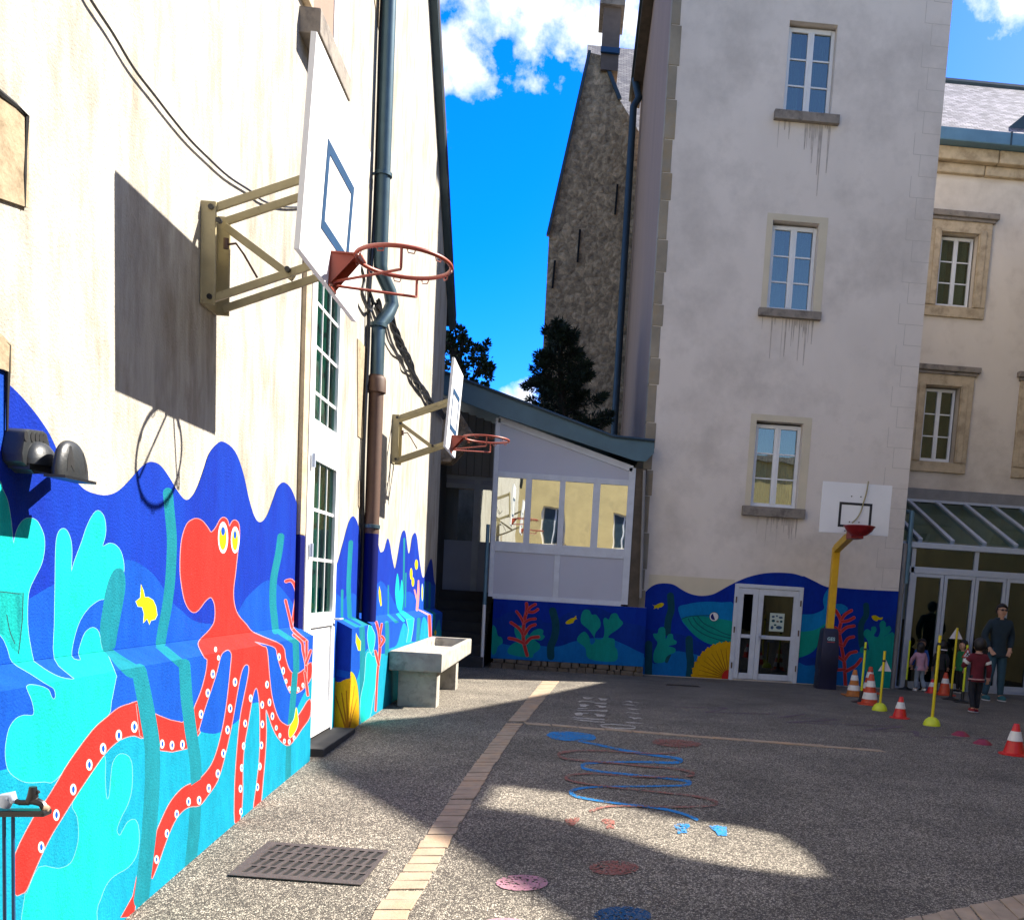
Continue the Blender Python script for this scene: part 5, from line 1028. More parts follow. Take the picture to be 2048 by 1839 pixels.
for k in range(4):
    for i, w in enumerate(wb):
        dx = k * pitch; casement(fb, w[0] + dx, w[1] + dx, w[2], w[3], YB + .14, GL['roofglass'], curt=(k == 0 and i == 0), mid=.04)
        s_ = sur[i]; hx0, hx1, hz0, hz1 = w[0] - .03 + dx, w[1] + .03 + dx, w[2] - .03, w[3] + .03; lw = hx0 - .24; rw = hx1 + .24
        b = MB(); b.box(lw, hx0, YB - .06, YB + .02, hz0, hz1); b.box(hx1, rw, YB - .06, YB + .02, hz0, hz1); b.box(lw, rw, YB - .06, YB + .02, hz1, hz1 + .26); b.box(lw, rw, YB - .05, YB + .02, hz0 - .2, hz0)
        b.box(lw + .1, hx0 - .02, YB - .075, YB - .061, hz0, hz1 + .05); b.box(hx1 + .02, rw - .1, YB - .075, YB - .061, hz0, hz1 + .05)
        B2(b, 'window_surround', 'stone', fb, bevel=.012)
        b = MB(); b.box(lw - .08, rw + .1, YB - .13, YB, hz1 + .262, hz1 + .37); b.box(lw - .03, rw + .05, YB - .09, YB, hz1 + .2, hz1 + .261); B2(b, 'window_hood', 'stonegrey', fb, bevel=.02)
b = MB(); x = TX1 - .4
while x < FX1:
    l_ = random.uniform(.9, 1.5); zz_ = zc0; b.box(x, min(x + l_ - .012, FX1), YB - .10, YB + .1, zc0 + .01, zc0 + (zc1 - zc0) * .42); b.box(x + .2, min(x + l_ + .188, FX1), YB - .22, YB + .1, zc0 + (zc1 - zc0) * .43, zc1 - .02); x += l_
B2(b, 'cornice', 'stone', fb, bevel=.03)
b = MB(); b.box(TX1 - .4, FX1, YB - .42, YB - .12, zc1 - .018, zc1 + .21); gt = B2(b, 'gutter', 'zinc', fb, bevel=.02)
b = MB(); [b.box(x, x + .03, YB - .43, YB - .21, zc1 - .015, zc1 + .22) for x in [TX1 + .6 + 1.55 * i for i in range(7)]]; b.build('gutter_joint', 'zincdark', gt)
zr = PY(1962, 171, 22).z; roofquad('roof', [(TX1 - .3, YB - .3, zc1 + .2), (FX1, YB - .3, zc1 + .2), (FX1, 22, zr), (TX1 - .3, 22, zr)], 'slate', fb)
b = MB(); b.tube([(TX1 - .3, 22, zr), (FX1, 22, zr)], .09, 8); B2(b, 'ridge', 'zincdark', fb)
d0 = PY(2008, 290, YB - .1); b = MB(); b.prism([(d0.x, 18.6, zc1 + .45), (d0.x + 1.0, 18.6, zc1 + 1.35), (d0.x + 2, 18.6, zc1 + .45)], (0, 2.2, 0)); B2(b, 'roof_shadow_prism', 'zincdark', fb)  # added dark prism standing for a shadow on the roof slope
b = MB(); b.box(TX1 - .3, FX1, YB + 1.6, 25, -.3, zc0); B2(b, 'inner_wall', 'facadep', fb)

# --- conservatory -------------------------------------------------------
YC = 15.9; CX0 = PY(1822, 1200, YC).x; CX1 = 9.4
cs = thing('conservatory', 'glazed lean-to with grey folding doors and sloping glass roof', 'conservatory', (9, YC, 0))
zbm1, zbm0 = PY(1960, 1096, YC).z, PY(1960, 1104, YC).z; zf = PY(1945, 1012, YB).z; zf1 = PY(1945, 985, YB).z
b = MB(); b.box(TX1 - .06, CX1, YC - .10, YC + .05, zbm0, zbm1 + .03); B2(b, 'gutter_beam', 'alu', cs, bevel=.01)
b = MB(); b.box(TX1 + .02, CX1, YB - .12, YB - .02, zf, zf1); B2(b, 'flashing', 'leadgrey', cs)
b = MB(); b.box(TX1 + .02, CX1, YB - .14, YB - .121, zf, zf + .05); B2(b, 'ridge_bar', 'alu', cs)
dwid = PY(1886, 1160, YC).x; xs_ = [PY(x, 1160, YC).x for x in (1824, 1886.5, 1950, 2012.5)]; dw = (xs_[3] - xs_[0]) / 3
xs_ = [xs_[0] + dw * i for i in range(12)]
for i in range(11):
    x = xs_[0] + .08 + i * dw * 1.02
    if i in (0,): pass
    b = MB(); b.bar((x, YB - .1, zf - .01), (x, YC, zbm1 + .06), .075, .09); B2(b, 'rafter', 'alu', cs, bevel=.006)
b = MB(); b.bar((TX1 + .06, YB - .1, zf - .01), (TX1 + .06, YC, zbm1 + .06), .075, .09); B2(b, 'rafter', 'zinc', cs, bevel=.006)
b = MB(); n_ = Vector((0, -(zf - zbm1), -(YB - YC))).normalized()
b.add([(TX1 + .05, YC - .03, zbm1 + .06), (CX1, YC - .03, zbm1 + .06), (CX1, YB - .1, zf), (TX1 + .05, YB - .1, zf)], [(0, 1, 2, 3)]); B2(b, 'roof_glass', GL['roofglass'], cs, recalc=False)
zt0, zt1 = PY(1960, 1141, YC).z, PY(1960, 1154, YC).z
b = MB(); b.box(xs_[0] - .08, CX1, YC - .05, YC + .04, zt1, zt0); B2(b, 'transom_rail', 'alu', cs, bevel=.01)
b = MB()
for k in range(6): x = xs_[0] - .02 + k * dw * 2; b.box(x - .035, x + .035, YC - .04, YC + .04, zt0, zbm0)
B2(b, 'transom_mullion', 'alu', cs)
b = MB(); b.box(xs_[0], CX1, YC, YC + .01, zt0, zbm0); B2(b, 'transom_glass', GL['cons'], cs)
for i in range(11):
    a, c = xs_[i] + .005, xs_[i + 1] - .005; st = .055; b = MB(); b.box(a, a + st, YC - .04, YC + .03, .03, zt1); b.box(c - st, c, YC - .04, YC + .03, .03, zt1); b.box(a + st, c - st, YC - .04, YC + .03, zt1 - .06, zt1); b.box(a + st, c - st, YC - .04, YC + .03, .03, .13)
    d_ = B2(b, 'folding_door', 'alu', cs, bevel=.006); b = MB(); b.box(a + st, c - st, YC - .005, YC + .005, .13, zt1 - .06); b.build('pane', GL['cons'], d_)
b = MB(); b.box(TX1 - .1, CX1, YC - .07, YB, .0, .025); B2(b, 'sill', 'alu', cs)
for x, w, dy in ((xs_[0] - .06, .07, -.05), (xs_[0] - .16, .06, .02), (xs_[0] - .25, .05, -.02)): b = MB(); b.box(x, x + w, YC + dy, YC + dy + .08, 0, zbm0 - .001); B2(b, 'corner_post', 'alu', cs, bevel=.008)
xp = TX1 + .07; b = MB(); b.tube([(xp, YC - .2, zbm0 + .05), (xp, YC - .2, 0)], .05, 12); b.tube([(xp, YC - .2, 1.62), (xp, YC - .2, 1.72)], .062, 12); B2(b, 'downpipe', 'leadgrey', cs, smooth=True)
b = MB(); b.tube([(TX1 + .12, YB - .6, zf - .15), (TX1 + .16, YC - .16, zbm1 + .5), (TX1 + .16, YC - .16, 1.8)], .045, 10); B2(b, 'vent_pipe', 'zinc', cs, smooth=True)
# indoor furniture seen through the glass
b = MB(); b.box(TX1, CX1, YC + .1, YB, .02, .03); B2(b, 'floor', 'roomc', cs)
for x, w, h_, m_ in ((6.45, .5, 1.15, 'woodcab'), (7.65, .3, .5, 'frame'), (8.4, .9, .75, 'woodcab'), (9.8, .8, 1.2, 'woodcab')):
    t = thing('cabinet', {6.45: 'low wooden cabinet behind the leftmost glass door', 7.65: 'small white box on the floor behind the conservatory glass', 8.4: 'low table cabinet beyond the man behind the glass', 9.8: 'cabinet far right inside the conservatory'}[x], 'cabinet', (x, 17.6, .03))
    b = MB(); b.box(-w / 2, w / 2, -.2, .2, 0, h_); b.build('body', m_, t, bevel=.01); b = MB(); b.box(-w / 2 + .03, -.01, -.215, -.2, .05, h_ - .05); b.build('door', m_, t); b = MB(); b.box(.01, w / 2 - .03, -.215, -.2, .05, h_ - .05); b.build('door', m_, t)

# --- glazed porch --------------------------------------------------------
YP = 15.35; pc = thing('porch', 'glazed entrance porch with pale blue panels under a sloping zinc roof', 'porch', (0, YP, 0))
F_ = .045
pl = PY(980, 1100, YP).x; prx = PY(1262, 1100, YP).x
def pz(x, y): return PY(x, y, YP).z
zw0, zw1 = pz(1100, 1091), pz(1100, 960); zb_ = pz(1100, 1197); rows = {}
zc_ = pz(1100, 1108)
b = MB()
b.box(pl, pl + .075, YP, YP + .08, zb_ - .02, pz(990, 835)); b.box(prx - .11, prx, YP, YP + .08, zb_ - .02, pz(1262, 935))
b.box(pl + .075, prx - .11, YP, YP + .07, zb_ - .05, zb_ + .03); b.box(pl + .075, prx - .11, YP + .001, YP + .07, zc_, zw0 + .02)
b.box(pl + .075, prx - .11, YP + .001, YP + .07, zw1, zw1 + .09)
mx = PY(1113, 1150, YP).x; b.box(mx - .045, mx + .045, YP + .002, YP + .07, zb_ + .03, zc_)
zL, zR = pz(990, 835), pz(1262, 935); b.bar((pl + .04, YP + .03, zL - .02), (prx - .05, YP + .03, zR - .02), .06, .10)
fr_ = B2(b, 'frame', 'frameold', pc, bevel=.004)
gx = [(PY(x0_, 1025, YP).x, PY(x1_, 1025, YP).x) for x0_, x1_ in ((992, 1049), (1061, 1117), (1128, 1184), (1198, 1255))]
b = MB()
for (a, c), (a2, c2) in zip(gx, gx[1:]): b.box(c, a2, YP + .002, YP + .07, zw0 + .02, zw1)
b.build('mullion', 'frameold', fr_)
for a, c in gx: b = MB(); b.box(a, c, YP + .03, YP + .036, zw0 + .02, zw1); b.build('pane', GL['porch'], fr_)
b = MB(); b.box(pl + .075, mx - .045, YP + .02, YP + .04, zb_ + .03, zc_); B2(b, 'panel', 'panel', pc)
b = MB(); b.box(mx + .045, prx - .11, YP + .02, YP + .04, zb_ + .03, zc_); B2(b, 'panel', 'panel', pc)
b = MB(); b.prism([(pl + .075, YP + .02, zw1 + .09), (prx - .11, YP + .02, zw1 + .09), (prx - .11, YP + .02, zR - .05), (pl + .075, YP + .02, zL - .05)], (0, .02, 0)); B2(b, 'panel', 'panel', pc)
# low mural wall and rubble footing
xl_, xr_ = PY(985, 1250, YP - .05).x, PY(1291, 1260, YP - .05).x; YL_ = YP - .06; ztl = zb_ - .05; zbl = .16
b = MB(); b.box(xl_, xr_, YL_, YP + .3, zbl, ztl); B2(b, 'low_wall', 'towerp', pc)
H_ = lambda p: Zm(850, 1100, 4.054, p); sh = []
sh.append(('deep', [(900, 1100), (1400, 1100), (1400, 1400), (900, 1400)]))
add('mid2', sm(H_([(400, 560), (570, 555), (680, 500), (800, 510), (900, 535), (1000, 590), (1150, 510), (1300, 470), (1400, 465), (1550, 530), (1650, 590), (1900, 680), (1900, 1100), (400, 1100)]), 3))
add('midl', sm(H_([(400, 740), (570, 745), (700, 770), (900, 770), (1000, 780), (1100, 775), (1200, 740), (1350, 712), (1480, 712), (1600, 755), (1765, 835), (1900, 880), (1900, 1100), (400, 1100)]), 3))
add('fern', stroke(H_([(1035, 490), (1060, 600), (1050, 700), (1020, 780), (1020, 860)]), 15))
add('wcoral', sm(H_([(680, 840), (685, 780), (730, 745), (760, 740), (730, 680), (730, 620), (790, 610), (830, 640), (840, 690), (880, 650), (930, 635), (960, 650), (955, 680), (972, 700), (940, 730), (890, 725), (930, 760), (930, 800), (880, 840), (860, 870)]), 3)); add('wcoral', sm(H_([(540, 830), (545, 620), (575, 630), (590, 690), (620, 705), (630, 750), (590, 780), (575, 830)]), 3))
add('wcoral', sm(H_([(1265, 535), (1288, 485), (1332, 485), (1352, 520), (1388, 522), (1420, 570), (1420, 620), (1385, 665), (1378, 715), (1440, 715), (1455, 650), (1445, 570), (1462, 545), (1490, 560), (1510, 518), (1552, 510), (1575, 550), (1605, 592), (1560, 640), (1502, 680), (1488, 708), (1535, 720), (1540, 780), (1560, 815), (1540, 900), (1330, 880), (1300, 790), (1238, 740), (1240, 700), (1290, 658), (1330, 700), (1345, 762), (1378, 740), (1368, 700), (1325, 640), (1268, 590)]), 3))
for P, w in (([(828, 850), (800, 740), (798, 640), (808, 560), (825, 480), (823, 432)], 5), ([(742, 495), (775, 540), (800, 590)], 3.6), ([(822, 515), (850, 465), (895, 437)], 4), ([(838, 498), (880, 500), (915, 478)], 4), ([(805, 585), (850, 560), (895, 555)], 3.6), ([(697, 585), (760, 630), (800, 690)], 4.4), ([(808, 680), (850, 620), (893, 602)], 4.4), ([(682, 712), (740, 725), (805, 755)], 4.6), ([(820, 750), (860, 710), (920, 702)], 4.6)): add('coralred', stroke(H_(P), w), 'coralpink', 1)
add('yel', sm(H_([(1142, 580), (1180, 553), (1208, 545), (1225, 528), (1225, 545), (1234, 556), (1212, 565), (1200, 588), (1150, 598)]), 3))
Yq = YL_ - .004; o = painted('mural', sh, [P_(xl_, Yq, ztl), P_(xr_, Yq, ztl), P_(xr_, Yq, zbl), P_(xl_, Yq, zbl)], lambda x, y: PY(x, y, Yq), pc); o.matrix_parent_inverse = Matrix.Translation(-Vector(pc.location))
b = MB(); random.seed(5); x = xl_
while x < xr_:
    l_ = random.uniform(.10, .24); h1 = random.uniform(.06, .10); b.box(x, min(x + l_ - .01, xr_), YL_ - random.uniform(.0, .03), YP, -.05, h1); b.box(x + .04, min(x + l_ + .02, xr_), YL_ - random.uniform(.0, .03), YP, h1 + .004, zbl - .004); x += l_
B2(b, 'rubble_footing', 'footing', pc, bevel=.012)
# zinc roof
e = [PY(*p, YP - .15) for p in ((700, 675), (923, 757), (1226, 875), (1309, 884), (1308, 905), (1292, 922), (1271, 921), (850 + 500 / 3.64, 700 + 462 / 3.64), (923, 802), (700, 715))]
b = MB(); b.prism([tuple(p) for p in e], (0, .06, 0)); B2(b, 'fascia', 'zincroof', pc)
b = MB(); P0_, P1_, P2_ = e[1], e[2], e[3]; d = (P1_ - P0_).normalized(); A = e[0]
b.add([A, P1_, P2_, P2_ + Vector((0, 6, 0)), P1_ + Vector((0, 6, 0)), A + Vector((0, 6, 0))], [(0, 1, 4, 5), (1, 2, 3, 4)]); b.add([v + Vector((0, .06, -.05)) for v in (A, P1_, P2_, P2_ + Vector((0, 6, 0)), P1_ + Vector((0, 6, 0)), A + Vector((0, 6, 0)))], [(5, 4, 1, 0), (4, 3, 2, 1)]); B2(b, 'roof', 'zincroof', pc, recalc=False)
b = MB(); b.tube([Vector(A) + Vector((0, -.02, .02)), P1_ + Vector((0, -.02, .02)), P2_ + Vector((0, -.02, .02))], .025, 6); B2(b, 'roof_edge', 'zincdark', pc)
# recessed entrance: cladding, doors, stair
YD = 17.0; b = MB(); zcl = PY(930, 950, YD).z; x = -3.2
eA, eB = PY(700, 700, YP - .15), PY(1226, 900, YP - .15)
while x < pl: b.box(x, x + .125, YD, YD + .04, zcl, eA.z + (eB.z - eA.z) * (x + .125 - eA.x) / (eB.x - eA.x)); x += .135
B2(b, 'cladding', 'cladgrey', pc)
zr_ = lambda x: eA.z + (eB.z - eA.z) * (x - eA.x) / (eB.x - eA.x)
b = MB(); b.prism([(-3.2, YD + .05, zcl), (pl, YD + .05, zcl), (pl, YD + .05, zr_(pl) - .02), (-3.2, YD + .05, zr_(-3.2) - .02)], (0, .1, 0)); B2(b, 'backing', 'darkwall', pc)
fx = [PY(x, 1050, YD).x for x in (884, 945, 958, 984)]; zg0, zg1 = PY(920, 1080, YD).z, PY(920, 975, YD).z; zdb = PY(920, 1180, YD).z; zdt = PY(920, 935, YD).z
b = MB(); b.box(fx[0] - .12, fx[0], YD + .05, YD + .1, zdb, zcl); b.box(fx[1], fx[2], YD + .04, YD + .1, zdb, zcl); b.box(fx[3], fx[3] + .1, YD + .05, YD + .1, zdb, zcl); b.box(fx[0], fx[3], YD + .051, YD + .1, zg1, zg1 + .08); b.box(fx[0], fx[3], YD + .051, YD + .1, zcl - .06, zcl)
ed = B2(b, 'entrance_door', 'framegrey', pc)
for a, c in ((fx[0], fx[1]), (fx[2], fx[3])):
    b = MB(); b.box(a, c, YD + .07, YD + .09, zdb, zg0); b.build('panel', 'panelgrey', ed); b = MB(); b.box(a, c, YD + .07, YD + .09, zg1 + .08, zcl - .06); b.build('panel', 'panelgrey', ed)
    b = MB(); b.box(a, c, YD + .075, YD + .08, zg0, zg1); b.build('pane', GL['porch'], ed)
b = MB(); n = 7; y0_ = 15.15
for i in range(n): b.box(-3.3, xl_ - .12, y0_ + i * .25, YD + .3, i * zdb / n - .02, (i + 1) * zdb / n)
B2(b, 'stairs', 'darkstep', pc)
b = MB(); b.box(pl - .02, pl + .0, YP + .08, YD, zdb, zL); B2(b, 'side_panel', 'panelgrey', pc)
b = MB(); b.box(-3.4, prx, YD + .3, YD + 4, -.3, 3.6); b.box(-5, -2.2, YP - .2, YD + 4, -.3, 3.4); B2(b, 'inner_wall', 'darkwall', pc)
b = MB(); b.box(prx, 1.22, YP + .02, YP + .15, 0.2, zR); B2(b, 'side_post', 'oldwood', pc)
b = MB(); b.tube([PY(1289, 940, YP - .02), PY(1284, 1100, YP - .02), PY(1281, 1195, YP - .02)], .025, 8); B2(b, 'downpipe', 'leadgrey', pc, smooth=True)
b = MB(); pb = PG(963, 1334); b.tube([(pb.x, pb.y, 0), (pb.x, pb.y, 1.02)], .028, 10); po = B2(b, 'corner_post', 'frame', pc, smooth=True)
b = MB(); b.tube([(pb.x, pb.y, 1.02), (pb.x, pb.y, 2.3)], .03, 10); b.build('painted_section', 'zinc', po, smooth=True)
b = MB(); b.prism([(-2.6, 15.0, 3.2), (-1.9, 15.0, 3.2), (-1.55, 15.0, 3.65), (-1.9, 15.0, 4.15), (-2.6, 15.0, 4.3)], (0, .5, 0)); B2(b, 'chimney_stub', 'rubble', pc, bevel=.04)

# --- outside the picture: an added shading wall, and the wing reflected in the panes
ob = thing('shade_blocker', 'unseen wall sheet standing for a right-hand building, shaped to shade the yard', 'building', (9.5, 8, 0))
def silh(X, Y, Zg=None): zg = g(Y) if Zg is None else Zg; k = 9.5 - X; return (Y + SUN.y / SUN.x * k, zg + SUN.z / SUN.x * k)
outl = [(-22, -.3), (-22, 4)] + [silh(*p) for p in ((2.6, 1.2), (.9, 3.2), (.08, 4.16), (-.29, 4.72), (-.70, 5.32), (-1.16, 5.92), (-1.68, 6.62), (-1.95, 7.2), (-1.95, 8.3), (-1.74, 8.85), (-1.31, 9.29), (-.8, 10.36), (-.32, 11.47), (.1, 12.5), (.83, 14.36), (1.0, 15.2))]
outl += [(18.2, outl[-1][1]), (18.2, -.3)]
hole = [silh(*p) for p in ((-.38, 6.45), (.11, 6.30), (.74, 5.84), (1.15, 5.74), (1.38, 5.6), (1.47, 5.31), (1.49, 4.88), (1.33, 4.90), (1.04, 4.99), (.74, 5.12), (.49, 5.38), (.08, 5.70), (-.2, 5.84), (-.42, 5.90))]  # opening cut so that a strip of sun reaches the ground
vs = [Vector(p) for p in outl]; es = [(i, (i + 1) % len(outl)) for i in range(len(outl))]; o_ = len(vs); vs += [Vector(p) for p in hole]; es += [(o_ + i, o_ + (i + 1) % len(hole)) for i in range(len(hole))]
V, _, Fc, *_ = delaunay_2d_cdt(vs, es, [], 0, 1e-5, False); b = MB(); b.v = [(9.5, p.x, p.y) for p in V]
for f in Fc:
    y = sum(V[i].x for i in f) / 3; z = sum(V[i].y for i in f) / 3
    if inside(y, z, outl) and not inside(y, z, hole): b.f.append(tuple(f)); b.m.append(0)
B2(b, 'wall', 'ochre', ob, recalc=False)
rb = thing('rear_school_wing', 'ochre stone wing with arched openings behind the photographer', 'building', (0, -13, 0))
rh = []
for k in range(9): rh.append((-14 + k * 3.2, -13.0 + k * 3.2, 3.4, 5.0))
wall_holes('wall', 'ochre', rb, [(-16, -.3), (14, -.3), (14, 8.2), (-16, 8.2)], rh, -13, -.25)
b = MB(); b.box(-16, 14, -12.95, -12.8, 2.35, 2.5); b.box(-16, 14, -12.95, -12.7, 7.9, 8.2); B2(b, 'string_course', 'stonegrey', rb)
for h in rh: b = MB(); b.box(h[0], h[1], -13.2, -13.14, h[2], h[3]); w = B2(b, 'window', 'frame', rb); b = MB(); b.box(h[0] + .07, (h[0] + h[1]) / 2 - .04, -13.135, -13.13, h[2] + .07, h[3] - .07); b.box((h[0] + h[1]) / 2 + .04, h[1] - .07, -13.135, -13.13, h[2] + .07, h[3] - .07); b.build('pane', 'zincdark', w); b = MB(); b.box(h[0] - .1, h[1] + .1, -12.95, -12.8, h[2] - .15, h[2]); b.build('sill', 'stonegrey', w)
for k in range(7):
    cx_ = -12 + k * 4; b = MB(); b.prism([(cx_ + 1.3 * math.cos(a * PI / 12), -12.97, .9 + 1.2 * math.sin(a * PI / 12)) for a in range(13)] + [(cx_ - 1.3, -12.97, 0), (cx_ + 1.3, -12.97, 0)], (0, .01, 0)); B2(b, 'arch_opening', 'blackmatte', rb)
    b = MB(); b.tube([(cx_ + 1.42 * math.cos(a * PI / 12), -12.93, .9 + 1.32 * math.sin(a * PI / 12)) for a in range(13)], .09, 6); B2(b, 'arch_moulding', 'stone', rb)


# ================================================================== YARD THINGS
M['conered'] = mat('cone_red', (.55, .010, .009), .4, .12, 9, col2=(.30, .03, .02), c2amt=.5, c2scale=14); M['coneorange'] = mat('cone_orange', (.48, .045, .012), .5, .2, 9, col2=(.22, .06, .03), c2amt=.6, c2scale=14)
M['coneold'] = mat('cone_weathered_orange', (.36, .12, .02), .6, .25, 9); M['conewhite'] = mat('cone_white', (.62, .62, .62), .5, .08, 12, col2=(.3, .28, .26), c2amt=.4, c2scale=20, c2lo=.58, c2hi=.66)
M['fluo'] = mat('fluorescent_yellow', (.52, .60, .02), .4, .05, 6); M['poleyel'] = mat('pole_yellow', (.62, .50, .008), .4, .05, 6); M['maroon'] = mat('maroon_rubber', (.20, .01, .035), .5, .1, 9)
M['signwhite'] = mat('sign_white', (.62, .60, .68), .5, .03, 6); M['signred'] = mat('sign_red', (.4, .02, .02), .5, .05, 6)
def cone(label, px, py, h, r, mats, bands, group, base=True):
    p = PG(px, py); t = thing('traffic_cone', label, 'cone', (p.x, p.y, g(p.y)), group=group)
    rt = r * .22; zb = h * .05
    b = MB()
    if base == 'square': b.box(-r * 1.25, r * 1.25, -r * 1.25, r * 1.25, 0, h * .05); b.build('base', mats[0], t, bevel=h * .02)
    else: b.lathe([(r * 1.25, 0), (r * 1.25, h * .03), (r * 1.02, h * .05), (r * .9, h * .06)], 28); b.build('base', mats[0], t, smooth=True)
    rad = lambda z: r * .88 + (rt - r * .88) * (z - zb) / (h - zb)
    b = MB(); b.lathe([(rad(z), z) for z in (zb, h * .5, h * .985)] + [(rt * .8, h), (rt * .55, h), (rt * .5, h * .93)], 28); b.build('body', mats[0], t, smooth=True)
    for z0, z1 in bands: b = MB(); b.lathe([(rad(z0 * h) + .0005, z0 * h), (rad(z0 * h) + .0035, z0 * h + .002), (rad(z1 * h) + .0035, z1 * h - .002), (rad(z1 * h) + .0005, z1 * h)], 28); b.build('band', mats[1], t, smooth=True)
    return t
cone('small bright red cone with one white band, nearest, at the right edge of the photo', 2027, 1508, .305, .115, ('conered', 'conewhite'), [(.45, .76)], 'small red cones')
cone('small bright red cone with one white band between the two round footed poles', 1799, 1435, .265, .10, ('conered', 'conewhite'), [(.45, .76)], 'small red cones')
cone('small red cone beside the child in pink, far back by the glass doors', 1863, 1385, .235, .09, ('conered', 'conewhite'), [(.45, .76)], 'small red cones')
cone('front one of the two tall striped orange cones standing together', 1738, 1408, .43, .13, ('coneorange', 'conewhite'), [(.18, .40), (.58, .78)], 'tall orange cones')
cone('tall orange cone half hidden behind another tall cone', 1737, 1385, .42, .125, ('coneorange', 'conewhite'), [(.18, .40), (.58, .8)], 'tall orange cones', 'square')
cone('faded brownish orange cone nearest the yellow basketball post', 1706, 1391, .40, .12, ('coneold', 'conewhite'), [(.22, .42), (.60, .80)], 'tall orange cones', 'square')
cone('dirty orange cone with a single grey band by the tall pole with a white triangle', 1888, 1389, .37, .115, ('coneorange', 'conewhite'), [(.52, .74)], 'tall orange cones', 'square')
def pole(label, px, py, h, foot, r=.0165, sign=None, zs=None, lean=0, clip=None):
    p = PG(px, py); t = thing('marker_pole', label, 'pole', (p.x, p.y, g(p.y)), group='yellow marker poles')
    if foot == 'dome': b = MB(); b.lathe([(.10, 0), (.10, .012), (.095, .035), (.075, .072), (.045, .095), (.022, .104), (.0, .105)], 28); b.build('foot', 'fluo', t, smooth=True); z0 = .06
    else: b = MB(); b.lathe([(.13, 0), (.13, .012), (.05, .03), (.026, .05), (.024, .17), (.0, .171)], 24); b.build('foot', 'black', t, smooth=True); z0 = .15
    b = MB(); b.tube([(0, 0, z0), (lean * h, 0, h)], r, 12); b.build('shaft', 'poleyel' if foot == 'dome' and h > .9 or sign else 'fluo', t, smooth=True)
    if clip: b = MB(); b.lathe([(r, -.015), (r + .007, -.012), (r + .007, .012), (r, .015)], 12, (lean * clip, 0, clip)); b.build('clip', 'black', t, smooth=True)
    if sign:
        dx, s_ = sign; b = MB(); c = (lean * zs + dx, .02, zs)
        b.prism([(c[0] - s_ / 2, c[1], c[2] - s_ * .43), (c[0] + s_ / 2, c[1], c[2] - s_ * .43), (c[0], c[1], c[2] + s_ * .43)], (0, .004, 0)); b.build('sign', 'signwhite', t)
    return t
pole('tall yellow pole in a round fluorescent foot, nearest of the poles', 1863, 1450, 1.07, 'dome', .018, clip=.97)
tp = pole('yellow pole in a round fluorescent foot carrying a small white triangle', 1759, 1420, .79, 'dome', sign=(.03, .18), zs=.60, clip=.66)
pole('yellow pole in a black foot left of the tall striped cones', 1721, 1404, .86, 'black', clip=.76)
pole('tallest yellow pole in a black foot with a white triangle at its top', 1901, 1398, 1.12, 'black', sign=(.0, .21), zs=1.04)
t = pole('yellow pole in a black foot carrying a red edged triangle sign with a black cross', 1924, 1404, .88, 'black')
b = MB(); z = .76; s_ = .15; b.prism([(-s_ * .55, -.02, z - s_ * .5), (s_ * .55, -.02, z - s_ * .5), (0, -.02, z + s_ * .55)], (0, .004, 0)); sg = b.build('sign', 'signred', t)
b = MB(); b.add([(-s_ * .38, -.0215, z - s_ * .4), (s_ * .38, -.0215, z - s_ * .4), (0, -.0215, z + s_ * .34)], [(0, 1, 2)]); b.build('sign_face', 'signwhite', sg, recalc=False)
b = MB(); b.bar((-.025, -.024, z - .05), (.025, -.024, z + .01), .003, .012); b.bar((.025, -.0245, z - .05), (-.025, -.0245, z + .01), .003, .012); b.build('cross', 'black', sg)
b = MB(); b.box(-.06, .06, -.02, -.016, z - .17, z - .085); b.build('lower_plate', 'signwhite', t); b = MB(); b.box(-.02, .02, -.024, -.021, z - .17, z - .085); b.build('plate_stripe', 'poleyel', t)
pole('yellow pole in a black foot at the far left of the glass doors', 1811, 1378, .84, 'black')
b = MB(); p = PG(1863, 1450); b.tube([(p.x + .02, p.y, .905), (p.x + .10, p.y, .90)], .006, 6); o = tag(b.build('hook', 'signwhite', smooth=True), 'little pale hook sticking out sideways near the top of the nearest yellow pole', 'hook')
for (x, y, lab) in ((1921, 1470, 'left of the two maroon rubber marker discs'), (1965, 1487, 'right of the two maroon rubber marker discs, nearer the red cone')):
    p = PG(x, y); b = MB(); b.lathe([(.10, 0), (.096, .008), (.04, .048), (.03, .05), (.0, .05)], 28); o = b.build('marker_disc', 'maroon', smooth=True); o.location = (p.x, p.y, g(p.y)); tag(o, lab, 'marker disc', 'maroon marker discs')

# yellow basketball post
p = PG(1649, 1376); t = thing('basketball_post', 'yellow steel basketball post with a navy padded foot and a white board', 'basketball hoop', (p.x, p.y, 0))
YBd = 13.75; bc = PY(1711, 1066, YBd); xo, yo = p.x, p.y
zt_ = PY(1674, 1094, yo).z; b = MB(); w = .055
b.box(-w + .0, w, -w, w, .5, zt_); b.build('pole', 'yellow', t, bevel=.008)
bz = PY(1711, 1075, YBd).z
b = MB(); b.bar((.0, 0, zt_ - .03), (bc.x - xo - .02, YBd + .10 - yo, bz + .06), .10, .12); b.build('arm', 'yellow', t, bevel=.008)
r = rectY(1642, 966, 1781, 1068, YBd); b = MB(); b.box(r[0] - xo, r[1] - xo, YBd - yo, YBd - yo + .03, r[2], r[3]); bd = b.build('backboard', 'boardw', t, bevel=.004)
s_ = rectY(1677, 1005, 1743, 1055, YBd); b = MB(); lw = .036; yq = YBd - yo - .004
for q in ((s_[0], s_[1], s_[3] - lw, s_[3]), (s_[0], s_[1], s_[2], s_[2] + lw), (s_[0], s_[0] + lw, s_[2] + lw, s_[3] - lw), (s_[1] - lw, s_[1], s_[2] + lw, s_[3] - lw)): b.box(q[0] - xo, q[1] - xo, yq, yq + .0035, q[2], q[3])
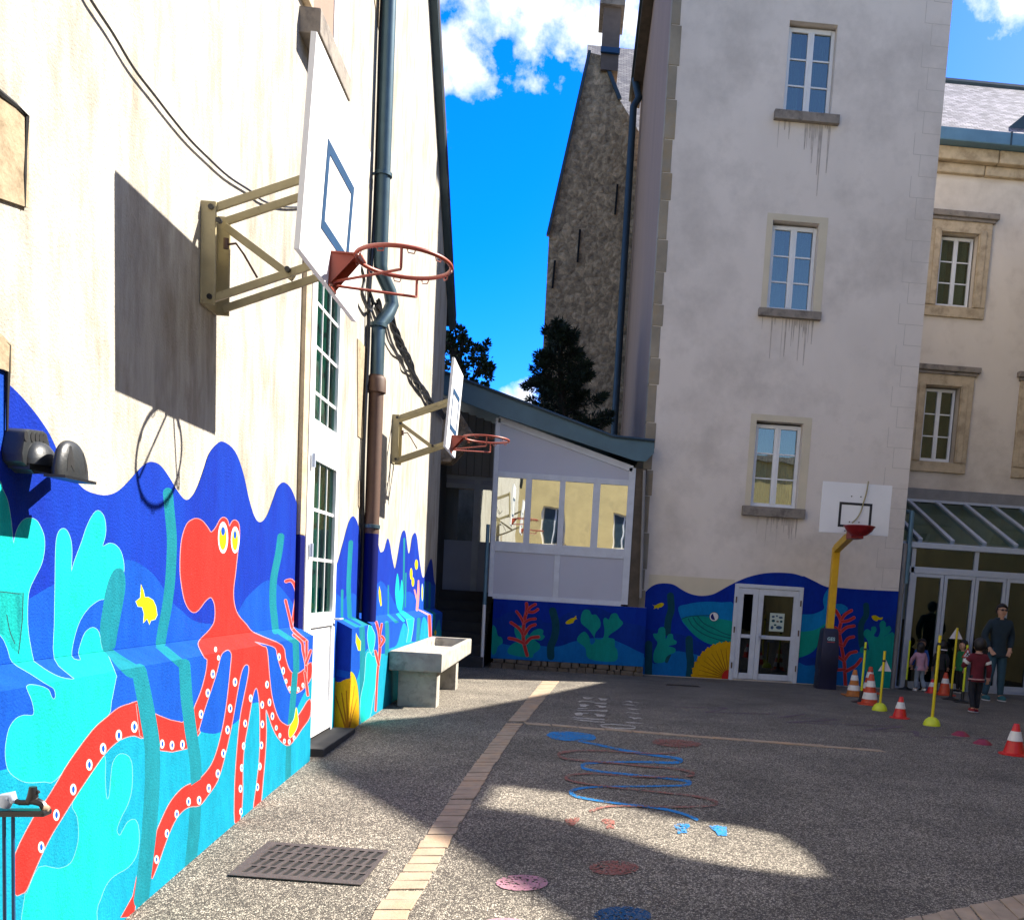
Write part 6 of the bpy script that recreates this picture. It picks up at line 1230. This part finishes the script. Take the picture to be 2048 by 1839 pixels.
b.build('target_square', 'boardblack', bd)
for (x, y) in ((1703.5, 992), (1722, 993), (1699, 1043), (1718, 1044), (1690, 1061)):
    c = PY(x, y, YBd - .01); b = MB(); b.tube([(c.x - xo, YBd - yo - .012, c.z), (c.x - xo, YBd - yo, c.z)], .009, 8); b.build('bolt', 'black', bd)
rc = PY(1718, 1053, YBd - .30); rr_ = .215; cx, cy, cz = rc.x - xo, YBd - yo - .32, rc.z
b = MB(); b.tube([(cx + rr_ * math.cos(i * PI / 22), cy + rr_ * math.sin(i * PI / 22), cz) for i in range(44)], .011, 8, closed=True); b.build('ring', 'darkred', t, smooth=True)
b = MB(); b.lathe([(rr_ * 1.0, 0), (rr_ * .85, -.055), (rr_ * .6, -.10), (rr_ * .45, -.12)], 28, (cx, cy, cz - .008)); b.build('ring_guard', 'darkred', t, smooth=True)
b = MB(); b.box(cx - .09, cx + .09, cy + .05, YBd - yo - .002, cz - .165, cz - .02); b.build('ring_bracket', 'darkred', t, bevel=.006)
b = MB(); b.tube([PY(x, y, YBd - .03) - Vector((xo, yo, 0)) for x, y in catmull([(1737, 962), (1733, 985), (1727, 1005), (1722, 1022), (1714, 1036), (1704, 1045)], 4, False)], .010, 6); b.build('rope', 'rope', t, smooth=True)
pads = [(0, .16), (.36, .155), (.40, .15), (.98, .135), (1.0, .12)]
b = MB(); zt2 = PY(1660, 1256, yo - .1).z
def ring4(z, w, d, ox=0): return [(-w + ox, -d, z), (w + ox, -d, z), (w + ox, d, z), (-w + ox, d, z)]
L_ = [ring4(-.01, .155, .16, .0), ring4(.30, .145, .15, .0), ring4(.32, .155, .16, .0), ring4(.6, .15, .155, .0), ring4(zt2 * .95, .125, .13, .0), ring4(zt2, .11, .115, .0)]
v = sum(L_, []); f = [(3, 2, 1, 0)] + [(k * 4 + i, k * 4 + (i + 1) % 4, k * 4 + 4 + (i + 1) % 4, k * 4 + 4 + i) for k in range(5) for i in range(4)] + [(20, 21, 22, 23)]
b.add(v, f); pad = b.build('padding', 'navy', t, bevel=.03, smooth=True)
def text(body, size, loc, m_, parent, name='lettering', thick=.001, rot=(PI / 2, 0, 0), bold=.0):
    c = bpy.data.curves.new(name, 'FONT'); c.body = body; c.size = size; c.extrude = thick; c.align_x = 'CENTER'; c.align_y = 'CENTER'; c.offset = bold; c.resolution_u = 3
    o = bpy.data.objects.new(name, c); scene.collection.objects.link(o); bpy.context.view_layer.update(); me = bpy.data.meshes.new_from_object(o.evaluated_get(bpy.context.evaluated_depsgraph_get())); bpy.data.objects.remove(o)
    me.materials.clear(); me.materials.append(M[m_]); n = bpy.data.objects.new(name, me); n.location = loc; n.rotation_euler = rot; return link(n, parent)
text('GES', .075, (.0, -.142, zt2 - .17), 'logopale', pad, bold=.002)
b = MB(); b.box(-.06, .06, -.146, -.143, zt2 - .222, zt2 - .212); b.build('logo_line', 'coralpink', pad)

# ------------------------------------------------------------------ people
def skin_mesh(name, verts, edges, m_, parent, sub=2, root=0):
    """verts: (x,y,z,rx[,ry])"""
    me = bpy.data.meshes.new(name); me.from_pydata([v[:3] for v in verts], edges, []); o = bpy.data.objects.new(name, me); scene.collection.objects.link(o)
    o.modifiers.new('Skin', 'SKIN'); sv = me.skin_vertices[0].data
    for i, v in enumerate(verts): sv[i].radius = (v[3], v[4] if len(v) > 4 else v[3]); sv[i].use_root = (i == root)
    s_ = o.modifiers.new('Sub', 'SUBSURF'); s_.levels = s_.render_levels = sub
    bpy.context.view_layer.update(); ev_ = bpy.data.meshes.new_from_object(o.evaluated_get(bpy.context.evaluated_depsgraph_get())); bpy.data.objects.remove(o); bpy.data.meshes.remove(me)
    ev_.materials.clear(); ev_.materials.append(M[m_]); ev_.polygons.foreach_set('use_smooth', [True] * len(ev_.polygons)); n = bpy.data.objects.new(name, ev_); return link(n, parent)
def ellipsoid(b, c, r, n1=10, n2=16, zlo=-1.0, mi=0, rot=None):
    vs = []
    for i in range(n1 + 1):
        ph = -PI / 2 + PI * i / n1; z = max(math.sin(ph), zlo); cr = math.cos(ph)
        for j in range(n2): th = 2 * PI * j / n2; q = Vector((r[0] * cr * math.cos(th), r[1] * cr * math.sin(th), r[2] * z)); q = rot @ q if rot else q; vs.append(Vector(c) + q)
    b.add(vs, [(i * n2 + j, i * n2 + (j + 1) % n2, (i + 1) * n2 + (j + 1) % n2, (i + 1) * n2 + j) for i in range(n1) for j in range(n2)], mi)
def person(label, x, y, h, rz, top, trou, shoe, hair, skin='skin', child=True, armL=None, armR=None, legL=None, legR=None, bend=0, hs=None, hairlen=0, coll=None, hem=None, flare=0, extra=None, group=None):
    """faces -Y at rz=0. arm: (elbow, wrist) offsets in units of height; leg: (knee, ankle)"""
    y = min(y, 15.62); t = thing('person', label, 'person', (x, y, g(y)), rz, group)
    HS = hs or (1.42 if child else 1.0); u = h
    nk = .83 - (.055 if child else 0); lean = Vector((0, -bend, -bend * .35))
    def V_(a, b_, c): return Vector((a * u, b_ * u, c * u))
    hipz = .50 - (.04 if child else 0); shz = nk - .03
    armL = armL or ((-.125, .01, shz - .155), (-.135, -.03, shz - .285)); armR = armR or ((.125, .01, shz - .155), (.135, -.03, shz - .285))
    legL = legL or ((-.055, -.01, hipz * .53), (-.058, .01, .045)); legR = legR or ((.055, -.01, hipz * .53), (.058, .01, .045))
    sx = .096 if child else .100
    N = {}; vs = []; es = []
    def nd(k, p, r, r2=None, frm=None):
        N[k] = len(vs); vs.append((p[0], p[1], p[2], r * u, (r2 or r) * u))
        if frm is not None: es.append((N[frm], N[k]))
        return N[k]
    T = lambda p, f: V_(p[0] + lean.x * f, p[1] + lean.y * f, p[2] + lean.z * f)
    nd('pel', V_(0, 0, hipz + .03), .062, .048)
    nd('wai', T((0, 0, hipz + .12), .3), .056, .042, 'pel'); nd('che', T((0, 0, shz - .07), .8), .078, .052, 'wai'); nd('nb', T((0, .005, nk - .005), 1), .036, .036, 'che')
    hz = nk + .035; hc = hz + .055 * HS
    nd('nk', T((0, .0, nk + .02), 1.05), .027 * HS ** .5, None, 'nb'); nd('jaw', T((0, -.012, hz + .012 * HS), 1.1), .038 * HS, .042 * HS, 'nk'); nd('hd', T((0, -.004, hc), 1.15), .047 * HS, .052 * HS, 'jaw'); nd('ht', T((0, .003, hc + .035 * HS), 1.2), .034 * HS, .038 * HS, 'hd')
    nd('nose', T((0, -.06 * HS, hc - .008), 1.15), .007 * HS, None, 'hd')
    for s_, k in ((-1, 'L'), (1, 'R')):
        nd('ear' + k, T((s_ * .052 * HS, .006, hc - .004), 1.15), .009 * HS, .012 * HS, 'hd')
    hands = {}
    for s_, k, ar in ((-1, 'L', armL), (1, 'R', armR)):
        nd('sh' + k, T((s_ * sx, .003, shz - .012), 1), .033, None, 'che'); nd('el' + k, V_(*ar[0]), .025, None, 'sh' + k); nd('wr' + k, V_(*ar[1]), .0165, .0145, 'el' + k)
        e, w = Vector(ar[0]), Vector(ar[1]); d = (w - e).normalized(); hd = w + d * .035; nd('hp' + k, V_(*hd), .019, .011, 'wr' + k)
        side_ = d.cross(Vector((0, 0, 1)) if abs(d.z) < .8 else Vector((0, 1, 0))).normalized(); nrm = d.cross(side_)
        for q in range(4):
            o_ = (q - 1.5) * .0115; f1 = hd + d * .018 + side_ * o_; f2 = f1 + d * (.022 - abs(q - 1.4) * .003) + nrm * .006 * -s_; f3 = f2 + d * .014 + nrm * .012 * -s_
            nd(f'f{k}{q}a', V_(*f1), .0062, None, 'hp' + k); nd(f'f{k}{q}b', V_(*f2), .0056, None, f'f{k}{q}a'); nd(f'f{k}{q}c', V_(*f3), .0048, None, f'f{k}{q}b')
        th1 = w + d * .014 + side_ * .022 * s_; th2 = th1 + d * .022 + side_ * .008 * s_; nd('t' + k + 'a', V_(*th1), .0066, None, 'wr' + k); nd('t' + k + 'b', V_(*th2), .0056, None, 't' + k + 'a')
    for s_, k, lg in ((-1, 'L', legL), (1, 'R', legR)):
        nd('hi' + k, V_(s_ * .048, 0, hipz - .02), .052, None, 'pel'); nd('kn' + k, V_(*lg[0]), .034, None, 'hi' + k); nd('an' + k, V_(*lg[1]), .023, None, 'kn' + k)
        a = lg[1]; nd('to' + k, V_(a[0], a[1] - .075, max(a[2] - .022, .018)), .02, .014, 'an' + k)
    body = skin_mesh('body', vs, es, skin, t, 2)
    def sub(name, keys, m_, gr, over=None, sb=2):
        over = over or {}; ks = [k for k in keys]; idx = {k: i for i, k in enumerate(ks)}; v2 = []
        for k in ks:
            v = vs[N[k]]; gx_, gy_ = over.get(k, (1, 1)); v2.append((v[0], v[1], v[2], (v[3] + gr * u) * gx_, (v[4] + gr * u) * gy_))
        inv = {i: k for k, i in N.items()}; e2 = [(idx[inv[a]], idx[inv[c]]) for a, c in es if inv[a] in idx and inv[c] in idx]
        return skin_mesh(name, v2, e2, m_, t, sb)
    N['hem'] = len(vs); vs.append((0, 0, (hipz - .035) * u, .078 * u, .062 * u)); es.append((N['pel'], N['hem']))
    N['rise'] = len(vs); vs.append((0, 0, (hipz + .10) * u, .050 * u, .040 * u)); es.append((N['pel'], N['rise']))
    jk = sub('jacket', ['pel', 'hem', 'wai', 'che', 'nb', 'shL', 'elL', 'wrL', 'shR', 'elR', 'wrR'], top, .014, {'pel': (1.15, 1.2), 'hem': (.98, 1.02), 'wai': (1.18, 1.25), 'nb': (.8, .8)})
    tr = sub('trousers', ['pel', 'rise', 'hiL', 'knL', 'anL', 'hiR', 'knR', 'anR'], trou, .009, {'anL': (1 + flare, 1 + flare), 'anR': (1 + flare, 1 + flare), 'pel': (.97, .97)})
    for k in 'LR':
        a = vs[N['an' + k]]; b = MB(); ellipsoid(b, (a[0], a[1] - .04 * u, a[2] - .018 * u), (.032 * u, .072 * u, .030 * u), 8, 14, -.75); sh_ = b.build('shoe', shoe, t, smooth=True)
        b = MB(); ellipsoid(b, (a[0], a[1] - .04 * u, a[2] - .039 * u), (.034 * u, .076 * u, .010 * u), 6, 14); b.build('sole', 'conewhite', sh_, smooth=True)
    hv = Vector(vs[N['hd']][:3]); b = MB(); R_ = .055 * HS * u
    n1, n2 = 12, 22; q = []
    for i in range(n1 + 1):
        ph = -PI * .34 + (PI * .84) * i / n1
        for j in range(n2):
            th = 2 * PI * j / n2; front = max(0, -math.sin(th)); lo = ph
            if front > .25: lo = max(ph, .55 * front + .16)
            rr_ = R_ * (1.07 - .06 * front + .03 * math.sin(7 * th + i * 1.7) + random.uniform(-.02, .02)); q.append(hv + Vector((rr_ * .98 * math.cos(lo) * math.cos(th), rr_ * 1.08 * math.cos(lo) * math.sin(th) + .004 * u, rr_ * 1.12 * math.sin(lo) + .006 * u)))
    b.add(q, [(i * n2 + j, i * n2 + (j + 1) % n2, (i + 1) * n2 + (j + 1) % n2, (i + 1) * n2 + j) for i in range(n1) for j in range(n2)])
    if hairlen: ellipsoid(b, hv + Vector((0, .02 * u, -hairlen * u * .45)), (R_ * 1.12, R_ * .75, hairlen * u * .6 + R_ * .6), 10, 18)
    b.build('hair', hair, t, smooth=True)
    # face
    fy = -.050 * HS * u * 1.06
    for s_ in (-1, 1): b = MB(); ellipsoid(b, hv + Vector((s_ * .018 * HS * u, fy + .002 * u, .004 * u)), (.0075 * HS * u, .004 * u, .0045 * HS * u), 6, 10); b.build('eye', 'blackmatte', t, smooth=True)
    b = MB(); ellipsoid(b, hv + Vector((0, fy + .005 * u, -.033 * HS * u)), (.014 * HS * u, .004 * u, .003 * HS * u), 6, 10); b.build('mouth', 'lips', t, smooth=True)
    nbp = Vector(vs[N['nb']][:3])
    if coll: b = MB(); rr_ = .040 * u; b.tube([nbp + Vector((rr_ * math.cos(a * PI / 10), rr_ * math.sin(a * PI / 10), .012 * u)) for a in range(20)], .0095 * u, 8, closed=True); b.build('collar', coll, t, smooth=True)
    if hem: pz_ = Vector(vs[N['pel']][:3]); b = MB(); b.tube([pz_ + Vector((.096 * u * math.cos(a * PI / 12), .082 * u * math.sin(a * PI / 12), -.05 * u)) for a in range(24)], .009 * u, 8, closed=True); b.build('hem', hem, t, smooth=True)
    if extra: extra(t, N, vs, u)
    return t
M['skin'] = mat('skin', (.50, .28, .19), .55, .05, 9); M['skinshaded'] = mat('skin_shadowed', (.30, .17, .12), .6, .05, 9); M['lips'] = mat('lips', (.25, .07, .06), .5, .05, 9)  # shadowed skin is the same skin darkened, shade put into its colour
def cloth(n, c): M[n] = mat('cloth_' + n, c, .9, .16, 14, bump=.5, bscale=18, bdist=.02)
for n_, c_ in (('navyjacket', (.008, .022, .036)), ('jeans', (.02, .06, .095)), ('darknavy', (.006, .008, .016)), ('maroonj', (.10, .006, .016)), ('pinkj', (.40, .22, .30)), ('lightjeans', (.16, .20, .26)), ('green', (.015, .16, .055)), ('blackc', (.010, .010, .013)), ('bluec', (.015, .07, .30)), ('tealshoe', (.02, .10, .12)), ('redshoe', (.22, .015, .02)), ('pinktrim', (.45, .25, .25))): cloth(n_, c_)
M['hairblack'] = mat('black_hair', (.008, .006, .006), .55, .3, 20, (4, 4, .5)); M['hairbrown'] = mat('dark_brown_hair', (.022, .014, .011), .6, .3, 20, (4, 4, .5))
def shades(t, N, vs, u):
    hv = Vector(vs[N['hd']][:3]); b = MB()
    for s_ in (-1, 1): ellipsoid(b, hv + Vector((s_ * .021 * u, -.054 * u, .004 * u)), (.019 * u, .006 * u, .011 * u), 6, 12)
    b.bar(hv + Vector((-.05 * u, -.045 * u, .008 * u)), hv + Vector((.05 * u, -.045 * u, .008 * u)), .008 * u, .006 * u); [b.bar(hv + Vector((s_ * .05 * u, -.045 * u, .008 * u)), hv + Vector((s_ * .054 * u, .01 * u, .006 * u)), .003 * u, .006 * u) for s_ in (-1, 1)]
    b.build('sunglasses', 'black', t, smooth=True)
    b = MB(); c = Vector(vs[N['nb']][:3]); b.tube([c + Vector((.048 * u * math.cos(a * PI / 10), .046 * u * math.sin(a * PI / 10), .006 * u)) for a in range(-3, 14)], .016 * u, 8); b.build('collar', 'navyjacket', t, smooth=True)
mp_ = PG(1985, 1400)
person('man in dark sunglasses, navy jacket and jeans standing with hands in his pockets', mp_.x, mp_.y, 1.56, .05, 'navyjacket', 'jeans', 'tealshoe', 'hairblack', child=False,
       armL=((-.150, .03, .655), (-.105, -.04, .535)), armR=((.150, .03, .655), (.105, -.04, .535)), legL=((-.07, -.02, .27), (-.085, .02, .045)), legR=((.06, -.01, .27), (.075, .0, .045)), extra=shades)
def stripes(t, N, vs, u):
    for k, s_ in (('L', -1), ('R', 1)):
        a, c = Vector(vs[N['sh' + k]][:3]), Vector(vs[N['el' + k]][:3]); p0 = a.lerp(c, .42); p1 = a.lerp(c, .66); b = MB(); b.tube([p0, p1], [.051 * u, .047 * u], 14); b.build('sleeve_band', 'conewhite', t, smooth=True)
        w = Vector(vs[N['wr' + k]][:3]); e = Vector(vs[N['el' + k]][:3]); d = (w - e).normalized(); b = MB(); b.tube([w - d * .02 * u, w + d * .006 * u], .030 * u, 12); b.build('cuff', 'pinktrim', t, smooth=True)
bp_ = PG(1946, 1424)
person('boy seen from behind in a maroon bomber jacket with white sleeve bands, walking away', bp_.x, bp_.y, 1.05, PI, 'maroonj', 'darknavy', 'redshoe', 'hairblack', coll='pinktrim', hem='pinktrim',
       armR=((.165, -.06, .60), (.11, -.17, .60)), armL=((-.15, .02, .59), (-.165, -.02, .45)), legL=((-.05, -.03, .25), (-.045, .0, .045)), legR=((.05, .01, .25), (.055, .10, .06)), extra=stripes)
gp_ = PG(1836, 1381)
person('small child seen from behind in a pink jacket and flared light jeans, head bent forward', gp_.x, gp_.y, .86, PI + .15, 'pinkj', 'lightjeans', 'conewhite', 'hairblack', bend=.05, hairlen=.10, flare=.9,
       armL=((-.14, -.05, .60), (-.13, -.02, .42)), armR=((.15, -.09, .60), (.12, -.17, .50)), legL=((-.055, .0, .24), (-.09, .10, .06)), legR=((.05, -.02, .24), (.05, -.0, .045)))
q = PG(1857, 1378)
person('child in black with a big mop of dark hair bending over beside the pink jacket', q.x + .05, q.y + .25, .90, PI - .4, 'blackc', 'blackc', 'blackc', 'hairblack', skin='skinshaded', bend=.12, hairlen=.12, hs=1.75)
q = PG(1814, 1374)
person('child in a blue top half hidden behind the leftmost yellow pole', q.x + .02, q.y + .10, .90, -.6, 'bluec', 'blackc', 'blackc', 'hairbrown', skin='skinshaded')
q = PG(1903, 1380)
person('child in profile wearing a green top and dark trousers beside the tallest pole', q.x - .02, q.y + .1, .92, -1.35, 'green', 'blackc', 'blackc', 'hairblack', skin='skin')
q = PG(1920, 1378)
person('child in a black hooded coat standing in the doorway behind the boy in maroon', q.x + .03, q.y + .30, .98, PI + .3, 'blackc', 'blackc', 'blackc', 'hairblack', skin='skinshaded', hs=1.6, hairlen=.08)

# ------------------------------------------------------------------ trees behind the porch
def leafy(name, label, base, trunkpts, tips, nleaf, ls, m_, spread, seed, needle=False):
    random.seed(seed); t = thing(name, label, 'tree', base); B0 = Vector(base)
    b = MB(); b.tube([Vector(p) - B0 for p, r in trunkpts], [r for p, r in trunkpts], 8); b.build('trunk', 'bark', t, smooth=True)
    b = MB(); c = MB()
    for a, e, r in tips:
        a, e = Vector(a), Vector(e); mid_ = a.lerp(e, .5) + Vector((random.uniform(-.1, .1), random.uniform(-.1, .1), random.uniform(-.05, .12)))
        b.tube([a - B0, mid_ - B0, e - B0], [r, r * .6, r * .22], 6)
        L0_ = (e - a).length; k = int(nleaf * max(.4, L0_))
        for _ in range(k):
            s_ = random.random() ** .55; q = a.lerp(mid_, s_ * 2) if s_ < .5 else mid_.lerp(e, s_ * 2 - 1); rad = spread * (1.15 - s_) * random.random() ** .6
            dr_ = Vector((random.gauss(0, 1), random.gauss(0, 1), random.gauss(0, .8))).normalized(); q = q + dr_ * rad; n = Vector((random.gauss(0, 1), random.gauss(0, 1), random.gauss(0, 1))).normalized()
            d = (dr_ + (e - a).normalized() * .7).normalized(); sd_ = d.cross(n).normalized(); l = ls * random.uniform(.6, 1.4); w = l * (.22 if needle else .5); q -= B0
            c.add([q, q + d * l * .5 + sd_ * w * .5, q + d * l, q + d * l * .5 - sd_ * w * .5], [(0, 1, 2, 3)])
    b.build('branch', 'bark', t, smooth=True); c.build('crown', m_, t, recalc=False)
    return t
YT1 = 21.0
def q3(x, y, Y=YT1, j=.3): p = PY(x, y, Y); p.y += random.uniform(-j, j); return p
random.seed(11)
tr = [(q3(925, 860, YT1, 0), .20), (q3(920, 790, YT1, 0), .17), (q3(915, 730, YT1, 0), .14), (q3(905, 690, YT1, 0), .09)]
tips = []
for (x0, y0, x1, y1, r) in ((915, 730, 895, 665, .07), (915, 730, 925, 655, .07), (910, 700, 880, 680, .05), (905, 690, 872, 700, .05), (920, 745, 880, 725, .05), (905, 690, 912, 660, .05), (908, 690, 935, 680, .05), (925, 790, 955, 745, .08), (955, 745, 965, 705, .05), (965, 725, 978, 690, .03), (955, 745, 985, 735, .04), (920, 760, 945, 718, .06), (945, 718, 975, 730, .05), (945, 718, 955, 690, .03), (960, 740, 980, 755, .04), (930, 800, 975, 770, .05), (925, 790, 945, 760, .05), (945, 715, 930, 700, .03), (905, 700, 880, 655, .04)):
    tips.append((q3(x0, y0, j=.1), q3(x1, y1), r))
leafy('deciduous_tree', 'gnarled dark tree with sparse leafy branches behind the porch roof', (q3(925, 860, j=0).x, YT1, 0), [(Vector((tr[0][0].x, YT1, 0)), .22)] + tr, tips, 330, .085, 'leaf2', .20, 4)
tips = [(q3(955, 800, j=0), q3(960 + 8 * i, 775 + 5 * i), .02) for i in range(4)]
leafy('young_tree', 'small bright green treetop just above the porch roof', (q3(965, 800, j=0).x, YT1 - 1, 0), [(Vector((q3(965, 800, j=0).x, YT1 - 1, 0)), .05), (q3(965, 800, YT1 - 1, 0), .03)], tips, 260, .07, 'leaf3', .14, 8)
YT2 = 18.6; random.seed(21); def_ = []
cx_ = 1128
for i in range(54):
    f = i / 53; y = 880 - 215 * f; half = 66 * (1 - f) ** .75 + 8
    x0 = cx_ - 6 * f; s_ = -1 if i % 2 else 1; x1 = x0 + s_ * half * random.uniform(.45, 1.45); y1 = y - half * random.uniform(.1, .75)
    a = PY(x0, y, YT2); e = PY(x1, y1, YT2); e.y += random.uniform(-.7, .7); def_.append((a, e, .022))
a = PY(cx_, 880, YT2)
leafy('conifer_tree', 'dark bushy conifer against the stone gable behind the porch', (a.x, YT2, 0), [(Vector((a.x, YT2, 0)), .12), (a, .10), (PY(1122, 760, YT2), .06), (PY(1118, 655, YT2), .02)], def_, 560, .095, 'leaf', .19, 22, True)


# ------------------------------------------------------------------ scale the finished place to metres
for o in list(scene.objects):
    if o.parent is None and o.type in ('MESH', 'EMPTY'):
        o.location = o.location * S; o.scale = o.scale * S
